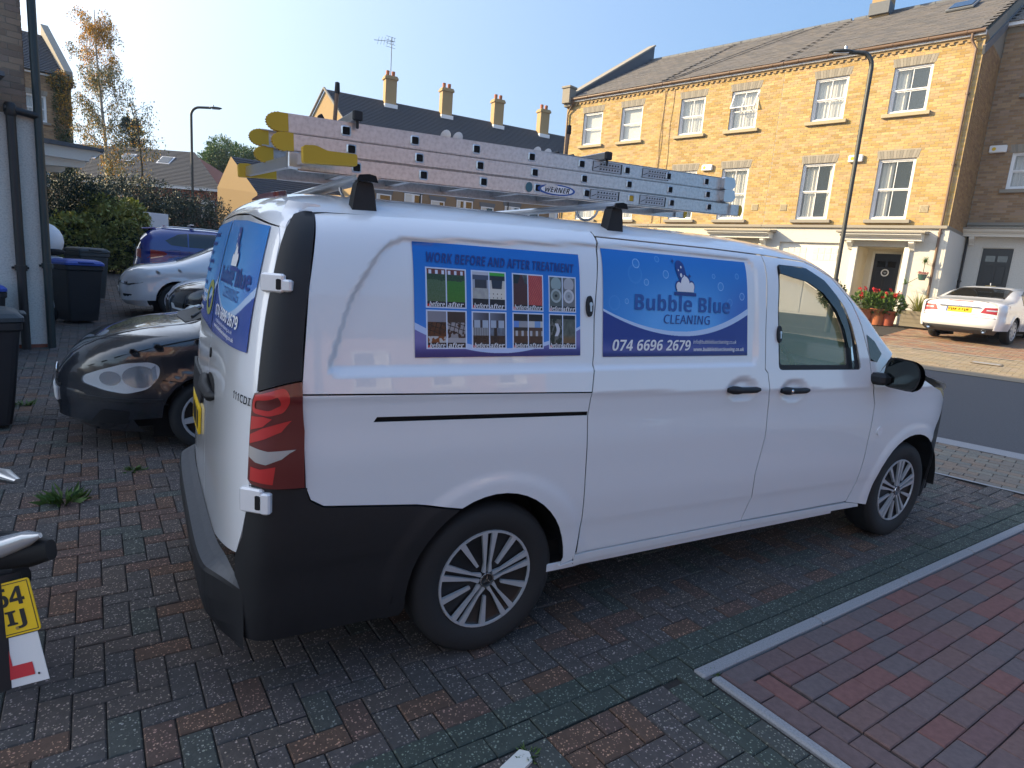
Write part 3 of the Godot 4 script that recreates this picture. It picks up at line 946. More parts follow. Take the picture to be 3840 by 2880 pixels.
func van_wheel(root: Node3D, o: Vector3, s: float) -> void:     # s = 1: outer face towards +z
	var w := Node3D.new(); w.name = "wheel"; root.add_child(w, true)
	var xf := Transform3D(Basis(Vector3.RIGHT, Vector3(0, 0, s), Vector3(0, -s, 0)), o)   # local y points outwards
	var g := G.new()
	g.lathe([Vector2(0.20, -0.20), Vector2(0.30, -0.205), Vector2(0.322, -0.19), Vector2(0.334, -0.15), Vector2(0.3355, -0.10), Vector2(0.334, -0.04), Vector2(0.324, -0.012), Vector2(0.305, 0.0), Vector2(0.27, 0.003), Vector2(0.235, -0.004), Vector2(0.218, -0.014)], xf, 48)
	for k in 4:
		g.lathe([Vector2(0.3362, -0.145 + k * 0.03 + 0.001), Vector2(0.3362, -0.145 + k * 0.03 + 0.018)], xf, 48)
	part("tyre", g, M.rubber, w)
	g = G.new()
	g.lathe([Vector2(0.0, -0.024), Vector2(0.20, -0.03), Vector2(0.216, -0.02), Vector2(0.217, -0.012)], xf, 40)
	part("rim", g, M.wheel_black, w)
	g = G.new()
	g.lathe([Vector2(0.206, -0.014), Vector2(0.208, -0.007), Vector2(0.2165, -0.007), Vector2(0.2185, -0.014)], xf, 48)
	for k in 5:
		var a := TAU * k / 5.0 + 0.30
		for side in [-1, 1]:
			g.prism(P([0.028, side * 0.004, 0.07, side * 0.008, 0.209, side * 0.011, 0.207, side * 0.036, 0.075, side * 0.017, 0.035, side * 0.022]), xf * Transform3D(Basis(Vector3.UP, a) * Basis(Vector3.RIGHT, -PI / 2), Vector3(0, -0.02, 0)), 0.014)
		var b := a + TAU / 10.0
		g.prism(P([0.078, -0.006, 0.209, -0.013, 0.209, 0.013, 0.078, 0.006]), xf * Transform3D(Basis(Vector3.UP, b) * Basis(Vector3.RIGHT, -PI / 2), Vector3(0, -0.022, 0)), 0.014)
	part("wheel_cover", g, M.wheel_silver, w)
	g = G.new()
	g.lathe([Vector2(0.0, -0.004), Vector2(0.026, -0.005), Vector2(0.027, -0.003), Vector2(0.033, -0.003), Vector2(0.034, -0.014)], xf, 24)
	var hub := part("hub_cap", g, M.wheel_black, w)
	g = G.new()
	g.lathe([Vector2(0.026, -0.006), Vector2(0.027, 0.0), Vector2(0.031, 0.0), Vector2(0.033, -0.006)], xf, 24)
	for k in 3:
		g.prism(P([0.004, -0.004, 0.027, 0.0, 0.004, 0.004]), xf * Transform3D(Basis(Vector3.UP, TAU * k / 3.0 + PI / 2) * Basis(Vector3.RIGHT, -PI / 2), Vector3(0, -0.006, 0)), 0.005)
	part("star_badge", g, M.chrome, hub)

func build_van() -> void:
	van_recess = round_poly(P([-0.70, 1.228, -0.615, 1.49, -0.50, 1.665, -0.43, 1.712, 0.47, 1.765, 0.95, 1.782, 1.50, 1.772, 1.53, 1.70, 1.52, 1.222]), 0.05, 3)
	var van := thing("van", "white panel van with blue cleaning signs and a ladder on its roof", "van")
	var S: Callable = van_side; var B: Callable = van_back; var C: Callable = van_corner; var L: Callable = van_left; var R: Callable = van_roof; var CL: Callable = van_corner_left
	var g := G.new()
	var st := 0.016
	# side panels
	var top_of := func(x0: float, x1: float, cnt: int) -> Array:
		var r := []
		for k in cnt + 1:
			var X := lerpf(x0, x1, float(k) / cnt); var b := 1.145 - 0.024 * X
			r.append(X); r.append(b + 0.95 * (curve(VAN_TOP, X) - b))
		return r
	patch(g, S, P([-0.771, 1.173, 0.429, 1.137, 0.45, 1.30, 0.453, 1.453, 0.472, 1.62, 0.488, 1.80] + top_of.call(0.488, -0.66, 16) + [-0.70, 1.76, -0.741, 1.516, -0.768, 1.217]), st, 0.0, 0.004)
	part("side_panel", g, M.paint_white, van)
	g = G.new()
	var arch_r := []
	for k in 15:
		var a := deg_to_rad(6.0 + 110.0 * k / 14.0)
		arch_r.append(cos(a) * 0.374); arch_r.append(0.335 + sin(a) * 0.402)
	patch(g, S, P([0.43, 1.130, -0.771, 1.167, -0.757, 0.854, -0.74, 0.806, -0.696, 0.778, -0.353, 0.737] + [arch_r[28], arch_r[29]] + rev2(arch_r).slice(2) + [0.36, 0.345, 0.433, 0.36, 0.443, 0.565, 0.419, 1.03]), st, 0.0, 0.004, false, [P([-0.528, 1.062, 0.424, 1.033, 0.424, 1.050, -0.515, 1.080])])
	part("quarter_panel", g, M.paint_white, van)
	g = G.new()
	patch(g, S, P([-0.56, 1.05, 0.45, 1.02, 0.45, 1.062, -0.56, 1.095]), 0.05, -0.022)
	part("door_rail", g, M.gap, van)
	# sliding door
	var slide := Node3D.new(); slide.name = "sliding_door"; van.add_child(slide)
	g = G.new()
	patch(g, S, P([0.446, 0.385, 1.562, 0.372, 1.604, 0.504, 1.591, 0.639, 1.627, 0.845, 1.626, 1.043, 1.598, 1.19, 1.575, 1.21, 1.576, 1.418, 1.594, 1.794, 1.2, 1.796, 0.497, 1.789, 0.478, 1.62, 0.459, 1.453, 0.456, 1.30, 0.435, 1.137, 0.425, 1.03, 0.449, 0.565]), st, 0.0, 0.004)
	part("panel", g, M.paint_white, slide)
	# front door
	var win := round_poly(P([1.690, 1.205, 2.470, 1.193, 2.428, 1.316, 2.368, 1.451, 2.288, 1.559, 2.12, 1.692, 1.945, 1.757, 1.695, 1.757, 1.676, 1.517]), 0.03, 3)
	var fdoor := Node3D.new(); fdoor.name = "front_door"; van.add_child(fdoor)
	g = G.new()
	patch(g, S, P([1.570, 0.372, 2.556, 0.352, 2.604, 0.462, 2.628, 0.636, 2.641, 0.854, 2.651, 0.975, 2.584, 1.119, 2.545, 1.27, 2.46, 1.45, 2.375, 1.575, 2.2, 1.715, 1.98, 1.785, 1.602, 1.794, 1.583, 1.418, 1.582, 1.212, 1.604, 1.192, 1.633, 1.043, 1.634, 0.845, 1.598, 0.639, 1.611, 0.504]), st, 0.0, 0.004, false, [win])
	part("panel", g, M.paint_white, fdoor)
	var glassp := round_poly(P([1.715, 1.232, 2.335, 1.222, 2.318, 1.33, 2.27, 1.44, 2.19, 1.545, 2.07, 1.635, 1.93, 1.69, 1.72, 1.715, 1.70, 1.52]), 0.02, 3)
	g = G.new()
	patch(g, S, win, 0.03, -0.012, 0.0, false, [glassp])
	part("window_surround", g, M.plastic_black, fdoor)
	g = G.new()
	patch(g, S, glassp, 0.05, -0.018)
	part("window", g, M.glass_green_glare, fdoor)
	g = G.new()
	patch(g, S, P([1.70, 1.705, 1.93, 1.675, 2.07, 1.62, 2.19, 1.53, 2.27, 1.425, 2.315, 1.32, 2.345, 1.33, 2.33, 1.40, 2.28, 1.51, 2.20, 1.61, 2.09, 1.69, 1.94, 1.745, 1.70, 1.75]), 0.03, 0.012, 0.006)
	part("wind_deflector", g, M.glass_dark, fdoor)
	g = G.new()
	patch(g, S, P([2.375, 1.20, 2.385, 1.22, 2.345, 1.38, 2.335, 1.38, 2.365, 1.20]), 0.03, 0.006, 0.006)
	part("window_trim", g, M.chrome, fdoor)
	# strip under the roof, from the back to the windscreen pillar
	g = G.new()
	patch(g, S, P([0.497, 1.796, 1.2, 1.803, 1.602, 1.801, 1.99, 1.792, 2.205, 1.722, 2.382, 1.582, 2.467, 1.455, 2.552, 1.275, 2.590, 1.126, 2.62, 1.13, 2.70, 1.20] + rev2(top_of.call(0.497, 2.86, 40))), st, 0.0, 0.004)
	part("roof_side", g, M.paint_white, van)
	g = G.new()
	patch(g, S, P([2.515, 1.40, 2.60, 1.36, 2.68, 1.285, 2.63, 1.235, 2.56, 1.245]), 0.03, 0.003)
	part("quarter_window", g, M.glass_dark, van)
	# roof, windscreen, bonnet
	g = G.new()
	var zmax := []
	for k in 25:
		var X := lerpf(-0.50, 2.2, k / 24.0); var b := 1.145 - 0.024 * X
		zmax.append([X, van_w(X, b + 0.95 * (curve(VAN_TOP, X) - b)) * 1.002])
	var outline := []
	for e in zmax: outline.append(e[0]); outline.append(e[1])
	for k in 25: outline.append(zmax[24 - k][0]); outline.append(-zmax[24 - k][1])
	patch(g, R, P(outline), 0.05, 0.0, 0.0, true)
	part("roof", g, M.paint_white, van)
	g = G.new()
	var scr := []
	for k in 13:
		var X := lerpf(2.2, 2.9, k / 12.0); var b := 1.145 - 0.024 * X
		scr.append([X, van_w(X, b + 0.95 * (curve(VAN_TOP, X) - b)) * 1.002])
	outline = []
	for e in scr: outline.append(e[0]); outline.append(e[1])
	for k in 13: outline.append(scr[12 - k][0]); outline.append(-scr[12 - k][1])
	patch(g, R, P(outline), 0.07, 0.0, 0.0, true)
	part("windscreen", g, M.glass_car, van)
	g = G.new()
	scr = []
	for k in 17:
		var X := lerpf(2.9, 4.06, k / 16.0); var b := 1.145 - 0.024 * X
		var tp := curve(VAN_TOP, X)
		scr.append([X, van_w(X, b + 0.95 * (tp - b) if tp > b + 0.03 else tp - 0.03) * 1.0])
	outline = []
	for e in scr: outline.append(e[0]); outline.append(e[1])
	for k in 17: outline.append(scr[16 - k][0]); outline.append(-scr[16 - k][1])
	patch(g, R, P(outline), 0.07, 0.0, 0.0, true)
	part("bonnet", g, M.paint_white, van)
	# front wing, bumper, lamp
	var arch_f := []
	for k in 15:
		var a := deg_to_rad(55.0 + 130.0 * k / 14.0)
		arch_f.append(3.2 + cos(a) * 0.412); arch_f.append(0.335 + sin(a) * 0.412)
	g = G.new()
	patch(g, S, P([2.597, 1.119, 2.66, 0.975, 2.65, 0.854, 2.637, 0.636, 2.613, 0.462, 2.565, 0.345, 2.71, 0.315] + rev2(arch_f) + [3.50, 0.79, 3.66, 0.93, 3.46, 1.03, 3.34, 1.06, 3.10, 1.15, 2.95, 1.215, 2.87, 1.262, 2.75, 1.22]), st, 0.0, 0.004)
	part("front_wing", g, M.paint_white, van)
	g = G.new()
	patch(g, S, P([3.345, 1.060, 3.465, 1.030, 3.62, 0.95, 3.80, 0.86, 3.85, 0.86, 3.80, 0.92, 3.66, 0.985, 3.5, 1.045]), 0.03, -0.004)
	part("headlight", g, M.lamp_amber, van)
	g = G.new()
	patch(g, S, P([arch_f[0], arch_f[1] - 0.004, 3.505, 0.785, 3.665, 0.918, 3.80, 0.855, 4.08, 0.84, 4.10, 0.30, 3.9, 0.24, 3.56, 0.24, 3.60, 0.36, 3.575, 0.52, 3.52, 0.60]), 0.03, 0.0, 0.014)
	part("front_bumper", g, M.plastic_black, van)
	# sill
	g = G.new()
	patch(g, S, P([0.355, 0.34, 1.567, 0.333, 1.569, 0.366, 0.437, 0.379, 0.43, 0.352]), 0.03, 0.004, 0.02)
	patch(g, S, P([1.571, 0.333, 2.71, 0.295, 2.70, 0.315, 2.56, 0.340, 1.571, 0.365]), 0.03, 0.004, 0.02)
	part("sill", g, M.paint_white, van)
	g = G.new()
	patch(g, S, P([0.30, 0.31, 2.45, 0.275, 2.45, 0.318, 0.30, 0.345]), 0.05, -0.012, 0.01)
	part("sill_flange", g, M.bag_white, van)
	# dark shell behind the gaps, wheel wells and underbody
	g = G.new()
	patch(g, S, P([-0.70, 0.80, -0.3, 0.78, 0.30, 0.76, 0.42, 0.36, 1.62, 0.355, 1.62, 1.78, -0.64, 1.74]), 0.06, -0.028)
	patch(g, S, P([1.60, 0.36, 2.54, 0.345, 2.66, 0.8, 2.86, 0.78, 3.15, 0.80, 3.3, 1.0, 2.62, 1.17, 1.60, 1.19]), 0.06, -0.028)
	g.box(Vector3(1.5, 0.33, 0), Vector3(4.6, 0.16, 1.66))
	for cx in [0.0, 3.2]:
		for s in [-1, 1]:
			var pr := []
			for k in 13:
				var a := PI * k / 12.0
				pr.append(Vector2(cx + cos(a) * 0.43, 0.335 + sin(a) * 0.44))
			for k in 12:
				var a2: Vector2 = pr[k]; var b2: Vector2 = pr[k + 1]
				g.quad(Vector3(a2.x, a2.y, s * 0.60), Vector3(b2.x, b2.y, s * 0.60), Vector3(b2.x, b2.y, s * 0.945), Vector3(a2.x, a2.y, s * 0.945))
			g.box(Vector3(cx, 0.50, s * 0.60), Vector3(0.92, 0.6, 0.02))
	part("underbody", g, M.gap, van)
	# far side in one piece
	g = G.new()
	var al := []
	for k in 13:
		var a := PI * k / 12.0
		al.append(cos(a) * 0.40); al.append(0.335 + sin(a) * 0.40)
	var al2 := []
	for k in range(0, al.size(), 2): al2.append(al[k] + 3.2); al2.append(al[k + 1])
	patch(g, L, P([-0.95, 0.33] + rev2(al) + rev2(al2) + [3.75, 0.3, 4.05, 0.5, 4.05, 0.85, 3.6, 1.0] + rev2(top_of.call(-0.78, 3.3, 44)) + [-0.90, 1.4, -0.95, 0.9]), 0.08, 0.0, 0.0, true, [P([1.75, 1.25, 2.3, 1.24, 2.1, 1.62, 1.75, 1.68])])
	part("far_side", g, M.paint_white, van)
	g = G.new()
	patch(g, L, P([1.75, 1.25, 2.3, 1.24, 2.1, 1.62, 1.75, 1.68]), 0.1, -0.01, 0.0, true)
	part("far_window", g, M.glass_car, van)
	# cab inside
	g = G.new()
	for z in [0.45, -0.45]:
		g.cbox(Vector3(1.95, 0.75, z), Vector3(0.5, 0.16, 0.5), 0.05)
		g.cbox(Vector3(1.72, 1.08, z), Vector3(0.16, 0.62, 0.48), 0.06, Basis(Vector3(0, 0, 1), 0.2))
		g.cbox(Vector3(1.65, 1.50, z), Vector3(0.10, 0.18, 0.26), 0.04, Basis(Vector3(0, 0, 1), 0.15))
	part("seats", g, M.seat_dark, van)
	g = G.new()
	g.cbox(Vector3(2.62, 1.02, 0), Vector3(0.5, 0.3, 1.62), 0.06)
	g.box(Vector3(1.55, 1.15, 0), Vector3(0.03, 1.3, 1.55))
	part("dashboard", g, M.plastic_black, van)
	g = G.new()
	var ring := []
	for k in 25:
		var a := TAU * k / 24.0
		ring.append(Vector3(2.30, 1.15, 0.42) + Basis(Vector3(0, 0, 1), 0.5) * Vector3(0, cos(a) * 0.19, sin(a) * 0.19))
	g.tube(ring, 0.016, 8, false)
	part("steering_wheel", g, M.plastic_black, van)
	# rear doors
	for s in [1, -1]:
		var door := Node3D.new(); door.name = "rear_door"; van.add_child(door, true)
		g = G.new()
		patch(g, B, P([s * 0.004, 0.482, s * 0.45, 0.505, s * 0.872, 0.595, s * 0.905, 0.68, s * 0.934, 0.795, s * 0.940, 1.17, s * 0.946, 1.58, s * 0.945, 1.66, s * 0.93, 1.705, s * 0.5, 1.752, s * 0.004, 1.764]), 0.035, 0.0, 0.012, false)
		part("panel", g, M.paint_white, door)
		g = G.new()
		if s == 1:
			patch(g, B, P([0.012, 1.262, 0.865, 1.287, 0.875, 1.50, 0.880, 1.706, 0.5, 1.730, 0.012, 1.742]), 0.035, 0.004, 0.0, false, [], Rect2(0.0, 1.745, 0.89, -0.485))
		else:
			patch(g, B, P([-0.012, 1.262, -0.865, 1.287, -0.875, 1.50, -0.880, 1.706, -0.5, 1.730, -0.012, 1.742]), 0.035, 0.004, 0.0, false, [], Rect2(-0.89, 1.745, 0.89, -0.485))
		var dec := part("window_sign", g, print_tex(200, 130, func(u, v): return sky_print(u, v, 1.7, 0.74).lerp(Color(0.60, 0.68, 0.78), 0.25)), door)  # grey-blue mixed into the print: painted reflections and the paler perforated film
		if s == 1:
			text_on(B, "Bubble Blue", 0.10, 1.485, 0.82, 1.555, M.ink_navy, dec, 0.007, 0.0, true)
			text_on(B, "CLEANING", 0.28, 1.435, 0.68, 1.475, M.ink_navy, dec, 0.007, 0.1, false)
			text_on(B, "074 6696 2679", 0.12, 1.345, 0.74, 1.392, M.ink_white, dec, 0.007, 0.1, true)
			text_on(B, "info@bubblebluecleaning.co.uk", 0.16, 1.318, 0.66, 1.336, M.ink_white, dec, 0.007, 0.0, false)
			text_on(B, "www.bubblebluecleaning.co.uk", 0.12, 1.293, 0.70, 1.313, M.ink_white, dec, 0.007, 0.0, true)
			logo(B, Vector2(0.46, 1.62), 0.16, 0.13, dec, 0.007)
			# handle, lock, badge
			g = G.new()
			patch(g, B, ellipse(Vector2(0.16, 1.045), 0.15, 0.055, 20), 0.03, 0.003)
			part("handle_recess", g, M.gap, door)
			g = G.new()
			var hb: Vector3 = van_back(0.03, 1.06) + Vector3(-0.015, 0, 0); var he: Vector3 = van_back(0.30, 1.03) + Vector3(-0.015, 0, 0)
			g.tube([hb + Vector3(0.02, 0.0, -0.01), hb, hb.lerp(he, 0.5) + Vector3(-0.012, 0, 0), he, he + Vector3(0.02, 0, 0.01)], [0.012, 0.022, 0.026, 0.022, 0.012], 8)
			part("handle", g, M.plastic_black, door)
			g = G.new(); patch(g, B, ellipse(Vector2(0.065, 1.175), 0.022, 0.022, 12), 0.02, 0.006, 0.006)
			part("lock", g, M.plastic_black, door)
			text_on(B, "111CDI", 0.775, 1.122, 0.925, 1.150, M.chrome, door, 0.006, 0.0, true, false, false, "badge")
		else:
			for k in 9:                                # lines too blurred to read
				var yy := 1.672 - k * 0.042 - (0.02 if k > 4 else 0.0)
				strokes(B, -0.80, yy, -0.34 - 0.06 * (k % 3), yy + 0.017, 5, M.ink_navy if k < 6 else M.ink_white, dec, 0.007)
			g = G.new()
			patch(g, B, ellipse(Vector2(-0.20, 1.395), 0.13, 0.08, 28), 0.03, 0.007, 0.0, false, [ellipse(Vector2(-0.20, 1.395), 0.085, 0.05, 20)])
			part("round_mark", g, M.leaf_lime, dec)
			g = G.new()
			patch(g, B, rrect(-0.78, 0.735, -0.20, 0.865, 0.02), 0.05, 0.012, 0.01)
			var pl := part("number_plate", g, M.plate_yellow, door)
			strokes(B, -0.75, 0.755, -0.23, 0.845, 7, M.ink_black, pl, 0.014)
			g = G.new()
			patch(g, B, rrect(-0.82, 0.90, -0.12, 1.03, 0.05), 0.05, 0.014, 0.012)
			part("plate_light_bar", g, M.plastic_black, door)
	for s in [1, -1]:
		for y in [1.525, 0.815]:
			g = G.new()
			var p: Vector3 = van_corner(0.64, y); p.z *= s
			g.cbox(p + Vector3(-0.006, 0, 0.0), Vector3(0.024, 0.062 if y > 1 else 0.085, 0.085), 0.006, Basis(Vector3.UP, s * 0.80))
			var q: Vector3 = van_corner(0.76, y); q.z *= s
			g.cbox(q + Vector3(-0.006, -0.006, s * 0.004), Vector3(0.030, 0.040 if y > 1 else 0.075, 0.035), 0.006, Basis(Vector3.UP, s * 1.0))
			part("door_hinge", g, M.paint_white, van)
			g = G.new()
			g.cbox((p + q) * 0.5 + Vector3(-0.008, -0.003, s * 0.008), Vector3(0.022, 0.036 if y > 1 else 0.05, 0.02), 0.003, Basis(Vector3.UP, s * 0.9))
			part("hinge_gap", g, M.gap, van)
	# body above the doors
	g = G.new()
	patch(g, van_hind, P([-0.957, 0.0, 0.957, 0.0, 0.957, 1.0, -0.957, 1.0]), 0.045)
	patch(g, C, P([0.56, 1.66, 0.635, 1.66, 0.67, 1.735, 0.80, 1.782, 0.86, 1.786, 0.86, 1.792, 0.60, 1.80, 0.56, 1.74]), 0.02, -0.002)
	patch(g, C, P([0.565, 0.86, 0.595, 0.86, 0.60, 1.17, 0.615, 1.58, 0.625, 1.68, 0.56, 1.70]), 0.04, -0.002)
	part("rear_frame", g, M.paint_white, van)
	g = G.new()
	patch(g, van_hind, round_poly(P([-0.36, 0.46, 0.0, 0.43, 0.36, 0.46, 0.34, 0.60, 0.0, 0.64, -0.34, 0.60]), 0.05), 0.03, 0.016, 0.016)
	part("brake_light", g, M.lamp_red_deep, van)
	# black pillar, tail lamps, bumper
	for s in [1, -1]:
		var F := C if s == 1 else CL
		g = G.new()
		patch(g, F, P([0.603, 1.176, 0.88, 1.217, 0.867, 1.516, 0.842, 1.758, 0.83, 1.768, 0.80, 1.768, 0.70, 1.750, 0.645, 1.70, 0.625, 1.65, 0.617, 1.583]), 0.025, 0.003, 0.012, s == -1)
		part("pillar_trim", g, M.plastic_black, van)
		g = G.new()
		patch(g, F, P([0.585, 1.150, 0.60, 1.170, 0.66, 1.178, 0.88, 1.212, 0.893, 1.05, 0.897, 0.856, 0.75, 0.862, 0.62, 0.872, 0.592, 0.885]), 0.02, 0.012, 0.02, s == -1)
		var lamp := part("tail_light", g, M.lamp_red_deep, van)
		g = G.new()
		patch(g, F, round_poly(P([0.60, 1.165, 0.68, 1.172, 0.82, 1.195, 0.85, 1.16, 0.83, 1.115, 0.74, 1.10, 0.60, 1.108]), 0.03), 0.02, 0.0145, 0.0, s == -1, [round_poly(P([0.62, 1.150, 0.70, 1.155, 0.79, 1.165, 0.81, 1.14, 0.74, 1.118, 0.62, 1.122]), 0.02)])
		part("red_lens", g, M.lamp_red_bright, lamp)
		g = G.new()
		patch(g, F, P([0.60, 1.035, 0.70, 1.06, 0.86, 1.088, 0.82, 1.050, 0.72, 1.025, 0.60, 1.005]), 0.02, 0.0145, 0.0, s == -1)
		part("red_lens", g, M.lamp_red_bright, lamp)
		g = G.new()
		patch(g, F, P([0.60, 1.095, 0.70, 1.098, 0.76, 1.092, 0.70, 1.065, 0.60, 1.05]), 0.02, 0.0145, 0.0, s == -1)
		part("red_lens", g, M.lamp_red_bright, lamp)
		g = G.new()
		patch(g, F, P([0.62, 0.930, 0.70, 0.925, 0.80, 0.935, 0.79, 0.875, 0.62, 0.885]), 0.02, 0.0145, 0.0, s == -1)
		part("red_lens", g, M.lamp_red_bright, lamp)
		g = G.new()
		patch(g, F, P([0.60, 0.998, 0.75, 0.985, 0.88, 0.990, 0.83, 0.960, 0.74, 0.941, 0.66, 0.947, 0.60, 0.962]), 0.02, 0.015, 0.0, s == -1)
		part("reversing_lens", g, M.lamp_clear, lamp)
	g = G.new()
	var arch_b := []
	for k in 9:
		var a := deg_to_rad(118.0 + 68.0 * k / 8.0)
		arch_b.append(cos(a) * 0.374); arch_b.append(0.335 + sin(a) * 0.402)
	patch(g, S, P([-0.76, 0.848, -0.743, 0.80, -0.698, 0.771, -0.353, 0.730] + arch_b + [-0.39, 0.27, -0.765, 0.28]), 0.025, 0.002, 0.02)
	for s in [1, -1]:
		patch(g, C if s == 1 else CL, P([0.899, 0.85, 0.62, 0.868, 0.59, 0.84, 0.575, 0.79, 0.53, 0.67, 0.45, 0.590, 0.45, 0.28, 0.899, 0.28]), 0.03, 0.003, 0.01, s == -1)
	patch(g, L, P([-0.76, 0.84, -0.70, 0.775, -0.353, 0.730, -0.2, 0.70, -0.374, 0.33, -0.765, 0.28]), 0.06, 0.004, 0.0, true)
	# swept bumper with a step
	var prof := [Vector2(0.0, 0.500), Vector2(0.028, 0.488), Vector2(0.066, 0.466), Vector2(0.074, 0.452), Vector2(0.076, 0.40), Vector2(0.066, 0.32), Vector2(0.03, 0.255), Vector2(0.0, 0.24)]
	var rows := []
	for k in 61:
		var t := lerpf(-1.0, 1.0, k / 60.0)
		var r := signf(t) * (1.0 - pow(1.0 - absf(t), 1.6)) * 0.93
		var e := 1.0 - smoothstep(0.72, 0.93, absf(r))
		var row := []
		for q in prof:
			var lift := 0.095 * pow(absf(r), 3.0)
			var base: Vector3 = van_back(r, 0.45)
			var nn: Vector3 = Vector3(-1, 0, 0.22 * r + (0.5 * pow(r, 5.0))).normalized()
			row.append(base + nn * (q.x * e + 0.002) + Vector3(0, q.y - 0.45 + (lift if q.y > 0.42 else 0.0) * e, 0))
		rows.append(row)
	var gs := G.new()
	for k in 60:
		for j in prof.size() - 1:
			(gs if j < 2 else g).quad(rows[k][j], rows[k][j + 1], rows[k + 1][j + 1], rows[k + 1][j])
	var bump := part("rear_bumper", g, M.plastic_black, van)
	part("step", gs, M.plastic_grey, bump)
	# side signs
	bubbles = [[0.21, 0.12, 0.045, 0.8], [0.40, 0.20, 0.04, 0.7], [0.27, 0.29, 0.032, 0.8], [0.74, 0.18, 0.025, 0.7], [0.79, 0.28, 0.045, 0.7], [0.92, 0.16, 0.03, 0.6], [0.955, 0.37, 0.04, 0.8], [0.145, 0.48, 0.025, 0.7], [0.86, 0.44, 0.04, 0.3], [0.20, 0.22, 0.09, 0.12], [0.07, 0.5, 0.07, 0.12], [0.35, 0.06, 0.03, 0.5]]
	g = G.new()
	patch(g, S, P([0.500, 1.281, 1.450, 1.281, 1.450, 1.748, 0.505, 1.743]), 0.03, 0.003, 0.0, false, [], Rect2(0.5, 1.748, 0.95, -0.467))
	var sg := part("door_sign", g, print_tex(720, 354, func(u, v): return sky_print(u, v, 2.03, 0.755)), slide)
	sg.set_meta("label", "blue sign with bubbles and a sponge logo")
	text_on(S, "Bubble Blue", 0.683, 1.487, 1.315, 1.562, M.ink_blue, sg, 0.006, 0.05, true)
	text_on(S, "CLEANING", 0.862, 1.431, 1.168, 1.472, M.ink_navy, sg, 0.006, 0.12, false)
	text_on(S, "074 6696 2679", 0.553, 1.307, 1.035, 1.356, M.ink_white, sg, 0.006, 0.22, true)
	text_on(S, "info@bubblebluecleaning.co.uk", 1.055, 1.334, 1.362, 1.358, M.ink_white, sg, 0.006, 0.22, false)
	text_on(S, "www.bubblebluecleaning.co.uk", 1.055, 1.298, 1.420, 1.322, M.ink_white, sg, 0.006, 0.22, true)
	logo(S, Vector2(1.0, 1.64), 0.115, 0.125, sg, 0.006)
	bubbles = [[0.85, 0.25, 0.05, 0.15], [0.75, 0.5, 0.06, 0.12]]
	g = G.new()
	patch(g, S, P([-0.370, 1.285, 0.378, 1.288, 0.378, 1.706, -0.371, 1.699]), 0.03, 0.003, 0.0, false, [], Rect2(-0.37, 1.705, 0.748, -0.42))
	photo_noise.seed = 4; photo_noise.frequency = 0.05
	var cells := []
	for r in 2:
		for k in 4:
			var x0: float = [0.068, 0.318, 0.560, 0.792][k]
			cells.append([x0, 0.235 + r * 0.365, x0 + [0.206, 0.190, 0.183, 0.172][k], 0.235 + r * 0.365 + (0.325 if r == 0 else 0.315)])
	sg = part("panel_sign", g, print_tex(900, 505, func(u, v): return board_print(u, v, cells)), van)
	sg.set_meta("label", "blue sign with eight before and after photographs")
	text_on(S, "WORK BEFORE AND AFTER TREATMENT", -0.322, 1.628, 0.345, 1.664, M.ink_navy, sg, 0.006, 0.15, true)
	for k in 8:
		var e: Array = cells[k]
		for h in 2:
			var cx := -0.37 + 0.748 * lerpf(e[0], e[2], 0.25 + 0.5 * h); var cy := 1.705 - 0.42 * lerpf(e[1], e[3], 0.93)
			text_on(S, "before" if h == 0 else "after", cx - 0.032, cy - 0.009, cx + 0.030, cy + 0.009, M.ink_white, sg, 0.006, 0.25, true, true)
	# door furniture
	for k in 2:
		var h: Vector2 = van_handles[k]
		var root: Node3D = slide if k == 0 else fdoor
		g = G.new()
		var pts := []; var rr := []
		for j in 9:
			var t := j / 8.0
			var X := h.x - 0.120 + 0.24 * t
			var p := van_side(h.x - 0.16, h.y)
			pts.append(Vector3(X, h.y - 0.024 * (X - h.x), p.z + 0.012 * sin(PI * t) + 0.006)); rr.append(0.016 if t > 0.3 else 0.021)
		rr[0] = 0.012; rr[8] = 0.010
		g.tube(pts, rr, 10)
		part("handle", g, M.plastic_black, root)
		if k == 1:
			g = G.new()
			g.ball(pts[2] + Vector3(0, 0, 0.018), Vector3(0.010, 0.012, 0.005), 6, 10)
			part("key_cover", g, M.chrome, root)
	for q in [Vector2(0.426, 1.494), Vector2(1.683, 1.392)]:
		g = G.new(); patch(g, S, ellipse(q, 0.017, 0.044, 16), 0.02, 0.012, 0.012)
		var lk := part("extra_lock", g, M.plastic_black, van)
		g = G.new(); patch(g, S, ellipse(q + Vector2(0.002, 0.008), 0.008, 0.009, 12), 0.02, 0.016, 0.006); patch(g, S, P([q.x - 0.003, q.y + 0.004, q.x - 0.003, q.y - 0.022, q.x + 0.006, q.y - 0.022, q.x + 0.006, q.y + 0.004]), 0.02, 0.016, 0.006)
		part("key_slot", g, M.alu_plain, lk)
	g = G.new(); patch(g, S, ellipse(Vector2(2.747, 0.80), 0.028, 0.028, 16), 0.02, 0.006, 0.008)
	part("indicator", g, M.board_white, van)
	# door mirror
	var mir := Node3D.new(); mir.name = "door_mirror"; van.add_child(mir)
	g = G.new()
	var mo := Vector3(2.655, 1.185, 1.075)
	var mrows := []
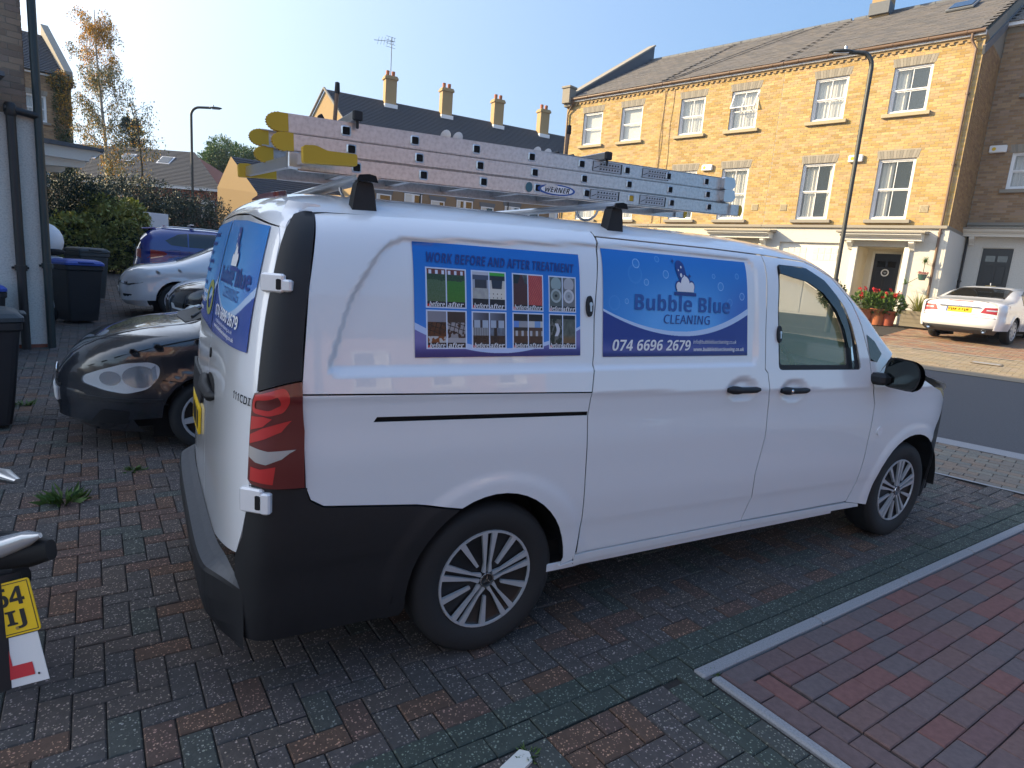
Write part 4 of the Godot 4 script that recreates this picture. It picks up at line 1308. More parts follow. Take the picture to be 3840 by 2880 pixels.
	for k in 9:
		var t := k / 8.0
		var sc := [0.985, 1.0, 1.0, 0.98, 0.94, 0.87, 0.76, 0.58, 0.3][k] as float
		var row := []
		for q in round_poly(P([-0.105, -0.088, 0.085, -0.098, 0.11, 0.0, 0.075, 0.085, -0.09, 0.098]), 0.05, 4):
			row.append(mo + Vector3(0.135 * t, -0.012 * t, 0) + Basis(Vector3.UP, 0.10) * Vector3(0, q.y * sc, q.x * sc))
		mrows.append(row)
	for k in 8:
		var m: int = mrows[0].size()
		for j in m:
			var c0: Vector3 = mo + Vector3(0.06, 0, 0)
			var j2 := (j + 1) % m
			g.squad([mrows[k][j], mrows[k][j2], mrows[k + 1][j2], mrows[k + 1][j]], [(mrows[k][j] - c0).normalized(), (mrows[k][j2] - c0).normalized(), (mrows[k + 1][j2] - c0).normalized(), (mrows[k + 1][j] - c0).normalized()])
	var lastr: Array = mrows[8]
	for j in range(1, lastr.size() - 1): g.tri(lastr[0], lastr[j], lastr[j + 1])
	g.cbox(Vector3(2.62, 1.14, 0.965), Vector3(0.10, 0.07, 0.12), 0.02)
	part("housing", g, M.plastic_black, mir)
	g = G.new()
	var fr: Array = mrows[0]
	var ctr := Vector3.ZERO
	for q in fr: ctr += q
	ctr /= fr.size()
	for j in fr.size(): g.tri(ctr + Vector3(0.004, 0, 0), fr[(j + 1) % fr.size()].lerp(ctr, 0.10) + Vector3(0.002, 0, 0), fr[j].lerp(ctr, 0.10) + Vector3(0.002, 0, 0))
	part("mirror_glass", g, M.mirror, mir)
	g = G.new()
	for j in fr.size():
		var j2 := (j + 1) % fr.size()
		g.quad(fr[j], fr[j2], fr[j2].lerp(ctr, 0.10) + Vector3(0.002, 0, 0), fr[j].lerp(ctr, 0.10) + Vector3(0.002, 0, 0))
	part("mirror_rim", g, M.plastic_black, mir)
	for c in [[0.0, 1], [3.2, 1], [0.0, -1], [3.2, -1]]:
		van_wheel(van, Vector3(c[0], 0.335, c[1] * 0.922), c[1])

func rev2(a: Array) -> Array:
	var r := []
	for k in range(a.size() / 2 - 1, -1, -1): r.append(a[2 * k]); r.append(a[2 * k + 1])
	return r

func board_print(u: float, v: float, cells: Array) -> Color:
	for k in cells.size():
		var e: Array = cells[k]
		var x: float = (u - e[0]) / (e[2] - e[0]); var y: float = (v - e[1]) / (e[3] - e[1])
		if x > -0.04 and x < 1.04 and y > -0.035 and y < 1.035:
			if x < 0.0 or x > 1.0 or y < 0.0 or y > 1.0 or absf(x - 0.5) < 0.018: return Color(0.80, 0.84, 0.92)
			if y > 0.86: return Color(0.10, 0.10, 0.13) if x > 0.09 or y < 0.93 else Color(0.75, 0.15, 0.12)
			return photo(k, x > 0.5, x * 2.0 if x < 0.5 else x * 2.0 - 1.0, y / 0.86)
	var c := Color(0.09, 0.42, 0.76).lerp(Color(0.16, 0.50, 0.83), v)
	var e2 := 4.0 * (u - 0.5) * (u - 0.5)
	var line := 0.92 - 0.22 * e2
	if v > line:
		if v < line + 0.03 + 0.03 * (1.0 - u): return Color(0.70, 0.78, 0.92)
		return Color(0.42, 0.42, 0.66).lerp(Color(0.09, 0.13, 0.42), smoothstep(0.86, 1.0, v))
	return c

func logo(f: Callable, o: Vector2, w: float, h: float, parent: Node3D, off: float) -> void:   # a sponge in suds over a bar
	var g := G.new()
	var q := func(a: Array) -> PackedVector2Array:
		var r := PackedVector2Array()
		for k in range(0, a.size(), 2): r.append(o + Vector2(a[k] * w, a[k + 1] * h))
		return r
	patch(g, f, q.call([-0.62, -0.62, 0.64, -0.62, 0.64, -0.50, -0.62, -0.50]), 0.02, off)
	patch(g, f, round_poly(q.call([-0.30, -0.10, -0.52, 0.35, -0.46, 0.62, -0.25, 0.68, -0.02, 0.55, 0.10, 0.10, 0.30, -0.15, 0.0, -0.2]), 0.03), 0.02, off)
	for c in [[-0.36, -0.28, 0.16], [0.0, -0.16, 0.27], [0.36, -0.26, 0.17]]:
		patch(g, f, ellipse(o + Vector2(c[0] * w, c[1] * h), (c[2] + 0.03) * w, (c[2] + 0.03) * h * 1.1, 16), 0.02, off)
	for c in [[-0.62, 0.62, 0.10], [0.28, 0.12, 0.10]]:
		var sp := []
		for k in 8:
			var a := TAU * k / 8.0
			var r: float = c[2] if k % 2 == 0 else c[2] * 0.35
			sp.append(c[0] + cos(a) * r); sp.append(c[1] + sin(a) * r * 1.1)
		patch(g, f, q.call(sp), 0.02, off)
	part("logo", g, M.ink_navy, parent)
	g = G.new()
	for c in [[-0.36, -0.30, 0.155], [0.0, -0.18, 0.25], [0.36, -0.28, 0.155]]:
		patch(g, f, ellipse(o + Vector2(c[0] * w, c[1] * h), c[2] * w, c[2] * h * 1.1, 16), 0.02, off + 0.0015)
	patch(g, f, q.call([-0.48, -0.48, 0.48, -0.48, 0.48, -0.30, -0.48, -0.30]), 0.02, off + 0.0022)
	for c in [[-0.20, 0.42, 0.04], [-0.22, 0.12, 0.065], [-0.36, 0.30, 0.03], [-0.04, 0.10, 0.035]]:
		patch(g, f, ellipse(o + Vector2(c[0] * w, c[1] * h), c[2] * w, c[2] * h * 1.2, 10), 0.02, off + 0.0015)
	part("logo_suds", g, M.ink_white, parent)

# ------------------------------------------------------------------ houses: shared pieces, all in a house's own frame (x along the front, y up, z out)
func house(called: String, label: String, xf: Transform3D, group := "") -> Node3D:
	var o := thing(called, label, "house", group)
	o.transform = xf
	return o

func wall_sheet(g: G, x0: float, x1: float, y0: float, y1: float, z: float, holes: Array) -> void:
	var xs := [x0, x1]; var ys := [y0, y1]
	for h in holes:
		for v in [h[0], h[2]]:
			if v > x0 and v < x1 and not xs.has(v): xs.append(v)
		for v in [h[1], h[3]]:
			if v > y0 and v < y1 and not ys.has(v): ys.append(v)
	xs.sort(); ys.sort()
	for i in xs.size() - 1:
		for j in ys.size() - 1:
			var cx: float = (xs[i] + xs[i + 1]) * 0.5; var cy: float = (ys[j] + ys[j + 1]) * 0.5
			var cut := false
			for h in holes:
				if cx > h[0] and cx < h[2] and cy > h[1] and cy < h[3]: cut = true
			if not cut: g.quad(Vector3(xs[i], ys[j], z), Vector3(xs[i + 1], ys[j], z), Vector3(xs[i + 1], ys[j + 1], z), Vector3(xs[i], ys[j + 1], z))
	for h in holes:                                  # reveals
		var a := Vector3(h[0], h[1], z); var b := Vector3(h[2], h[1], z); var c := Vector3(h[2], h[3], z); var d := Vector3(h[0], h[3], z)
		var k := Vector3(0, 0, -0.14)
		g.quad(b, a, a + k, b + k); g.quad(c, b, b + k, c + k); g.quad(d, c, c + k, d + k); g.quad(a, d, d + k, a + k)

func brick_field(root: Node3D, x0: float, x1: float, y0: float, y1: float, z: float, holes: Array, tones: Array, singles: int, bl := 0.225, bh := 0.075, deep := 0.005) -> void:
	var list := []
	var row := 0
	var y := y0
	while y < y1 - 0.02:
		var spans := [[x0, x1]]
		var yc := y + bh * 0.5
		for h in holes:
			if yc > h[1] - 0.01 and yc < h[3] + 0.01:
				var nx := []
				for s in spans:
					if h[2] <= s[0] or h[0] >= s[1]: nx.append(s); continue
					if h[0] > s[0] + 0.03: nx.append([s[0], h[0]])
					if h[2] < s[1] - 0.03: nx.append([h[2], s[1]])
				spans = nx
		var off := bl * (0.5 if row % 2 else 0.0)
		for s in spans:
			var k := floorf((s[0] - off) / bl)
			while off + k * bl < s[1]:
				var a: float = maxf(off + k * bl + 0.005, s[0]); var b: float = minf(off + (k + 1) * bl - 0.005, s[1])
				if b - a > 0.03: list.append([a, b, y])
				k += 1.0
		y += bh; row += 1
	var gx := root.global_transform
	var order := []
	for k in list.size():
		var e: Array = list[k]
		var w: float = 0.0 if absf(e[1] - e[0] - bl + 0.01) < 0.002 else 500.0
		order.append([CAM.distance_squared_to(gx * Vector3((e[0] + e[1]) * 0.5, e[2], z)) + w * 20.0, k, w])
	order.sort_custom(func(p, q): return p[0] < q[0])
	var unit := G.new()
	unit.box(Vector3.ZERO, Vector3(bl - 0.01, bh - 0.010, deep * 2.0))
	var um := unit.mesh()
	var mats := []
	for t in tones:
		var m: StandardMaterial3D = M.brick.duplicate()
		m.vertex_color_use_as_albedo = false; m.albedo_color = lin(t[0], t[1], t[2])
		mats.append(m)
	var g := G.new()
	for j in order.size():
		var e: Array = list[order[j][1]]
		var t: Array = tones[rng.randi() % tones.size()]
		var o := Vector3((e[0] + e[1]) * 0.5, e[2] + bh * 0.5, z + rng.randf_range(-0.0012, 0.001))
		if j < singles and order[j][2] == 0.0:
			put("brick", um, mats[rng.randi() % mats.size()], root, Transform3D(Basis(), o))
		else:
			var b := rng.randf_range(0.88, 1.12)
			g.col = Color(t[0] * b, t[1] * b, t[2] * b)
			var hx: float = (e[1] - e[0]) * 0.5; var hy := (bh - 0.010) * 0.5
			var f := Vector3(0, 0, deep)
			var p := [o + f + Vector3(-hx, -hy, 0), o + f + Vector3(hx, -hy, 0), o + f + Vector3(hx, hy, 0), o + f + Vector3(-hx, hy, 0)]
			g.quad(p[0], p[1], p[2], p[3])
			for q in 4:
				var q2 := (q + 1) % 4
				g.quad(p[q2], p[q], p[q] - f * 2.0, p[q2] - f * 2.0)
	var st := part("brickwork", g, M.brick, root)
	st.set_meta("kind", "stuff")

func bar(g: G, x0: float, y0: float, x1: float, y1: float, z0: float, z1: float) -> void:
	g.box(Vector3((x0 + x1) * 0.5, (y0 + y1) * 0.5, (z0 + z1) * 0.5), Vector3(absf(x1 - x0), absf(y1 - y0), absf(z1 - z0)))

# sash window in an opening; look: 0 white blind, 1 net curtain, 2 drawn-back curtains, 3 top sash open
func sash(root: Node3D, x0: float, y0: float, x1: float, y1: float, z: float, look: int, glazing_bar := true) -> void:
	var w := Node3D.new(); w.name = "window"; root.add_child(w, true)
	var f := 0.055
	var ym := lerpf(y0, y1, 0.5)
	var g := G.new()
	bar(g, x0, y0, x1, y0 + f * 1.2, z - 0.13, z - 0.045)
	bar(g, x0, y1 - f, x1, y1, z - 0.13, z - 0.05)
	bar(g, x0, y0 + f * 1.2, x0 + f, y1 - f, z - 0.13, z - 0.05)
	bar(g, x1 - f, y0 + f * 1.2, x1, y1 - f, z - 0.13, z - 0.05)
	part("frame", g, M.upvc, w)
	for half in 2:
		var a := y0 + f * 1.2 if half == 0 else ym; var b := ym if half == 0 else y1 - f
		var zz := z - 0.10 if half == 0 else z - 0.075
		g = G.new()
		var s := 0.035
		var X0 := x0 + f; var X1 := x1 - f
		bar(g, X0, a, X1, a + s, zz - 0.03, zz); bar(g, X0, b - s, X1, b, zz - 0.03, zz)
		bar(g, X0, a + s, X0 + s, b - s, zz - 0.03, zz); bar(g, X1 - s, a + s, X1, b - s, zz - 0.03, zz)
		if glazing_bar: bar(g, (X0 + X1) * 0.5 - 0.010, a + s, (X0 + X1) * 0.5 + 0.010, b - s, zz - 0.024, zz - 0.006)
		var sn := Node3D.new(); sn.name = "sash"; w.add_child(sn, true)
		part_at("sash_frame", g, M.upvc, sn)
		g = G.new()
		g.quad(Vector3(X0 + s, a + s, zz - 0.016), Vector3(X1 - s, a + s, zz - 0.016), Vector3(X1 - s, b - s, zz - 0.016), Vector3(X0 + s, b - s, zz - 0.016))
		part_at("pane", g, M.glass, sn)
		if look == 3 and half == 1:
			var hinge := Vector3((X0 + X1) * 0.5, b, zz)
			sn.transform = Transform3D(Basis(), hinge) * Transform3D(Basis(Vector3.RIGHT, -0.42), Vector3.ZERO) * Transform3D(Basis(), -hinge)
	g = G.new()
	var cz := z - 0.22
	var cov := [[0.02, 0.98]]
	if look == 2: cov = [[0.02, 0.40]]
	if look == 4: cov = [[0.02, 0.46], [0.80, 0.98]]
	for c in cov:
		var m := 26
		for k in m:
			var t0 := lerpf(c[0], c[1], float(k) / m); var t1 := lerpf(c[0], c[1], float(k + 1) / m)
			var d0 := 0.0 if look == 0 else 0.022 * sin(t0 * 60.0) + 0.01 * sin(t0 * 23.0); var d1 := 0.0 if look == 0 else 0.022 * sin(t1 * 60.0) + 0.01 * sin(t1 * 23.0)
			g.quad(Vector3(lerpf(x0, x1, t0), y0, cz + d0), Vector3(lerpf(x0, x1, t1), y0, cz + d1), Vector3(lerpf(x0, x1, t1), y1, cz + d1), Vector3(lerpf(x0, x1, t0), y1, cz + d0))
	part("curtain", g, M.curtain, w)
	g = G.new()
	var k2 := z - 0.9
	g.quad(Vector3(x0 - 0.2, y0 - 0.1, k2), Vector3(x1 + 0.2, y0 - 0.1, k2), Vector3(x1 + 0.2, y1 + 0.1, k2), Vector3(x0 - 0.2, y1 + 0.1, k2))
	g.quad(Vector3(x0 - 0.2, y0 - 0.1, z - 0.14), Vector3(x0 - 0.2, y0 - 0.1, k2), Vector3(x0 - 0.2, y1 + 0.1, k2), Vector3(x0 - 0.2, y1 + 0.1, z - 0.14))
	g.quad(Vector3(x1 + 0.2, y0 - 0.1, k2), Vector3(x1 + 0.2, y0 - 0.1, z - 0.14), Vector3(x1 + 0.2, y1 + 0.1, z - 0.14), Vector3(x1 + 0.2, y1 + 0.1, k2))
	g.quad(Vector3(x0 - 0.2, y0 - 0.1, z - 0.14), Vector3(x1 + 0.2, y0 - 0.1, z - 0.14), Vector3(x1 + 0.2, y0 - 0.1, k2), Vector3(x0 - 0.2, y0 - 0.1, k2))
	g.quad(Vector3(x0 - 0.2, y1 + 0.1, k2), Vector3(x1 + 0.2, y1 + 0.1, k2), Vector3(x1 + 0.2, y1 + 0.1, z - 0.14), Vector3(x0 - 0.2, y1 + 0.1, z - 0.14))
	part("room", g, M.room, w)

func part_at(called: String, g: G, m: Material, parent: Node3D) -> void:
	part(called, g, m, parent)

func lintel(root: Node3D, x0: float, x1: float, y: float, z: float, h := 0.24, cnt := 13) -> void:
	var l := Node3D.new(); l.name = "lintel"; root.add_child(l, true)
	var spread := 0.07
	for k in cnt:
		var a := float(k) / cnt; var b := float(k + 1) / cnt
		var e := 0.004
		var b0 := lerpf(x0 - 0.02, x1 + 0.02, a) + e; var b1 := lerpf(x0 - 0.02, x1 + 0.02, b) - e
		var t0 := lerpf(x0 - 0.02 - spread, x1 + 0.02 + spread, a) + e; var t1 := lerpf(x0 - 0.02 - spread, x1 + 0.02 + spread, b) - e
		var g := G.new()
		g.prism(P([b0, y, b1, y, t1, y + h, t0, y + h]), Transform3D(Basis(), Vector3(0, 0, z - 0.02)), 0.028)
		part("voussoir", g, M.voussoir[k % 3], l)
	var g2 := G.new()
	g2.prism(P([x0 - 0.02, y - 0.002, x1 + 0.02, y - 0.002, x1 + 0.1, y + h, x0 - 0.1, y + h]), Transform3D(Basis(), Vector3(0, 0, z - 0.02)), 0.022)
	part("lintel_joint", g2, M.mortar, l)

func sill(root: Node3D, x0: float, x1: float, y: float, z: float, m: Material, h := 0.11) -> void:
	var g := G.new()
	g.cbox(Vector3((x0 + x1) * 0.5, y - h * 0.5, z + 0.005), Vector3(x1 - x0 + 0.26, h, 0.20), 0.008)
	part("sill", g, m, root)

# slates on a slope: from the eaves (y0, z0) up to the ridge (y1, z1), over x0..x1
func slates(root: Node3D, x0: float, x1: float, y0: float, z0: float, y1: float, z1: float, tones: Array, singles: int, wide := 0.27, gauge := 0.2) -> void:
	var r := Node3D.new(); r.name = "roof"; root.add_child(r, true)
	var g := G.new()
	var dn := Vector3(0, y1 - y0, z1 - z0); var ln := dn.length(); dn = dn.normalized()
	var nn := Vector3(1, 0, 0).cross(dn).normalized()
	if nn.y < 0: nn = -nn
	var a := Vector3(x0, y0, z0) - nn * 0.02; var b := Vector3(x1, y0, z0) - nn * 0.02
	g.quad(a, b, b + dn * ln, a + dn * ln)
	part("roof_bed", g, M.slate_bed, r)
	var unit := G.new()
	unit.box(Vector3.ZERO, Vector3(wide - 0.006, 0.010, gauge + 0.04))
	var um := unit.mesh()
	var mats := []
	for t in tones:
		var m: StandardMaterial3D = M.slate.duplicate()
		m.vertex_color_use_as_albedo = false; m.albedo_color = lin(t[0], t[1], t[2])
		mats.append(m)
	var list := []
	var rows := int(ln / gauge); var cols := int((x1 - x0) / wide)
	var gx := root.global_transform
	for i in rows:
		for k in cols + 1:
			var x := x0 + (k + (0.5 if i % 2 == 0 else 0.0)) * wide
			if x > x1 - wide * 0.4: continue
			if x < x0 + wide * 0.4: continue
			var p := Vector3(x, y0, z0) + dn * (i + 0.55) * gauge + nn * (0.006 + rng.randf_range(-0.003, 0.004))
			list.append([CAM.distance_squared_to(gx * p), p])
	list.sort_custom(func(p, q): return p[0] < q[0])
	var base := Basis(Vector3.RIGHT, nn, Vector3.RIGHT.cross(nn))
	var rest := []
	for j in list.size():
		var bs := base * Basis(Vector3.RIGHT, 0.035 * signf((base * Vector3(0, 0, 1)).dot(dn)) * 1.0) * Basis(Vector3.UP, rng.randf_range(-0.012, 0.012))
		var xf := Transform3D(bs, list[j][1])
		if j < singles: put("slate", um, mats[rng.randi() % mats.size()], r, xf)
		else: rest.append(xf)
	if rest.is_empty(): return
	var mm := MultiMesh.new()
	mm.transform_format = MultiMesh.TRANSFORM_3D; mm.use_colors = true; mm.mesh = um; mm.instance_count = rest.size()
	for j in rest.size():
		mm.set_instance_transform(j, rest[j])
		var t: Array = tones[rng.randi() % tones.size()]
		var w := rng.randf_range(0.88, 1.12)
		mm.set_instance_color(j, Color(t[0] * w, t[1] * w, t[2] * w))
	var o := MultiMeshInstance3D.new()
	o.multimesh = mm; o.material_override = M.slate; o.name = "slate_field"; o.set_meta("kind", "stuff")
	r.add_child(o, true)

func canopy(root: Node3D, x0: float, x1: float, y: float, z: float, d: float, m: Material, cap: Material) -> void:   # moulded porch canopy, top at y
	var c := Node3D.new(); c.name = "porch_canopy"; root.add_child(c, true)
	var g := G.new()
	var xf := Transform3D(Basis(Vector3(0, 0, 1), Vector3.UP, Vector3(-1, 0, 0)), Vector3(x1, y, z))
	g.prism(P([0, -0.05, d, -0.05, d, 0.0, 0, 0.05]), xf, x1 - x0)
	part("cap", g, cap, c)
	g = G.new()
	var mould := [0, -0.05, d - 0.05, -0.05, d - 0.05, -0.10, d - 0.08, -0.12, d - 0.12, -0.15, d - 0.20, -0.165, d - 0.20, -0.20, d - 0.23, -0.21, d - 0.23, -0.26, 0, -0.26]
	g.prism(P(mould), xf * Transform3D(Basis(), Vector3(0, 0, 0.10)), x1 - x0 - 0.20)
	part("moulding", g, m, c)
	for sx in [x0 + 0.42, x1 - 0.30]:
		g = G.new()
		g.prism(P([0, -0.26, d - 0.26, -0.26, d - 0.27, -0.33, d - 0.33, -0.38, 0.10, -0.46, 0.06, -0.52, 0, -0.54]), Transform3D(Basis(Vector3(0, 0, 1), Vector3.UP, Vector3(-1, 0, 0)), Vector3(sx, y, z)), 0.14)
		part("bracket", g, m, c)

func panel_door(root: Node3D, x0: float, y0: float, x1: float, y1: float, z: float, wreath: bool) -> void:
	var d := Node3D.new(); d.name = "front_door"; root.add_child(d, true)
	var g := G.new()
	bar(g, x0, y0, x1, y1, z - 0.05, z)
	part("leaf", g, M.door_black, d)
	var w := x1 - x0; var h := y1 - y0
	for k in 2:
		g = G.new()
		bar(g, x0 + w * (0.14 + 0.40 * k), y0 + h * 0.80, x0 + w * (0.46 + 0.40 * k), y0 + h * 0.89, z, z + 0.006)
		part("pane", g, M.glass_dark, d)
		for q in [[0.46, 0.74], [0.10, 0.36]]:
			g = G.new()
			g.cbox(Vector3(x0 + w * (0.30 + 0.40 * k), y0 + h * (q[0] + q[1]) * 0.5, z + 0.004), Vector3(w * 0.30, h * (q[1] - q[0]), 0.016), 0.007)
			part("panel", g, M.door_black, d)
	g = G.new()
	bar(g, x0 + w * 0.33, y0 + h * 0.40, x0 + w * 0.67, y0 + h * 0.435, z + 0.004, z + 0.014)
	part("letter_plate", g, M.brass, d)
	g = G.new()
	for s in [[x0 - 0.07, x0 - 0.003], [x1 + 0.003, x1 + 0.07]]: bar(g, s[0], y0, s[1], y1 + 0.07, z - 0.06, z + 0.02)
	bar(g, x0 - 0.003, y1 + 0.003, x1 + 0.003, y1 + 0.07, z - 0.06, z + 0.02)
	part("door_frame", g, M.white_wood, d)
	if wreath:
		g = G.new()
		var pts := []
		for k in 25:
			var t := TAU * k / 24.0
			pts.append(Vector3((x0 + x1) * 0.5 + 0.10 * cos(t), y0 + h * 0.72 + 0.10 * sin(t), z + 0.03))
		g.tube(pts, 0.020, 7, false)
		part("wreath", g, M.bag_white, d)
		g = G.new()
		var heart := PackedVector2Array()
		for k in 20:
			var t := TAU * k / 20.0
			heart.append(Vector2(0.0028 * 16.0 * pow(sin(t), 3.0), 0.0028 * (13.0 * cos(t) - 5.0 * cos(2 * t) - 2.0 * cos(3 * t) - cos(4 * t))))
		g.prism(heart, Transform3D(Basis(), Vector3((x0 + x1) * 0.5, y0 + h * 0.72, z + 0.01)), 0.02)
		part("heart", g, M.ink_grey, d)

func pipe(root: Node3D, pts: Array, r: float, m: Material, called := "drainpipe") -> void:
	var g := G.new()
	g.tube(pts, r, 10)
	var p := part(called, g, m, root)
	var a: Vector3 = pts[pts.size() - 2]; var b: Vector3 = pts[pts.size() - 1]
	var cnt := int(a.distance_to(b) / 1.7)
	for k in cnt:
		g = G.new()
		var q := a.lerp(b, (k + 0.6) / cnt)
		g.tube([q - Vector3(0, 0.035, 0), q + Vector3(0, 0.035, 0)], r * 1.3, 10)
		g.box(q + Vector3(0, 0, -r), Vector3(r * 3.4, 0.03, r))
		part("pipe_clip", g, m, p)

func build_terrace() -> void:
	M.voussoir = []
	for t in [[0.33, 0.30, 0.25], [0.29, 0.265, 0.225], [0.37, 0.335, 0.28]]:
		var m := mat("v%d" % M.voussoir.size(), lin(t[0], t[1], t[2]), 0.92)
		grain(m, M.tex_fine, 3.0)
		M.voussoir.append(m)
	var o := Vector3(18.88379, 0, -7.68014)
	var xf := Transform3D(Basis(-FD, Vector3.UP, FN), o)
	var yellow := [[0.53, 0.37, 0.145], [0.57, 0.405, 0.17], [0.50, 0.335, 0.115], [0.60, 0.435, 0.20], [0.57, 0.385, 0.195], [0.46, 0.30, 0.11], [0.59, 0.415, 0.17], [0.54, 0.38, 0.165], [0.58, 0.395, 0.215], [0.48, 0.335, 0.165]]
	var grey_sl := [[0.15, 0.135, 0.12], [0.135, 0.125, 0.115], [0.165, 0.145, 0.125], [0.12, 0.112, 0.105], [0.155, 0.14, 0.13]]
	var yg := 0.80; var ye := 8.98; var yr := 12.25; var zr := -5.7
	var spec := [
		{"x0": -13.95, "x1": -9.06, "win": [[-12.97, 0], [-10.98, 0]], "label": "yellow brick terraced house with a coped parapet gable beside the far blue-grey roofs"},
		{"x0": -9.06, "x1": -4.42, "win": [[-8.26, 1], [-6.22, 3]], "label": "middle yellow brick terraced house with one top window propped open"},
		{"x0": -4.42, "x1": 1.10, "win": [[-3.34, 1], [-1.06, 2]], "label": "yellow brick terraced house with black front door and heart wreath behind flower pots"}]
	for hi in 3:
		var s: Dictionary = spec[hi]
		var h := house("terraced_house", s.label, xf, "yellow brick terrace across the road")
		var holes := []
		for w in s.win:
			holes.append([w[0], 7.12, w[0] + 1.02, 8.46]); holes.append([w[0], 3.995, w[0] + 1.02, 5.81])
		var keep := []                                # bricks also leave room for lintels and sills
		for w in s.win:
			for y in [[7.12, 8.46], [3.995, 5.81]]:
				keep.append([w[0] - 0.13, y[0] - 0.11, w[0] + 1.15, y[0]]); keep.append([w[0], y[0], w[0] + 1.02, y[1]]); keep.append([w[0] - 0.06, y[1], w[0] + 1.08, y[1] + 0.24])
		var g := G.new()
		wall_sheet(g, s.x0, s.x1, 3.80, ye - 0.02, 0.0, holes)
		part("wall", g, M.mortar, h)
		brick_field(h, s.x0 + 0.004, s.x1 - 0.004, 3.83, ye - 0.14, 0.0, keep, yellow, 300 if hi == 2 else 160)
		# dentil course under the eaves
		g = G.new()
		var x: float = s.x0 + 0.06
		while x < s.x1 - 0.1:
			g.box(Vector3(x + 0.05, ye - 0.10, 0.02), Vector3(0.105, 0.065, 0.05)); x += 0.21
		g.box(Vector3((s.x0 + s.x1) * 0.5, ye - 0.035, 0.02), Vector3(s.x1 - s.x0 - 0.01, 0.06, 0.055))
		var dn := part("dentil_course", g, M.yellow_brick_far, h)
		dn.set_meta("kind", "stuff")
		g = G.new()
		g.box(Vector3((s.x0 + s.x1) * 0.5, ye + 0.055, 0.06), Vector3(s.x1 - s.x0 - 0.01, 0.12, 0.10))
		part("fascia", g, M.upvc, h)
		g = G.new()
		g.tube([Vector3(s.x0 + 0.01, ye + 0.10, 0.16), Vector3(s.x1 - 0.01, ye + 0.10, 0.16)], 0.055, 10)
		for k in 6:
			var gx := lerpf(s.x0, s.x1, (k + 0.5) / 6.0)
			g.tube([Vector3(gx - 0.02, ye + 0.10, 0.16), Vector3(gx + 0.02, ye + 0.10, 0.16)], 0.064, 10)
		part("gutter", g, M.pipe_brown, h)
		for wi in s.win.size():
			var w: Array = s.win[wi]
			sash(h, w[0], 7.12, w[0] + 1.02, 8.46, 0.0, w[1], hi != 0)
			lintel(h, w[0], w[0] + 1.02, 8.46, 0.0); sill(h, w[0], w[0] + 1.02, 7.12, 0.0, M.stone_sill)
			sash(h, w[0], 3.995, w[0] + 1.02, 5.81, 0.0, [1, 1, 2, 1, 4, 2][hi * 2 + wi])
			lintel(h, w[0], w[0] + 1.02, 5.81, 0.0); sill(h, w[0], w[0] + 1.02, 3.995, 0.0, M.grey_stone)
		# rendered ground floor with porch
		var px: float = [-10.55, -5.75, -1.20][hi]       # porch opening
		var gx0: float = [-13.4, -8.7, -3.72][hi]
		var gh := [[px, yg, px + 1.30, 3.17], [gx0, yg, gx0 + 1.98, 3.25]]
		g = G.new()
		wall_sheet(g, s.x0, s.x1, yg - 0.3, 3.72, 0.03, gh)
		part("rendered_wall", g, [M.render_cream, M.render_cream, M.render_white][hi], h)
		g = G.new()
		g.cbox(Vector3((s.x0 + s.x1) * 0.5, 3.77, 0.03), Vector3(s.x1 - s.x0 - 0.006, 0.09, 0.16), 0.01)
		part("string_course", g, M.grey_stone, h)
		g = G.new()                                   # the porch recess
		var b := -1.0
		g.quad(Vector3(px, yg, 0.02), Vector3(px, yg, b), Vector3(px, 3.17, b), Vector3(px, 3.17, 0.02))
		g.quad(Vector3(px + 1.3, yg, b), Vector3(px + 1.3, yg, 0.02), Vector3(px + 1.3, 3.17, 0.02), Vector3(px + 1.3, 3.17, b))
		g.quad(Vector3(px, 3.17, b), Vector3(px + 1.3, 3.17, b), Vector3(px + 1.3, 3.17, 0.02), Vector3(px, 3.17, 0.02))
		wall_sheet(g, px, px + 1.3, yg, 3.17, b, [[px + 0.22, yg, px + 1.04, 3.04]])
		part("porch_recess", g, M.render_cream, h)
		panel_door(h, px + 0.24, yg + 0.05, px + 1.00, 3.02, b - 0.02, hi == 2)
		for sx in [px - 0.16, px + 1.30]:
			g = G.new()
			g.cbox(Vector3(sx + 0.08, (yg + 3.17) * 0.5, 0.07), Vector3(0.16, 3.17 - yg, 0.09), 0.01)
			part("pilaster", g, M.white_wood, h)
		canopy(h, px - 0.58, px + 1.86, 3.60, 0.03, 0.56, M.white_wood, M.grey_stone)
		# garage door with panes along its top
		var gd := Node3D.new(); gd.name = "garage_door"; h.add_child(gd)
		g = G.new()
		bar(g, gx0, yg, gx0 + 1.98, 3.25, -0.12, -0.07)
		for k in 2: bar(g, gx0 + 0.99 * k + 0.03, yg + 0.1, gx0 + 0.99 * k + 0.96, 2.55, -0.068, -0.055)
		part("leaf", g, M.white_wood, gd)
		for k in 2:
			for i in 4:
				for j in 2:
					g = G.new()
					bar(g, gx0 + 0.99 * k + 0.12 + i * 0.20, 2.68 + j * 0.22, gx0 + 0.99 * k + 0.295 + i * 0.20, 2.875 + j * 0.22, -0.068, -0.060)
					part("pane", g, M.curtain, gd)
		# roof
		slates(h, s.x0 + (0.3 if hi == 0 else 0.0), s.x1, ye + 0.15, 0.20, yr, zr, grey_sl, 300 if hi == 2 else 120, 0.30, 0.22)
		g = G.new()
		g.quad(Vector3(s.x0, yr, zr), Vector3(s.x1, yr, zr), Vector3(s.x1, ye, 2 * zr), Vector3(s.x0, ye, 2 * zr))
		part("back_slope", g, M.slate_bed, h)
		x = s.x0 + 0.02
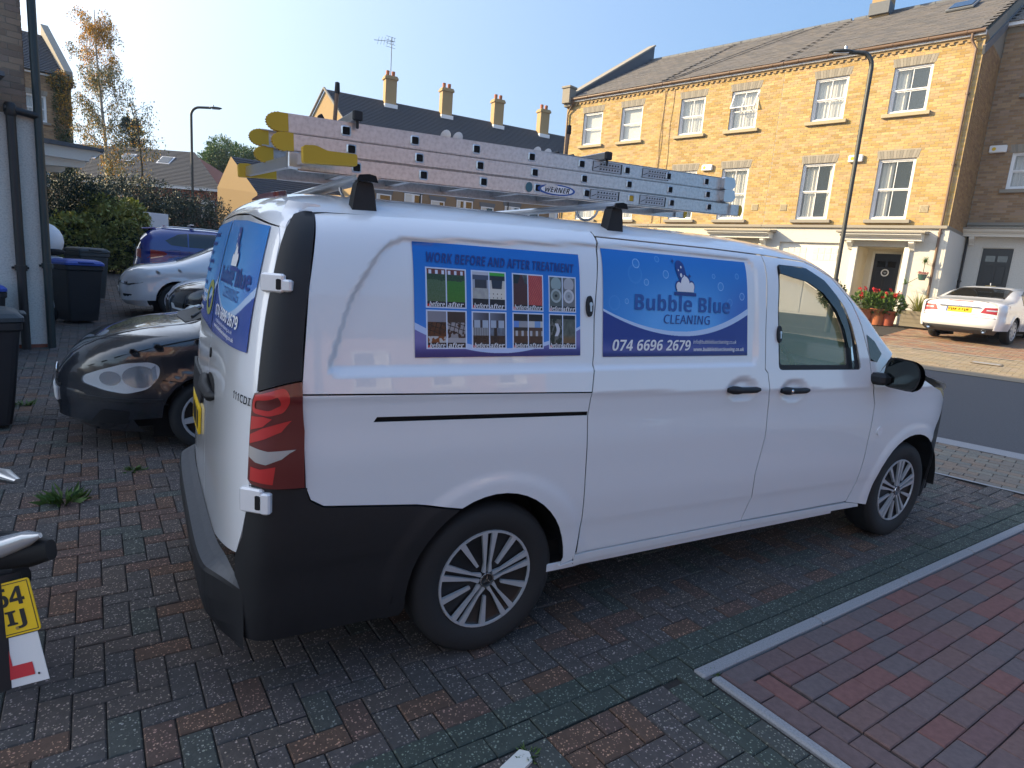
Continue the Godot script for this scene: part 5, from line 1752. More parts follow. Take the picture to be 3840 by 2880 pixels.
		while x < s.x1 - 0.2:
			g = G.new()
			g.tube([Vector3(x, yr - 0.02, zr), Vector3(x + 0.44, yr - 0.02, zr)], 0.10, 8)
			part("ridge_tile", g, M.lead, h); x += 0.455
		# back and end walls close the house
		g = G.new()
		g.quad(Vector3(s.x1, -0.2, 2 * zr + 0.2), Vector3(s.x0, -0.2, 2 * zr + 0.2), Vector3(s.x0, ye + 0.1, 2 * zr + 0.2), Vector3(s.x1, ye + 0.1, 2 * zr + 0.2))
		if hi == 0: g.prism(P([0.0, -0.2, 11.2, -0.2, 11.2, ye + 0.1, 5.7, yr - 0.04, 0.0, ye + 0.1]), Transform3D(Basis(Vector3(0, 0, -1), Vector3.UP, Vector3(1, 0, 0)), Vector3(s.x0 + 0.01, 0, -0.01)), 0.2)
		part("back_wall", g, M.yellow_brick_far, h)
		if hi == 2:                                   # end wall in brick, its shade put into darker tones, facing the set-back house
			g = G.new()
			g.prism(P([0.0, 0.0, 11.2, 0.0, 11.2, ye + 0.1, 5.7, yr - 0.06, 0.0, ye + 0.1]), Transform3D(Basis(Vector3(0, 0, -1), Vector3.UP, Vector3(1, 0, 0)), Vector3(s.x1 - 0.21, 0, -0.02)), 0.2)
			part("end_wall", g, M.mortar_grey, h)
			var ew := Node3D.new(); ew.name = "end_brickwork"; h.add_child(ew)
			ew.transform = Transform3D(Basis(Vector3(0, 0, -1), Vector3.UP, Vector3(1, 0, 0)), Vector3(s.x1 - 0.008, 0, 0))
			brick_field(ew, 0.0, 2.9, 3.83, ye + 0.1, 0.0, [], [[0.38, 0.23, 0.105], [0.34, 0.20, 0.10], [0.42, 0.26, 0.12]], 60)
			g = G.new(); g.box(Vector3(s.x1 + 0.02, 2.1, -1.4), Vector3(0.06, 3.2, 2.86))
			part("end_render", g, M.render_white, h)
			g = G.new(); g.box(Vector3(s.x1 + 0.01, ye + 0.85, -2.2), Vector3(0.06, 0.22, 5.2), Basis(Vector3.RIGHT, 0.505))
			part("verge_board", g, M.lead, h)
			pipe(h, [Vector3(0.80, ye + 0.05, 0.16), Vector3(0.80, ye - 0.12, 0.14), Vector3(0.93, ye - 0.35, 0.07), Vector3(0.93, 0.9, 0.07)], 0.036, M.pipe_brown)
		if hi == 0:                                   # coped parapet on the left end
			var run := Vector3(0, yr + 0.55 - (ye + 0.35), zr - 0.1)
			g = G.new()
			g.prism(P([0.0, 0.10, 5.9, 3.75, 5.9, 3.05, 0.0, -0.45]), Transform3D(Basis(Vector3(0, 0, -1), Vector3.UP, Vector3(1, 0, 0)), Vector3(s.x0 - 0.02, ye + 0.22, 0.0)), 0.30)
			part("parapet", g, M.lead, h)
			g = G.new()
			g.box(Vector3(s.x0 + 0.13, ye + 0.22 + 1.97, -2.95), Vector3(0.40, 0.07, 6.95), Basis(Vector3.RIGHT, 0.555))
			part("coping", g, M.grey_stone, h)
			g = G.new()
			g.cbox(Vector3(s.x0 + 0.13, ye + 0.25, 0.12), Vector3(0.42, 0.62, 0.42), 0.01)
			g.cbox(Vector3(s.x0 + 0.13, ye + 0.60, 0.12), Vector3(0.50, 0.09, 0.50), 0.01)
			g.cbox(Vector3(s.x0 + 0.13, ye - 0.12, 0.06), Vector3(0.36, 0.12, 0.28), 0.01)
			part("kneeler", g, M.grey_stone, h)
			pipe(h, [Vector3(s.x0 + 0.45, ye + 0.05, 0.16), Vector3(s.x0 + 0.36, ye - 0.15, 0.14), Vector3(s.x0 + 0.12, ye - 0.45, 0.07), Vector3(s.x0 + 0.12, 0.9, 0.07)], 0.036, M.pipe_brown)
		if hi == 1:
			for c in [[-9.0, 0.0], [-8.95, 0.06], [-8.60, 0.02]]:
				g = G.new()
				var cp := []
				for k in 9: cp.append(Vector3(c[0] + 0.03 * sin(k * 1.7 + c[1] * 40), lerpf(ye - 0.1, 3.85, k / 8.0), 0.018))
				g.tube(cp, 0.007, 5)
				part("cable", g, M.pipe_brown, h)
			for c in [[-9.0, -6.3], [-8.75, -5.6]]:
				g = G.new()
				g.tube([Vector3(c[0], ye + 0.17, 0.2), Vector3(lerpf(c[0], c[1], 0.5), lerpf(ye + 0.15, yr, 0.5) + 0.05, zr * 0.5 + 0.1), Vector3(c[1], yr + 0.05, zr)], 0.010, 5)
				part("cable", g, M.pipe_black, h)
		# small fittings
		for q in [[[-11.4, 4.4]], [[-4.8, 4.42]], [[-3.79, 4.40], [0.39, 4.31]]][hi]:
			g = G.new()
			g.cbox(Vector3(q[0], q[1], 0.012), Vector3(0.23, 0.21, 0.02), 0.004)
			for k in 6: g.box(Vector3(q[0] - 0.08 + 0.032 * k, q[1], 0.024), Vector3(0.012, 0.17, 0.008))
			part("air_vent", g, M.stone_sill, h)
		if hi > 0:
			var ax: float = [-6.81, -1.72][hi - 1]
			g = G.new()
			g.cbox(Vector3(ax, 5.87, 0.055), Vector3(0.42, 0.22, 0.10), 0.02)
			var al := part("alarm_box", g, M.upvc, h)
			g = G.new()
			g.ball(Vector3(ax - 0.09, 5.87, 0.105), Vector3(0.055, 0.055, 0.006), 6, 12)
			part("alarm_mark", g, M.plate_yellow, al)
		if hi == 2:
			var cx := -3.35
			var ch := Node3D.new(); ch.name = "chimney"; h.add_child(ch)
			g = G.new(); g.box(Vector3(cx, yr + 0.45, zr + 0.3), Vector3(0.62, 1.5, 0.62))
			part("stack", g, M.yellow_brick_far, ch)
			g = G.new(); g.box(Vector3(cx, yr - 0.02, zr + 0.40), Vector3(0.68, 0.42, 0.66))
			part("flashing", g, M.lead, ch)
			g = G.new()
			g.lathe([Vector2(0.0, -0.05), Vector2(0.25, 0.0), Vector2(0.30, 0.05)], Transform3D(Basis(Vector3(1, 0, 0), 1.1), Vector3(cx + 0.75, yr + 0.55, zr + 0.4)), 18)
			g.tube([Vector3(cx + 0.3, yr + 0.5, zr + 0.35), Vector3(cx + 0.75, yr + 0.5, zr + 0.4)], 0.02, 6)
			part("satellite_dish", g, M.board_white, ch)
			g = G.new()
			var sk := Vector3(-0.35, lerpf(ye, yr, 0.62) + 0.18, zr * 0.62)
			g.cbox(sk, Vector3(0.78, 0.08, 1.0), 0.02, Basis(Vector3.RIGHT, 0.51))
			var rw := part("roof_window", g, M.lead, h)
			g = G.new(); g.box(sk + Vector3(0, 0.035, 0.02), Vector3(0.62, 0.05, 0.84), Basis(Vector3.RIGHT, 0.51))
			part("pane", g, M.glass_dark, rw)
	# the set-back house to the right
	var h2 := house("terraced_house", "set-back brick house in shade with a black door behind the white coupe", Transform3D(Basis(-FD, Vector3.UP, FN), o - FN * 2.75), "yellow brick terrace across the road")
	var hw := [[1.88, 5.2, 2.9, 6.30], [1.88, 8.0, 2.9, 9.2]]
	var g2 := G.new()
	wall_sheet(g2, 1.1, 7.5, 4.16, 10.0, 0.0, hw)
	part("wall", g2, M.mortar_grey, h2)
	var kp := []
	for q in hw: kp.append(q); kp.append([q[0] - 0.06, q[3], q[2] + 0.06, q[3] + 0.24]); kp.append([q[0] - 0.13, q[1] - 0.11, q[2] + 0.13, q[1]])
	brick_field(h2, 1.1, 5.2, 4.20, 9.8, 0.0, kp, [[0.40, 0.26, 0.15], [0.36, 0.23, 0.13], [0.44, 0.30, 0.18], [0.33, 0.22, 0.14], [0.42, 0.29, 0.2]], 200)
	for q in hw:
		sash(h2, q[0], q[1], q[2], q[3], 0.0, 1); lintel(h2, q[0], q[2], q[3], 0.0); sill(h2, q[0], q[2], q[1], 0.0, M.grey_stone)
	g2 = G.new()
	wall_sheet(g2, 1.1, 7.5, 0.5, 4.12, 0.03, [[1.62, 0.9, 2.44, 3.42]])
	part("rendered_wall", g2, M.render_white, h2)
	g2 = G.new(); g2.cbox(Vector3(4.3, 4.14, 0.03), Vector3(6.4, 0.09, 0.16), 0.01)
	part("string_course", g2, M.grey_stone, h2)
	panel_door(h2, 1.64, 1.35, 2.42, 3.40, -0.05, false)
	canopy(h2, 0.98, 3.6, 4.0, 0.03, 0.56, M.white_wood, M.grey_stone)
	g2 = G.new(); g2.cbox(Vector3(1.50, 6.42, 0.055), Vector3(0.45, 0.22, 0.10), 0.02)
	var al2 := part("alarm_box", g2, M.upvc, h2)
	g2 = G.new(); g2.ball(Vector3(1.40, 6.42, 0.105), Vector3(0.055, 0.055, 0.006), 6, 12)
	part("alarm_mark", g2, M.plate_yellow, al2)
	pipe(h2, [Vector3(1.2, 4.02, 0.1), Vector3(1.2, 3.86, 0.1), Vector3(1.2, 1.3, 0.1)], 0.036, M.pipe_black)
	g2 = G.new()
	g2.box(Vector3(4.3, 10.05, 0.1), Vector3(6.4, 0.12, 0.16))
	part("fascia", g2, M.upvc, h2)
	slates(h2, 1.1, 7.5, 10.1, 0.2, 13.0, -5.0, grey_sl, 60, 0.30, 0.22)
	g2 = G.new(); g2.box(Vector3(4.3, 5.3, -5.6), Vector3(6.3, 9.4, 8.6))
	part("back_wall", g2, M.yellow_brick_far, h2)

# ------------------------------------------------------------------ roof bars and ladder
func build_ladder() -> void:
	var g := G.new()
	for k in 2:
		var X: float = [-0.512, 0.655][k]; var yb: float = [1.905, 1.943][k]
		var b := thing("roof_bar", ["rear aluminium roof bar on black feet, carrying the ladder", "front aluminium roof bar on black feet, carrying the ladder"][k], "roof bar", "roof bars on the van")
		g = G.new()
		var oval := PackedVector2Array()
		for j in 20:
			var t := TAU * j / 20.0
			oval.append(Vector2(cos(t) * 0.040, sin(t) * (0.019 if sin(t) > 0 else 0.012)))
		g.prism(oval, Transform3D(Basis(), Vector3(X, yb, -0.76)), 1.51)
		part("bar", g, M.alu_plain, b)
		for s in [1, -1]:
			g = G.new()
			g.prism(P([-0.038, -0.012, 0.038, -0.012, 0.030, 0.010, 0.006, 0.014, -0.03, 0.008]), Transform3D(Basis(), Vector3(X, yb, s * 0.752 - 0.002)), 0.006)
			part("end_cap", g, M.gap, b)
			g = G.new()
			var ybase := van_roof(X, 0.70).y - 0.03
			g.prism(round_poly(P([-0.048, ybase - yb, 0.048, ybase - yb, 0.036, -0.05, 0.028, -0.010, -0.028, -0.010, -0.036, -0.05]), 0.012), Transform3D(Basis(), Vector3(X, yb, s * 0.70 - 0.028)), 0.056)
			part("foot", g, M.plastic_black, b)
		# a hook under the bar
		g = G.new()
		var hk := []
		for j in 10:
			var t := PI * j / 9.0
			hk.append(Vector3(X - 0.01 + 0.02 * j / 9.0, yb - 0.012 - 0.045 * sin(t), 0.50 + 0.07 * cos(t) * -1.0))
		hk.append(Vector3(X + 0.02, yb - 0.002, 0.60))
		g.tube(hk, 0.006, 6)
		part("hook", g, M.alu_plain, b)
	var slope := 0.037
	var up := Vector3(-slope, 1, 0).normalized(); var along := Vector3(1, slope, 0).normalized()
	var bs := Basis(along, up, Vector3(0, 0, 1))
	var lad := thing("ladder", "aluminium triple extension ladder with yellow rubber feet on the van roof", "ladder")
	var zn := 0.45; var zf := 0.02
	var y0 := 1.992                                   # middle of the bottom stile at x = 0
	for sec in 3:
		var n := Node3D.new(); n.name = "section"; lad.add_child(n, true)
		var yc := y0 + 0.0665 * sec
		var xa: float = [-0.69, -0.735, -0.755][sec]; var xb: float = [1.70, 1.665, 1.655][sec]
		var shift: float = [0.0, -0.022, -0.045][sec]
		var inset: float = [0.0, 0.016, 0.0][sec]
		for z in [zn, zf]:
			g = G.new()
			var s := 1.0 if z == zn else -1.0
			var cx := (xa + xb) * 0.5
			var o := Vector3(cx, yc + slope * cx, z - s * inset * 0.0)
			var ln := xb - xa
			g.box(o, Vector3(ln, 0.064, 0.004), bs)
			g.box(o + up * 0.0315 - Vector3(0, 0, s * 0.012), Vector3(ln, 0.004, 0.028), bs)
			g.box(o - up * 0.0315 - Vector3(0, 0, s * 0.012), Vector3(ln, 0.004, 0.028), bs)
			part("stile", g, M.aluminium, n)
			# rubber end at the foot
			if sec > 0:
				g = G.new()
				var pl := []
				for j in 13:
					var t := PI * 0.5 + PI * j / 12.0
					pl.append(cos(t) * 0.045); pl.append(sin(t) * 0.033)
					if j < 12:
						var t2 := PI * 0.5 + PI * (j + 0.5) / 12.0
						pl.append(cos(t2) * 0.050); pl.append(sin(t2) * 0.035)
				pl.append(0.03); pl.append(-0.032); pl.append(0.03); pl.append(0.032)
				g.prism(P(pl), Transform3D(bs, Vector3(xa, yc + slope * xa, z - 0.020 if s > 0 else z - 0.004)), 0.024)
				part("rubber_foot", g, M.yellow_rubber, n)
			else:
				g = G.new()
				g.box(Vector3(xb + 0.035, yc + slope * xb, z), Vector3(0.07, 0.058, 0.03), bs)
				part("stile_end", g, M.aluminium, n)
				g = G.new()
				g.prism(ellipse(Vector2.ZERO, 0.022, 0.030, 12, -PI / 2, PI / 2), Transform3D(bs, Vector3(xb + 0.07, yc + slope * xb, z - 0.02)), 0.04)
				part("rubber_foot", g, M.yellow_rubber, n)
			if sec > 0:
				g = G.new()
				g.prism(round_poly(P([-0.05, -0.03, 0.02, -0.03, 0.045, -0.005, 0.03, 0.036, -0.05, 0.036]), 0.012), Transform3D(bs, Vector3(xb, yc + slope * xb, z + (0.0 if s > 0 else -0.03))), 0.03)
				part("guide_hook", g, M.alu_plain, n)
		for k in 8:
			var X := -0.465 + shift + 0.2855 * k
			if X > xb - 0.05: continue
			var o := Vector3(X, yc + slope * X, 0)
			var r := Node3D.new(); r.name = "rung"; n.add_child(r, true)
			g = G.new()
			for q in [[0.0145, 0.0], [-0.0145, 0.0], [0.0, 0.0145], [0.0, -0.0145]]:
				g.box(o + bs * Vector3(q[0], q[1], (zn + zf) * 0.5), Vector3(0.003 if q[0] != 0.0 else 0.032, 0.032 if q[0] != 0.0 else 0.003, zn - zf), bs)
			part("rung_tube", g, M.aluminium, r)
			g = G.new()                                # flared rung end in the stile
			var ou := rrect(-0.0195, -0.0195, 0.0195, 0.0195, 0.008); var inn := rrect(-0.0145, -0.0145, 0.0145, 0.0145, 0.006)
			for j in ou.size():
				var j2 := (j + 1) % ou.size()
				var t := Transform3D(bs, o + Vector3(0, 0, zn + 0.002))
				g.quad(t * Vector3(ou[j].x, ou[j].y, 0.001), t * Vector3(ou[j2].x, ou[j2].y, 0.001), t * Vector3(inn[j2].x, inn[j2].y, 0.006), t * Vector3(inn[j].x, inn[j].y, 0.006))
				g.quad(t * Vector3(inn[j].x, inn[j].y, 0.006), t * Vector3(inn[j2].x, inn[j2].y, 0.006), t * Vector3(inn[j2].x, inn[j2].y, -0.02), t * Vector3(inn[j].x, inn[j].y, -0.02))
			part("rung_collar", g, M.alu_plain, r)
			g = G.new()
			g.prism(inn, Transform3D(bs, o + Vector3(0, 0, zn - 0.001)), 0.0045)
			part("rung_hole", g, M.yellow_rubber if (sec == 0 and k == 5) else M.gap, r)
	var fl := func(a: float, b: float) -> Vector3: return Vector3(a, y0 + slope * a + b, zn + 0.002)
	var fl2 := func(a: float, b: float) -> Vector3: return Vector3(a, y0 + 0.133 + slope * a + b, zn + 0.002)
	# maker's badge, round sticker and instruction stickers
	g = G.new(); patch(g, fl, ellipse(Vector2(0.50, 0.0), 0.108, 0.0255, 32), 0.03, 0.002)
	var bd := part("badge", g, M.ink_blue, lad)
	g = G.new(); patch(g, fl, ellipse(Vector2(0.502, 0.0), 0.092, 0.019, 32), 0.03, 0.0032)
	part("badge_field", g, M.ink_white, bd)
	text_on(fl, "WERNER", 0.43, -0.012, 0.575, 0.012, M.ink_black, bd, 0.0042, 0.3)
	g = G.new(); patch(g, fl, P([0.425, 0.012, 0.44, 0.003, 0.47, 0.012, 0.49, 0.005, 0.505, 0.02, 0.47, 0.027, 0.44, 0.022]), 0.03, 0.005)
	part("scuff", g, M.aluminium, bd)
	g = G.new(); patch(g, fl, ellipse(Vector2(0.345, 0.0), 0.019, 0.0225, 20), 0.03, 0.002)
	part("round_sticker", g, M.sticker_teal, lad)
	for q in [[fl, 0.70, 0.885], [fl, 1.02, 1.205], [fl2, 0.70, 0.885], [fl2, 1.02, 1.205]]:
		g = G.new(); patch(g, q[0], P([q[1], -0.024, q[2], -0.024, q[2], 0.024, q[1], 0.024]), 0.03, 0.0015)
		var sk := part("instruction_sticker", g, M.ink_black, lad)
		g = G.new(); patch(g, q[0], P([q[1] + 0.003, -0.022, q[2] - 0.010, -0.022, q[2] - 0.010, 0.022, q[1] + 0.003, 0.022]), 0.03, 0.0024)
		part("sticker_face", g, M.sticker_grey, sk)
		g = G.new()
		for j in 7:
			for r in 2:
				var cx: float = q[1] + 0.050 + j * 0.018; var cy := 0.011 - 0.022 * r
				patch(g, q[0], P([cx - 0.005, cy - 0.004, cx + 0.005, cy - 0.002, cx + 0.002, cy + 0.006, cx - 0.004, cy + 0.003]), 0.03, 0.0032)
		patch(g, q[0], P([q[1] + 0.008, -0.012, q[1] + 0.036, 0.000, q[1] + 0.036, 0.003, q[1] + 0.008, -0.008]), 0.03, 0.0032)
		patch(g, q[0], P([q[1] + 0.042, -0.020, q[1] + 0.0435, -0.020, q[1] + 0.0435, 0.020, q[1] + 0.042, 0.020]), 0.03, 0.0032)
		patch(g, q[0], P([q[1] + 0.044, -0.001, q[2] - 0.014, -0.001, q[2] - 0.014, 0.001, q[1] + 0.044, 0.001]), 0.03, 0.0032)
		var pic := part("pictograms", g, M.ink_black, sk)
		pic.set_meta("kind", "stuff")
	# stabiliser bar across the foot
	var a := Vector3(-0.765, 1.985, -0.30); var b := Vector3(-0.665, 1.972, 0.60)
	var sx := (b - a).normalized()
	g = G.new()
	g.box((a + b) * 0.5, Vector3(a.distance_to(b), 0.042, 0.022), Basis(sx, Vector3.UP, sx.cross(Vector3.UP)))
	part("stabiliser_bar", g, M.alu_plain, lad)
	g = G.new()
	g.cbox(Vector3(-0.70, y0 - 0.022, 0.43), Vector3(0.05, 0.06, 0.05), 0.004)
	part("stabiliser_bracket", g, M.alu_plain, lad)
	for e in [b, a]:
		g = G.new()
		g.prism(round_poly(P([-0.035, -0.028, 0.16, -0.020, 0.16, 0.022, 0.05, 0.022, 0.01, 0.036, -0.035, 0.032]), 0.010), Transform3D(bs, e + Vector3(-0.005, 0.0, -0.018)), 0.036)
		part("stabiliser_foot", g, M.yellow_rubber, lad)
	# clamps that hold the ladder down
	for k in 2:
		var X: float = [-0.475, 0.765][k]; var yt: float = [2.163, 2.203][k]
		var c := thing("ladder_clamp", ["black ladder clamp with upright handle near the yellow ladder feet", "black ladder clamp with upright handle near the instruction stickers"][k], "clamp", "ladder clamps")
		g = G.new(); g.cbox(Vector3(X, yt, 0.27), Vector3(0.034, 0.034, 0.44), 0.003)
		part("cross_bar", g, M.alu_plain, c)
		g = G.new(); g.cbox(Vector3(X, yt, 0.485), Vector3(0.038, 0.038, 0.02), 0.004); g.cbox(Vector3(X + 0.002, yt - 0.028, 0.476), Vector3(0.012, 0.036, 0.008), 0.002)
		part("end_plug", g, M.plastic_black, c)
		g = G.new(); g.tube([Vector3(X + 0.01, yt - 0.15, 0.10), Vector3(X + 0.012, yt + 0.03, 0.10), Vector3(X + 0.02, yt + 0.16, 0.10)], 0.009, 8)
		part("rod", g, M.pipe_brown, c)
		g = G.new(); g.lathe([Vector2(0.0, 0.04), Vector2(0.010, 0.036), Vector2(0.012, 0.0), Vector2(0.010, -0.01), Vector2(0, -0.01)], Transform3D(Basis(), Vector3(X + 0.021, yt + 0.165, 0.10)), 10)
		part("grip", g, M.plastic_black, c)
		for s in [-1, 1]:
			g = G.new(); g.cbox(Vector3(X + s * 0.038, yt + 0.030, 0.10), Vector3(0.014, 0.060, 0.045), 0.003, Basis(Vector3(0, 0, 1), -s * 0.55))
			part("wing", g, M.plastic_black, c)
		g = G.new(); g.lathe([Vector2(0.018, 0.0), Vector2(0.016, 0.015), Vector2(0.0, 0.018)], Transform3D(Basis(), Vector3(X + 0.011, yt + 0.017, 0.10)), 10)
		part("nut", g, M.alu_plain, c)

# ------------------------------------------------------------------ parked cars: a smooth shell per car (x forward, y up, z to its right)
class Shell:
	var o                                           # the scene, for curve()
	var top := []; var belt := []; var wid := []; var low := []; var front := []; var rear := []
	var lean := 0.25; var n := 4.0
	var df := 0.55; var mf := 2.6; var dr := 0.4; var mr := 3.0
	var fx := 0.0; var rx := 0.0                    # where the plan outline ends
	var lips := []                                  # wheel arches: x, y, radius
	func w0(x: float, y: float) -> float:
		var b: float = o.curve(belt, x); var v := y - b
		var w: float = o.curve(wid, x)
		if v <= 0.0: return w * o.curve(low, v)
		var t: float = o.curve(top, x)
		var u := minf(v / maxf(t - b, 0.02), 0.9995)
		return (w - lean * v) * pow(1.0 - pow(u, n), 1.0 / n)
	func half(x: float, y: float) -> float:
		var w := w0(x, y)
		var a: float = fx - x
		if a < df: w *= pow(maxf(1.0 - pow(1.0 - maxf(a, 0.0) / df, mf), 0.0), 1.0 / mf)
		var b: float = x - rx
		if b < dr: w *= pow(maxf(1.0 - pow(1.0 - maxf(b, 0.0) / dr, mr), 0.0), 1.0 / mr)
		for l in lips:
			var d := Vector2(x - l[0], y - l[1]).length()
			if d < l[2] + 0.09: w += 0.012 * (1.0 - smoothstep(l[2] + 0.03, l[2] + 0.09, d))
		return w
	func right(x: float, y: float) -> Vector3: return Vector3(x, y, half(x, y))
	func left(x: float, y: float) -> Vector3: return Vector3(x, y, -half(x, y))
	func nose(r: float, y: float) -> Vector3:
		var a := minf(absf(r), 0.999)
		var x: float = o.curve(front, y) - df * (1.0 - pow(1.0 - pow(a, mf), 1.0 / mf))
		return Vector3(x, y, r * w0(minf(x, o.curve(front, y) - df * 0.35), y))
	func tail(r: float, y: float) -> Vector3:
		var a := minf(absf(r), 0.999)
		var x: float = o.curve(rear, y) + dr * (1.0 - pow(1.0 - pow(a, mr), 1.0 / mr))
		return Vector3(x, y, r * w0(maxf(x, o.curve(rear, y) + dr * 0.35), y))
	func roof(x: float, r: float) -> Vector3:        # r: share of the half width where the side ends
		var b: float = o.curve(belt, x); var t: float = o.curve(top, x)
		var yj := b + 0.88 * (t - b)
		var wj := half(x, yj)
		var z := wj * r
		var u := pow(maxf(1.0 - pow(absf(r) * 0.999, 2.6), 0.0), 1.0 / 2.0)
		return Vector3(x, yj + (t - yj) * u, z)

func car_wheel(root: Node3D, o: Vector3, s: float, r: float, rim: float, spokes: int) -> void:
	var w := Node3D.new(); w.name = "wheel"; root.add_child(w, true)
	var xf := Transform3D(Basis(Vector3.RIGHT, Vector3(0, 0, s), Vector3(0, -s, 0)), o)
	var g := G.new()
	g.lathe([Vector2(rim, -0.19), Vector2(r - 0.03, -0.195), Vector2(r, -0.16), Vector2(r, -0.04), Vector2(r - 0.03, -0.005), Vector2(r - 0.06, 0.0), Vector2(rim, -0.012)], xf, 32)
	part("tyre", g, M.rubber, w)
	g = G.new()
	g.lathe([Vector2(0.0, -0.06), Vector2(rim * 0.9, -0.06), Vector2(rim, -0.012)], xf, 28)
	part("brake_disc", g, M.wheel_black, w)
	g = G.new()
	g.lathe([Vector2(rim - 0.018, -0.02), Vector2(rim - 0.012, -0.006), Vector2(rim, -0.006), Vector2(rim + 0.003, -0.014)], xf, 32)
	for k in spokes:
		g.prism(P([0.03, -0.03, rim - 0.01, -0.02, rim - 0.01, 0.02, 0.03, 0.03]), xf * Transform3D(Basis(Vector3.UP, TAU * k / spokes + 0.2) * Basis(Vector3.RIGHT, -PI / 2), Vector3(0, -0.03, 0)), 0.02)
	g.lathe([Vector2(0.0, 0.0), Vector2(0.05, -0.004), Vector2(0.055, -0.03)], xf, 18)
	part("rim", g, M.wheel_silver, w)

# sides with wheel arches and the whole top; glass on the top between the given x ranges
func car_body(root: Node3D, sh: Shell, paint_m: Material, x0: float, x1: float, bottom: float, arches: Array, glass: Array, st := 0.05) -> void:
	sh.fx = -1e9; sh.rx = 1e9
	for k in range(1, sh.front.size(), 2): sh.fx = maxf(sh.fx, sh.front[k])
	for k in range(1, sh.rear.size(), 2): sh.rx = minf(sh.rx, sh.rear[k])
	for s in [1, -1]:
		var g := G.new()
		var pl := []
		var ar := arches.duplicate(); ar.sort_custom(func(p, q): return p[0] < q[0])
		pl += [x0, bottom + 0.12]
		for a in ar:
			for k in 13:
				var t := PI - PI * k / 12.0
				pl += [a[0] + cos(t) * a[2], maxf(a[1] + sin(t) * a[2], bottom)]
		pl += [x1, bottom + 0.10]
		var m := 40
		for k in m + 1:
			var x := lerpf(x1, x0, float(k) / m)
			var b: float = curve(sh.belt, x); var t: float = curve(sh.top, x)
			pl += [x, b + 0.88 * (t - b)]
		var poly := P(pl)
		patch(g, sh.right if s == 1 else sh.left, poly, st, 0.0, 0.02, s == -1)
		part("body_side", g, paint_m, root)
	var edges := [x0]
	for q in glass: edges += q
	edges.append(x1)
	for k in edges.size() - 1:
		var g := G.new()
		var xa: float = edges[k]; var xb: float = edges[k + 1]
		if xb - xa < 0.02: continue
		patch(g, sh.roof, P([xa, -1.0, xb, -1.0, xb, 1.0, xa, 1.0]), 0.09, 0.0, 0.0, true)
		if k % 2 == 1:
			part("windscreen" if xa > 0.9 else "rear_window", g, M.glass_car, root)
		else:
			part("bonnet" if k == edges.size() - 2 else ("roof" if k == 2 and edges.size() > 4 else "body_top"), g, paint_m, root)
	var ug := G.new()
	ug.box(Vector3((x0 + x1) * 0.5, bottom + 0.10, 0), Vector3(x1 - x0 - 0.5, 0.16, 1.2))
	for a in arches:
		for s in [-1, 1]:
			ug.box(Vector3(a[0], a[1] + 0.05, s * 0.50), Vector3(0.8, 0.56, 0.03))
			for k in 10:
				var t0 := PI * k / 10.0; var t1 := PI * (k + 1) / 10.0
				var w := sh.half(a[0], a[1] + a[2]) - 0.02
				ug.quad(Vector3(a[0] + cos(t0) * (a[2] + 0.02), a[1] + sin(t0) * (a[2] + 0.02), s * 0.5), Vector3(a[0] + cos(t1) * (a[2] + 0.02), a[1] + sin(t1) * (a[2] + 0.02), s * 0.5), Vector3(a[0] + cos(t1) * (a[2] + 0.02), a[1] + sin(t1) * (a[2] + 0.02), s * w), Vector3(a[0] + cos(t0) * (a[2] + 0.02), a[1] + sin(t0) * (a[2] + 0.02), s * w))
	part("underbody", ug, M.gap, root)

func on(f: Callable, poly: PackedVector2Array, off: float, m: Material, called: String, root: Node3D, flip := false, thick := 0.0, st := 0.04) -> MeshInstance3D:
	var g := G.new()
	patch(g, f, poly, st, off, thick, flip)
	return part(called, g, m, root)

func line_on(f: Callable, pts: Array, w: float, off: float, called: String, root: Node3D, flip := false) -> void:   # a panel gap: a thin dark groove strip
	var g := G.new()
	for k in range(0, pts.size() - 2, 2):
		var a := Vector2(pts[k], pts[k + 1]); var b := Vector2(pts[k + 2], pts[k + 3])
		var d := (b - a).normalized().orthogonal() * w * 0.5
		patch(g, f, PackedVector2Array([a - d, b - d, b + d, a + d]), 0.05, off, 0.0, flip)
	part(called, g, M.gap, root)

func new_shell() -> Shell:
	var s := Shell.new(); s.o = self
	return s

func build_cars() -> void:
	coupe(); saloon(); estate(); hatchback(); dark_car()

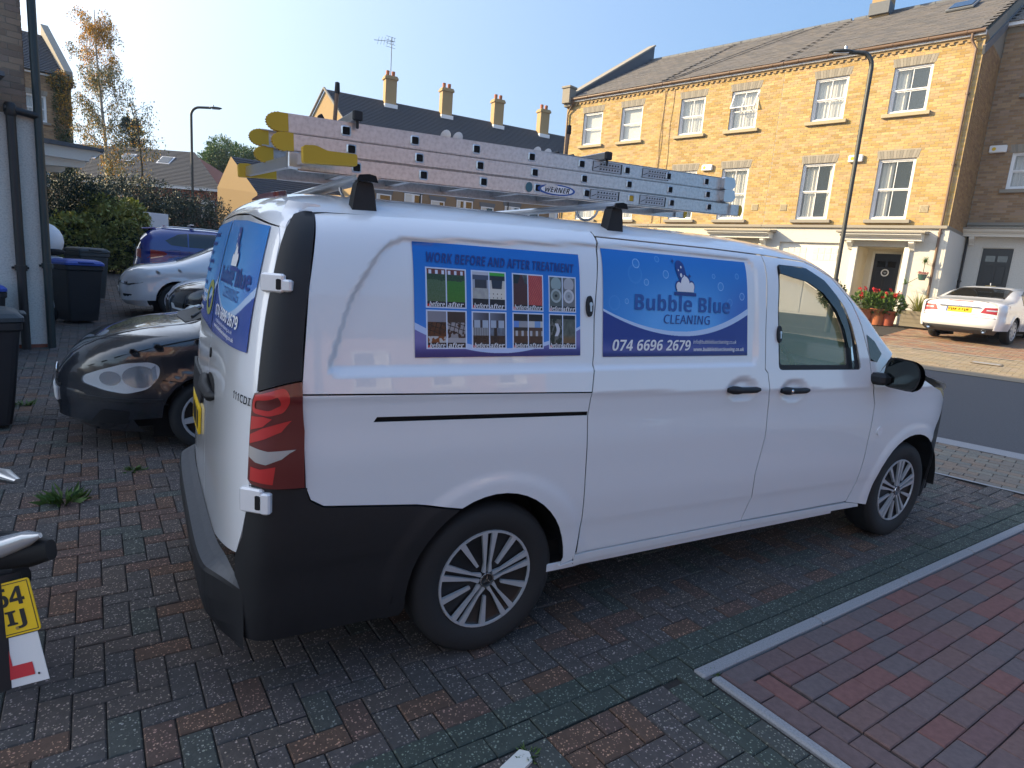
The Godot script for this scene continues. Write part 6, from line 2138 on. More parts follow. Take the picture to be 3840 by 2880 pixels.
func coupe() -> void:                                # white coupe on the sunlit drive
	var sh := new_shell()
	sh.top = [-1.12, 0.95, -1.03, 0.985, -0.85, 1.01, -0.5, 1.05, -0.25, 1.10, 0.1, 1.24, 0.45, 1.345, 0.8, 1.39, 1.2, 1.397, 1.6, 1.35, 2.0, 1.20, 2.35, 1.02, 2.6, 0.96, 3.2, 0.85, 3.6, 0.70]
	sh.belt = [-1.1, 0.86, -0.5, 0.90, 0.5, 0.92, 2.3, 0.88, 3.0, 0.78, 3.6, 0.6]
	sh.wid = [-1.1, 0.885, -0.4, 0.893, 2.6, 0.893, 3.2, 0.87, 3.6, 0.8]
	sh.low = [-0.75, 0.90, -0.60, 0.955, -0.35, 1.0, -0.2, 0.995, -0.1, 1.0, 0.0, 0.985]
	sh.rear = [0.20, -0.86, 0.32, -1.04, 0.45, -1.11, 0.58, -1.115, 0.63, -1.08, 0.75, -1.065, 0.90, -1.05, 0.97, -1.02, 1.0, -0.97]
	sh.front = [0.2, 3.5, 0.5, 3.6, 0.7, 3.5, 1.0, 3.2]
	sh.dr = 0.42; sh.mr = 3.2; sh.lean = 0.30; sh.n = 3.6
	sh.lips = [[0.0, 0.32, 0.35], [2.76, 0.32, 0.35]]
	var c := thing("parked_car", "white coupe with yellow rear number plate on the sunlit drive", "car", "", Vector3(16.87, ground_y(16.87, -4.55) + 0.01, -4.55), atan2(0.098, 0.995))
	car_body(c, sh, M.paint_white_car, -1.0, 3.45, 0.20, [[0.0, 0.32, 0.355], [2.76, 0.32, 0.355]], [[-0.28, 0.42], [1.55, 2.35]])
	var T: Callable = sh.tail; var Rt: Callable = sh.right
	on(T, P([-0.96, 0.33, 0.96, 0.33, 0.975, 0.62, 0.96, 0.93, 0.6, 0.965, -0.6, 0.965, -0.96, 0.93, -0.975, 0.62]), 0.0, M.paint_white_car, "tail", c)
	on(T, P([-0.90, 0.965, 0.90, 0.965, 0.86, 0.995, -0.86, 0.995]), 0.0, M.paint_white_car, "boot_lip", c)
	on(T, P([-0.86, 0.22, 0.86, 0.22, 0.93, 0.32, 0.90, 0.365, -0.90, 0.365, -0.93, 0.32]), 0.012, M.plastic_grey, "diffuser", c, false, 0.02)
	for s in [-1, 1]:
		var lamp := on(T, P([s * 0.50, 0.715, s * 0.92, 0.69, s * 0.97, 0.72, s * 0.985, 0.83, s * 0.90, 0.85, s * 0.58, 0.845]), 0.006, M.lamp_red, "tail_light", c, false, 0.012, 0.03)
		on(T, P([s * 0.62, 0.765, s * 0.93, 0.765, s * 0.95, 0.795, s * 0.62, 0.795]), 0.009, M.lamp_clear, "clear_lens", lamp, false, 0.0, 0.03)
		var g := G.new()
		g.lathe([Vector2(0.045, -0.1), Vector2(0.05, 0.0), Vector2(0.042, 0.0), Vector2(0.040, -0.08), Vector2(0.0, -0.08)], Transform3D(Basis(Vector3(0, 0, 1), PI / 2), Vector3(-1.06, 0.29, s * 0.58)), 16)
		part("exhaust", g, M.chrome, c)
	var pl := on(T, rrect(-0.30, 0.70, 0.30, 0.812, 0.015), 0.010, M.plate_yellow, "number_plate", c, false, 0.008)
	text_on(T, "BJ13 MJY", 0.225, 0.722, -0.265, 0.792, M.ink_black, pl, 0.013)
	pl.get_child(0).set_meta("label", "registration reading BJ13 MJY")
	on(T, P([-0.30, 0.70, -0.262, 0.70, -0.262, 0.812, -0.30, 0.812]), 0.0115, M.ink_blue, "country_band", pl)
	var gb := G.new()
	gb.cbox(Vector3(-1.075, 0.845, 0), Vector3(0.05, 0.022, 0.86), 0.008)
	part("boot_handle", gb, M.chrome, c)
	on(T, P([-0.32, 0.958, 0.32, 0.958, 0.32, 0.972, -0.32, 0.972]), 0.008, M.lamp_red, "brake_light", c, false, 0.004)
	gb = G.new()
	var ring := []
	for k in 17: ring.append(Vector3(-1.062, 0.895 + 0.035 * sin(TAU * k / 16.0), 0.035 * cos(TAU * k / 16.0)))
	gb.tube(ring, 0.004, 5, false)
	for k in 3: gb.tube([Vector3(-1.062, 0.895, 0), Vector3(-1.062, 0.895 + 0.035 * cos(TAU * k / 3.0), 0.035 * sin(TAU * k / 3.0))], 0.004, 5)
	part("star_badge", gb, M.chrome, c)
	line_on(T, [-0.86, 0.60, -0.62, 0.665, 0.62, 0.665, 0.86, 0.60], 0.008, 0.002, "boot_gap", c)
	line_on(T, [-0.95, 0.60, 0.95, 0.60], 0.008, 0.002, "bumper_gap", c)
	on(Rt, P([0.30, 0.955, 0.62, 0.945, 0.62, 1.24, 0.45, 1.20, 0.34, 1.10]), 0.004, M.glass_dark, "quarter_window", c)
	on(Rt, P([0.66, 0.945, 1.85, 0.925, 1.62, 1.20, 1.2, 1.30, 0.9, 1.30, 0.66, 1.25]), 0.004, M.glass_dark, "side_window", c)
	on(sh.left, P([0.30, 0.955, 1.85, 0.925, 1.62, 1.20, 1.2, 1.30, 0.6, 1.24, 0.34, 1.10]), 0.004, M.glass_dark, "side_window", c, true)
	line_on(Rt, [0.62, 0.30, 0.60, 0.60, 0.66, 0.93], 0.008, 0.002, "door_gap", c)
	on(Rt, P([2.20, 0.5, 2.20, 0.45, 0.5, 0.45, 0.5, 0.5]), 0.003, M.paint_white_car, "side_skirt", c, false, 0.01)
	gb = G.new()
	gb.cbox(Vector3(1.75, 1.0, 0.98), Vector3(0.10, 0.12, 0.18), 0.03)
	part("door_mirror", gb, M.paint_white_car, c)
	gb = G.new(); gb.cbox(Vector3(0.55, 0.95, 0.35), Vector3(0.2, 0.35, 0.45), 0.06); gb.cbox(Vector3(0.55, 0.95, -0.35), Vector3(0.2, 0.35, 0.45), 0.06); gb.box(Vector3(0.05, 0.98, 0), Vector3(0.6, 0.03, 1.2))
	var seats := part("seats", gb, M.seat_dark, c)
	gb = G.new(); gb.tube([Vector3(0.75, 1.41, 0), Vector3(0.72, 1.47, 0)], 0.008, 6)
	part("aerial", gb, M.board_white, c)
	for q in [[0.0, 1], [0.0, -1], [2.76, 1], [2.76, -1]]: car_wheel(c, Vector3(q[0], 0.32, q[1] * 0.875), q[1], 0.32, 0.225, 10)

func saloon() -> void:                               # white saloon, nose out
	var sh := new_shell()
	sh.top = [-3.6, 0.95, -3.0, 1.05, -2.2, 1.38, -1.4, 1.43, -0.9, 1.38, -0.5, 1.20, -0.15, 1.05, 0.05, 1.0, 0.4, 0.94, 0.62, 0.86, 0.74, 0.72, 0.78, 0.62]
	sh.belt = [-3.6, 0.85, -2.0, 0.93, -0.4, 0.90, 0.0, 0.86, 0.4, 0.78, 0.62, 0.70, 0.78, 0.56]
	sh.wid = [-3.6, 0.88, -2.8, 0.90, 0.0, 0.905, 0.5, 0.90, 0.8, 0.86]
	sh.low = [-0.75, 0.90, -0.55, 0.965, -0.35, 1.0, -0.15, 0.99, -0.06, 0.995, 0.0, 0.985]
	sh.front = [0.15, 0.58, 0.22, 0.70, 0.35, 0.77, 0.5, 0.785, 0.62, 0.775, 0.70, 0.73, 0.78, 0.62, 0.9, 0.45, 1.1, 0.2]
	sh.rear = [0.2, -3.5, 0.6, -3.65, 1.0, -3.5]
	sh.df = 0.62; sh.mf = 2.5; sh.lean = 0.3; sh.n = 3.2
	sh.lips = [[-0.16, 0.33, 0.36]]
	var c := thing("parked_car", "white saloon car with pointed headlight, parked beside the blue estate car", "car", "", Vector3(-0.78, ground_y(-0.78, -10.7), -10.75), PI)
	car_body(c, sh, M.paint_white_car, -3.45, 0.755, 0.20, [[-0.16, 0.33, 0.365], [-2.81, 0.33, 0.365]], [[-3.0, -2.2], [-1.0, -0.15]])
	var N: Callable = sh.nose; var Lf: Callable = sh.left
	on(N, P([-0.97, 0.22, 0.97, 0.22, 0.985, 0.45, 0.96, 0.66, 0.80, 0.72, -0.80, 0.72, -0.96, 0.66, -0.985, 0.45]), 0.0, M.paint_white_car, "front_bumper", c, true)
	for s in [-1, 1]:
		var lamp := on(N, P([s * 0.36, 0.635, s * 0.40, 0.60, s * 0.80, 0.575, s * 0.955, 0.63, s * 0.985, 0.695, s * 0.80, 0.695, s * 0.42, 0.665]), 0.006, M.glass_dark, "headlight", c, true, 0.01, 0.03)
		on(N, P([s * 0.52, 0.605, s * 0.66, 0.60, s * 0.66, 0.655, s * 0.52, 0.655]), 0.009, M.lamp_inner, "reflector", lamp, true, 0.0, 0.03)
		on(N, P([s * 0.76, 0.60, s * 0.90, 0.625, s * 0.90, 0.665, s * 0.76, 0.66]), 0.009, M.lamp_inner, "reflector", lamp, true, 0.0, 0.03)
		on(N, round_poly(P([s * 0.03, 0.555, s * 0.27, 0.545, s * 0.31, 0.60, s * 0.27, 0.665, s * 0.05, 0.67]), 0.02), 0.004, M.gap, "kidney_grille", c, true, 0.01, 0.03)
		on(N, round_poly(P([s * 0.55, 0.29, s * 0.86, 0.33, s * 0.84, 0.42, s * 0.60, 0.42]), 0.02), 0.003, M.gap, "air_intake", c, true, 0.0, 0.03)
	on(N, round_poly(P([-0.40, 0.27, 0.40, 0.27, 0.44, 0.40, -0.44, 0.40]), 0.03), 0.003, M.gap, "lower_grille", c, true)
	var pl := on(N, rrect(-0.30, 0.43, 0.30, 0.52, 0.01), 0.012, M.plate_white, "number_plate", c, true, 0.01)
	strokes(N, -0.26, 0.445, 0.26, 0.505, 7, M.ink_black, pl, 0.014, true)
	on(Lf, P([-0.75, 0.93, -2.4, 0.96, -2.2, 1.22, -1.5, 1.30, -1.1, 1.22]), 0.004, M.glass_dark, "side_window", c, true)
	for q in [[-0.16, 1], [-0.16, -1], [-2.81, 1], [-2.81, -1]]: car_wheel(c, Vector3(q[0], 0.325, q[1] * 0.885), q[1], 0.325, 0.23, 10)

func estate() -> void:                               # blue raised estate, tail towards the bins
	var sh := new_shell()
	sh.top = [-0.98, 1.02, -0.86, 1.18, -0.70, 1.36, -0.52, 1.50, -0.2, 1.54, 0.6, 1.545, 1.4, 1.50, 1.9, 1.32, 2.3, 1.12, 2.9, 1.0, 3.5, 0.8]
	sh.belt = [-1.0, 0.98, 0.0, 1.02, 2.2, 0.98, 3.0, 0.85, 3.5, 0.7]
	sh.wid = [-1.0, 0.86, -0.5, 0.895, 2.6, 0.895, 3.5, 0.85]
	sh.low = [-0.8, 0.92, -0.6, 0.97, -0.35, 1.0, -0.15, 0.99, -0.06, 1.0, 0.0, 0.985]
	sh.rear = [0.25, -0.85, 0.40, -0.97, 0.60, -0.985, 0.75, -0.95, 0.95, -0.93, 1.05, -0.90, 1.25, -0.80, 1.45, -0.62, 1.54, -0.45]
	sh.front = [0.2, 3.4, 0.6, 3.5, 1.0, 3.2]
	sh.dr = 0.42; sh.mr = 2.8; sh.lean = 0.22; sh.n = 4.0
	sh.lips = [[0.0, 0.35, 0.37]]
	var c := thing("parked_car", "blue estate car with red tail light and roof bar in front of the hedge", "car", "", Vector3(-0.38, ground_y(-0.7, -15.4), -15.4), 0.0)
	car_body(c, sh, M.paint_blue, -0.80, 3.35, 0.26, [[0.0, 0.35, 0.375], [2.76, 0.35, 0.375]], [[-0.80, -0.79], [1.45, 2.3]])
	var T: Callable = sh.tail; var Rt: Callable = sh.right
	on(T, P([-0.97, 0.30, 0.97, 0.30, 0.985, 0.7, 0.96, 1.02, -0.96, 1.02, -0.985, 0.7]), 0.0, M.paint_blue, "tail", c)
	on(T, P([-0.90, 1.02, 0.90, 1.02, 0.86, 1.40, -0.86, 1.40]), 0.002, M.glass_dark, "rear_window", c)
	on(T, P([-0.90, 1.40, 0.90, 1.40, 0.88, 1.50, -0.88, 1.50]), 0.0, M.paint_blue, "roof_edge", c)
	var g := G.new()
	g.cbox(Vector3(-0.62, 1.47, 0), Vector3(0.30, 0.035, 1.25), 0.012, Basis(Vector3(0, 0, 1), 0.10))
	part("spoiler", g, M.paint_blue, c)
	for s in [-1, 1]:
		var lamp := on(T, P([s * 0.62, 0.80, s * 0.98, 0.74, s * 0.999, 0.80, s * 0.999, 0.92, s * 0.90, 0.965, s * 0.66, 0.955]), 0.008, M.lamp_red, "tail_light", c, false, 0.01, 0.03)
		var F: Callable = sh.right if s == 1 else sh.left
		on(F, P([-0.60, 0.745, -0.30, 0.84, -0.24, 0.885, -0.32, 0.93, -0.60, 0.965]), 0.008, M.lamp_red, "side_lens", lamp, s == -1, 0.0, 0.03)
		on(F, P([-0.60, 0.745, -0.33, 0.815, -0.34, 0.835, -0.60, 0.775]), 0.011, M.lamp_clear, "clear_lens", lamp, s == -1, 0.0, 0.03)
	on(T, P([-0.90, 0.30, 0.90, 0.30, 0.95, 0.45, 0.93, 0.52, -0.93, 0.52, -0.95, 0.45]), 0.012, M.plastic_black, "bumper_trim", c, false, 0.015)
	on(Rt, P([-0.28, 1.20, -0.16, 1.10, 0.20, 1.075, 0.20, 1.40, 0.0, 1.37]), 0.004, M.glass_dark, "quarter_window", c)
	on(Rt, P([0.23, 1.075, 0.95, 1.065, 0.95, 1.43, 0.23, 1.405]), 0.004, M.glass_dark, "side_window", c)
	on(Rt, P([1.0, 1.065, 1.95, 1.05, 1.55, 1.36, 1.3, 1.42, 1.0, 1.43]), 0.004, M.glass_dark, "side_window", c)
	line_on(Rt, [0.28, 0.40, 0.30, 0.75, 0.20, 1.06], 0.008, 0.002, "door_gap", c)
	g = G.new(); g.cbox(Vector3(0.52, 0.93, sh.half(0.52, 0.93) + 0.015), Vector3(0.20, 0.03, 0.03), 0.01)
	part("door_handle", g, M.paint_blue, c)
	line_on(Rt, [-0.20, 0.80, 0.02, 0.80, 0.03, 0.98, -0.19, 0.985, -0.20, 0.80], 0.006, 0.002, "fuel_flap_gap", c)
	for s in [1, -1]:
		g = G.new()
		var rp := []
		for k in 9:
			var x := lerpf(-0.35, 1.5, k / 8.0)
			rp.append(Vector3(x, sh.roof(x, 0.9).y + 0.035 - (0.03 if k == 0 or k == 8 else 0.0), s * sh.half(x, 1.45) * 0.88))
		g.tube(rp, 0.014, 8)
		part("roof_rail", g, M.alu_plain, c)
	g = G.new(); g.cbox(Vector3(0.32, 1.625, 0), Vector3(0.09, 0.03, 1.20), 0.01)
	part("roof_bar", g, M.alu_plain, c)
	for s in [1, -1]:
		g = G.new(); g.cbox(Vector3(0.34, 1.595, s * 0.56), Vector3(0.09, 0.06, 0.08), 0.02)
		part("bar_foot", g, M.plastic_black, c)
	g = G.new(); g.prism(P([-0.06, 0, 0.07, 0, -0.05, 0.05]), Transform3D(Basis(), Vector3(-0.25, 1.535, -0.006)), 0.012)
	part("aerial_fin", g, M.paint_blue, c)
	for q in [[0.0, 1], [0.0, -1], [2.76, 1], [2.76, -1]]: car_wheel(c, Vector3(q[0], 0.34, q[1] * 0.88), q[1], 0.34, 0.23, 5)

func hatchback() -> void:                            # dark hatchback close behind the van
	var sh := new_shell()
	sh.top = [-2.9, 1.1, -2.5, 1.40, -1.6, 1.467, -1.0, 1.43, -0.55, 1.25, -0.22, 1.08, -0.10, 1.03, 0.2, 0.985, 0.5, 0.90, 0.68, 0.80, 0.80, 0.66, 0.85, 0.56]
	sh.belt = [-2.9, 0.92, -1.5, 0.95, -0.5, 0.92, 0.0, 0.88, 0.3, 0.82, 0.55, 0.73, 0.72, 0.62, 0.85, 0.50]
	sh.wid = [-2.9, 0.80, -2.0, 0.825, 0.0, 0.83, 0.5, 0.825, 0.85, 0.79]
	sh.low = [-0.75, 0.90, -0.55, 0.96, -0.35, 1.0, -0.18, 0.992, -0.07, 0.995, 0.0, 0.985]
	sh.front = [0.14, 0.66, 0.22, 0.78, 0.34, 0.855, 0.46, 0.865, 0.55, 0.845, 0.62, 0.80, 0.72, 0.70, 0.80, 0.58, 0.9, 0.42, 1.1, 0.15]
	sh.rear = [0.2, -2.9, 0.6, -3.0, 1.1, -2.9]
	sh.df = 0.72; sh.mf = 2.35; sh.lean = 0.3; sh.n = 2.9
	sh.lips = [[-0.21, 0.30, 0.335]]
	var c := thing("parked_car", "dark grey hatchback with large clear headlight parked close behind the van", "car", "", Vector3(-0.97, -0.02, -3.2), PI)
	car_body(c, sh, M.paint_dark, -2.85, 0.82, 0.17, [[-0.21, 0.30, 0.34], [-2.465, 0.30, 0.34]], [[-2.84, -2.83], [-1.05, -0.16]], 0.04)
	var N: Callable = sh.nose; var Lf: Callable = sh.left
	on(N, P([-0.97, 0.18, 0.97, 0.18, 0.985, 0.40, 0.96, 0.56, 0.75, 0.60, -0.75, 0.60, -0.96, 0.56, -0.985, 0.40]), 0.0, M.paint_dark, "front_bumper", c, true, 0.0, 0.03)
	for s in [-1, 1]:
		var F: Callable = sh.left if s == -1 else sh.right
		var fl: bool = s == -1
		# clear-glass headlight wrapping the corner, with its reflectors behind
		var shape := round_poly(P([0.64, 0.575, 0.50, 0.525, 0.36, 0.50, 0.22, 0.535, 0.14, 0.63, 0.135, 0.715, 0.20, 0.745, 0.36, 0.735, 0.52, 0.68, 0.63, 0.625]), 0.04, 4)
		var lamp := on(F, shape, 0.002, M.lamp_inner, "headlight", c, fl, 0.0, 0.025)
		on(F, ellipse(Vector2(0.27, 0.63), 0.115, 0.085, 24), 0.004, M.chrome, "reflector", lamp, fl, 0.0, 0.025)
		on(F, ellipse(Vector2(0.46, 0.615), 0.070, 0.055, 20), 0.004, M.chrome, "reflector", lamp, fl, 0.0, 0.025)
		on(F, P([0.155, 0.62, 0.185, 0.60, 0.19, 0.70, 0.165, 0.72]), 0.006, M.ink_grey, "lamp_insert", lamp, fl, 0.0, 0.025)
		on(F, shape, 0.014, M.glass_clear, "lens", lamp, fl, 0.012, 0.025)
		on(F, round_poly(P([0.60, 0.27, 0.36, 0.26, 0.34, 0.36, 0.52, 0.38]), 0.02), 0.003, M.gap, "fog_light_grille", c, fl, 0.0, 0.03)
		on(F, P([0.66, 0.445, 0.12, 0.430, 0.12, 0.452, 0.66, 0.475]), 0.008, M.plastic_black, "rubbing_strip", c, fl, 0.008, 0.03)
		line_on(F, [0.12, 0.60, 0.0, 0.585, -0.02, 0.54], 0.007, 0.002, "wing_gap", c, fl)
		line_on(F, [0.60, 0.70, 0.36, 0.80, 0.1, 0.875, -0.15, 0.93], 0.008, 0.002, "bonnet_gap", c, fl)
		on(F, P([-0.55, 0.98, -2.3, 1.0, -2.2, 1.22, -1.5, 1.32, -1.0, 1.25]), 0.004, M.glass_dark, "side_window", c, fl)
	for k in 3:
		on(N, P([-0.50, 0.500 + k * 0.032, 0.50, 0.500 + k * 0.032, 0.50, 0.522 + k * 0.032, -0.50, 0.522 + k * 0.032]), 0.004, M.gap, "grille_slot", c, true, 0.0, 0.04)
	var gb := G.new()
	var ring := []
	var bc: Vector3 = sh.nose(0.0, 0.56)
	for k in 21: ring.append(bc + Vector3(0.012, 0.055 * sin(TAU * k / 20.0), 0.055 * cos(TAU * k / 20.0)))
	gb.tube(ring, 0.006, 6, false)
	for q in [[-0.04, 0.03, -0.012, -0.03], [-0.012, -0.03, 0.0, 0.0], [0.0, 0.0, 0.012, -0.03], [0.012, -0.03, 0.04, 0.03], [-0.014, 0.04, 0.0, 0.012], [0.0, 0.012, 0.014, 0.04]]:
		gb.tube([bc + Vector3(0.012, q[1], q[0]), bc + Vector3(0.012, q[3], q[2])], 0.005, 5)
	part("round_badge", gb, M.chrome, c)
	on(N, round_poly(P([-0.55, 0.24, 0.55, 0.24, 0.52, 0.34, -0.52, 0.34]), 0.03), 0.003, M.gap, "lower_grille", c, true)
	on(N, rrect(-0.42, 0.375, 0.42, 0.475, 0.01), 0.012, M.plate_white, "number_plate", c, true, 0.01)
	on(sh.roof, P([-0.20, -0.92, -0.06, -0.90, -0.02, 0.0, -0.06, 0.90, -0.20, 0.92]), 0.006, M.plastic_black, "scuttle", c, true)
	gb = G.new()
	gb.tube([Vector3(-0.12, 1.05, -0.35), Vector3(-0.25, 1.10, -0.05), Vector3(-0.30, 1.13, 0.30)], 0.012, 6)
	part("wiper", gb, M.plastic_black, c)
	gb = G.new(); gb.box(Vector3(-1.2, 0.95, 0), Vector3(0.8, 0.4, 1.2))
	part("seats", gb, M.seat_dark, c)
	for q in [[-0.21, 1], [-0.21, -1], [-2.465, 1], [-2.465, -1]]: car_wheel(c, Vector3(q[0], 0.295, q[1] * 0.815), q[1], 0.295, 0.205, 6)

func dark_car() -> void:                             # the nose of a black car between the hatchback and the white saloon
	var sh := new_shell()
	sh.top = [-3.6, 0.95, -3.0, 1.05, -2.2, 1.38, -1.4, 1.43, -0.9, 1.38, -0.5, 1.20, -0.15, 1.05, 0.05, 1.0, 0.4, 0.94, 0.62, 0.86, 0.74, 0.74, 0.78, 0.64]
	sh.belt = [-3.6, 0.85, -2.0, 0.93, -0.4, 0.90, 0.0, 0.86, 0.4, 0.78, 0.62, 0.70, 0.78, 0.56]
	sh.wid = [-3.6, 0.86, -2.8, 0.88, 0.0, 0.885, 0.5, 0.88, 0.8, 0.84]
	sh.low = [-0.75, 0.90, -0.55, 0.965, -0.35, 1.0, -0.15, 0.99, -0.06, 0.995, 0.0, 0.985]
	sh.front = [0.15, 0.58, 0.22, 0.70, 0.35, 0.77, 0.5, 0.785, 0.62, 0.775, 0.70, 0.73, 0.78, 0.62, 0.9, 0.45, 1.1, 0.2]
	sh.rear = [0.2, -3.5, 0.6, -3.65, 1.0, -3.5]
	sh.df = 0.60; sh.mf = 2.4; sh.lean = 0.3; sh.n = 3.2
	var c := thing("parked_car", "black car nose with chromed headlight showing between hatchback and white saloon", "car", "", Vector3(-0.10, ground_y(-0.1, -7.9), -7.98), PI)
	car_body(c, sh, M.paint_dark, -3.45, 0.755, 0.20, [[0.0, 0.33, 0.365], [-2.81, 0.33, 0.365]], [[-3.0, -2.2], [-1.0, -0.15]])
	var N: Callable = sh.nose
	on(N, P([-0.97, 0.22, 0.97, 0.22, 0.985, 0.45, 0.96, 0.66, 0.80, 0.72, -0.80, 0.72, -0.96, 0.66, -0.985, 0.45]), 0.0, M.paint_dark, "front_bumper", c, true)
	for s in [-1, 1]:
		var lamp := on(N, P([s * 0.50, 0.62, s * 0.56, 0.55, s * 0.88, 0.53, s * 0.985, 0.64, s * 0.97, 0.70, s * 0.72, 0.70]), 0.006, M.lamp_inner, "headlight", c, true, 0.01, 0.03)
		on(N, P([s * 0.60, 0.63, s * 0.66, 0.57, s * 0.84, 0.56, s * 0.92, 0.64, s * 0.74, 0.675]), 0.009, M.glass_dark, "lens", lamp, true, 0.0, 0.03)
	on(N, round_poly(P([-0.40, 0.50, 0.40, 0.50, 0.38, 0.64, -0.38, 0.64]), 0.03), 0.003, M.gap, "grille", c, true)
	on(sh.left, P([-0.75, 0.93, -2.4, 0.96, -2.2, 1.22, -1.5, 1.30, -1.1, 1.22]), 0.004, M.glass_dark, "side_window", c, true)
	for q in [[0.0, 1], [0.0, -1], [-2.81, 1], [-2.81, -1]]: car_wheel(c, Vector3(q[0], 0.325, q[1] * 0.865), q[1], 0.325, 0.23, 10)

# ------------------------------------------------------------------ the other houses
func strip_roof(root: Node3D, a: Vector3, b: Vector3, c: Vector3, d: Vector3, rows: int, m: Material, called := "roof") -> Node3D:   # a b along the eaves, d c along the ridge
	var nn := (b - a).cross(d - a).normalized()
	var r := Node3D.new(); r.name = called; root.add_child(r, true)
	for k in rows:
		var t0 := float(k) / rows; var t1 := float(k + 1) / rows
		var p := a.lerp(d, t0) + nn * 0.035; var q := b.lerp(c, t0) + nn * 0.035
		var s := b.lerp(c, t1) + nn * 0.004; var u := a.lerp(d, t1) + nn * 0.004
		var g := G.new()
		g.quad(p, q, s, u); g.quad(a.lerp(d, t0), b.lerp(c, t0), q, p)
		part("slate_course", g, m, r)
	return r

func plain_window(root: Node3D, o: Vector3, x: Vector3, z: Vector3, w: float, h: float, curtain := 0.4, french := false) -> void:
	var n := Node3D.new(); n.name = "window"; root.add_child(n, true)
	n.transform = Transform3D(Basis(x, Vector3.UP, z), o)
	var g := G.new(); bar(g, 0, 0, w, h, -0.02, 0.012)
	part("pane", g, M.glass_dark, n)
	g = G.new(); bar(g, 0.05, 0.05, w * curtain, h - 0.05, 0.006, 0.018)
	part("curtain", g, M.curtain, n)
	g = G.new()
	var f := 0.07
	bar(g, 0, 0, w, f, 0, 0.05); bar(g, 0, h - f, w, h, 0, 0.05); bar(g, 0, f, f, h - f, 0, 0.05); bar(g, w - f, f, w, h - f, 0, 0.05)
	if french:
		bar(g, w * 0.5 - 0.09, f, w * 0.5 + 0.09, h - f, 0, 0.045)
		bar(g, f, h * 0.30, w * 0.5 - 0.09, h * 0.30 + 0.03, 0, 0.04); bar(g, w * 0.5 + 0.09, h * 0.30, w - f, h * 0.30 + 0.03, 0, 0.04)
	else:
		bar(g, f, h * 0.5 - 0.03, w - f, h * 0.5 + 0.03, 0, 0.045)
	part("frame", g, M.upvc, n)
	g = G.new(); bar(g, -0.1, -0.12, w + 0.1, 0.0, 0.0, 0.10)
	part("sill", g, M.stone_sill, n)

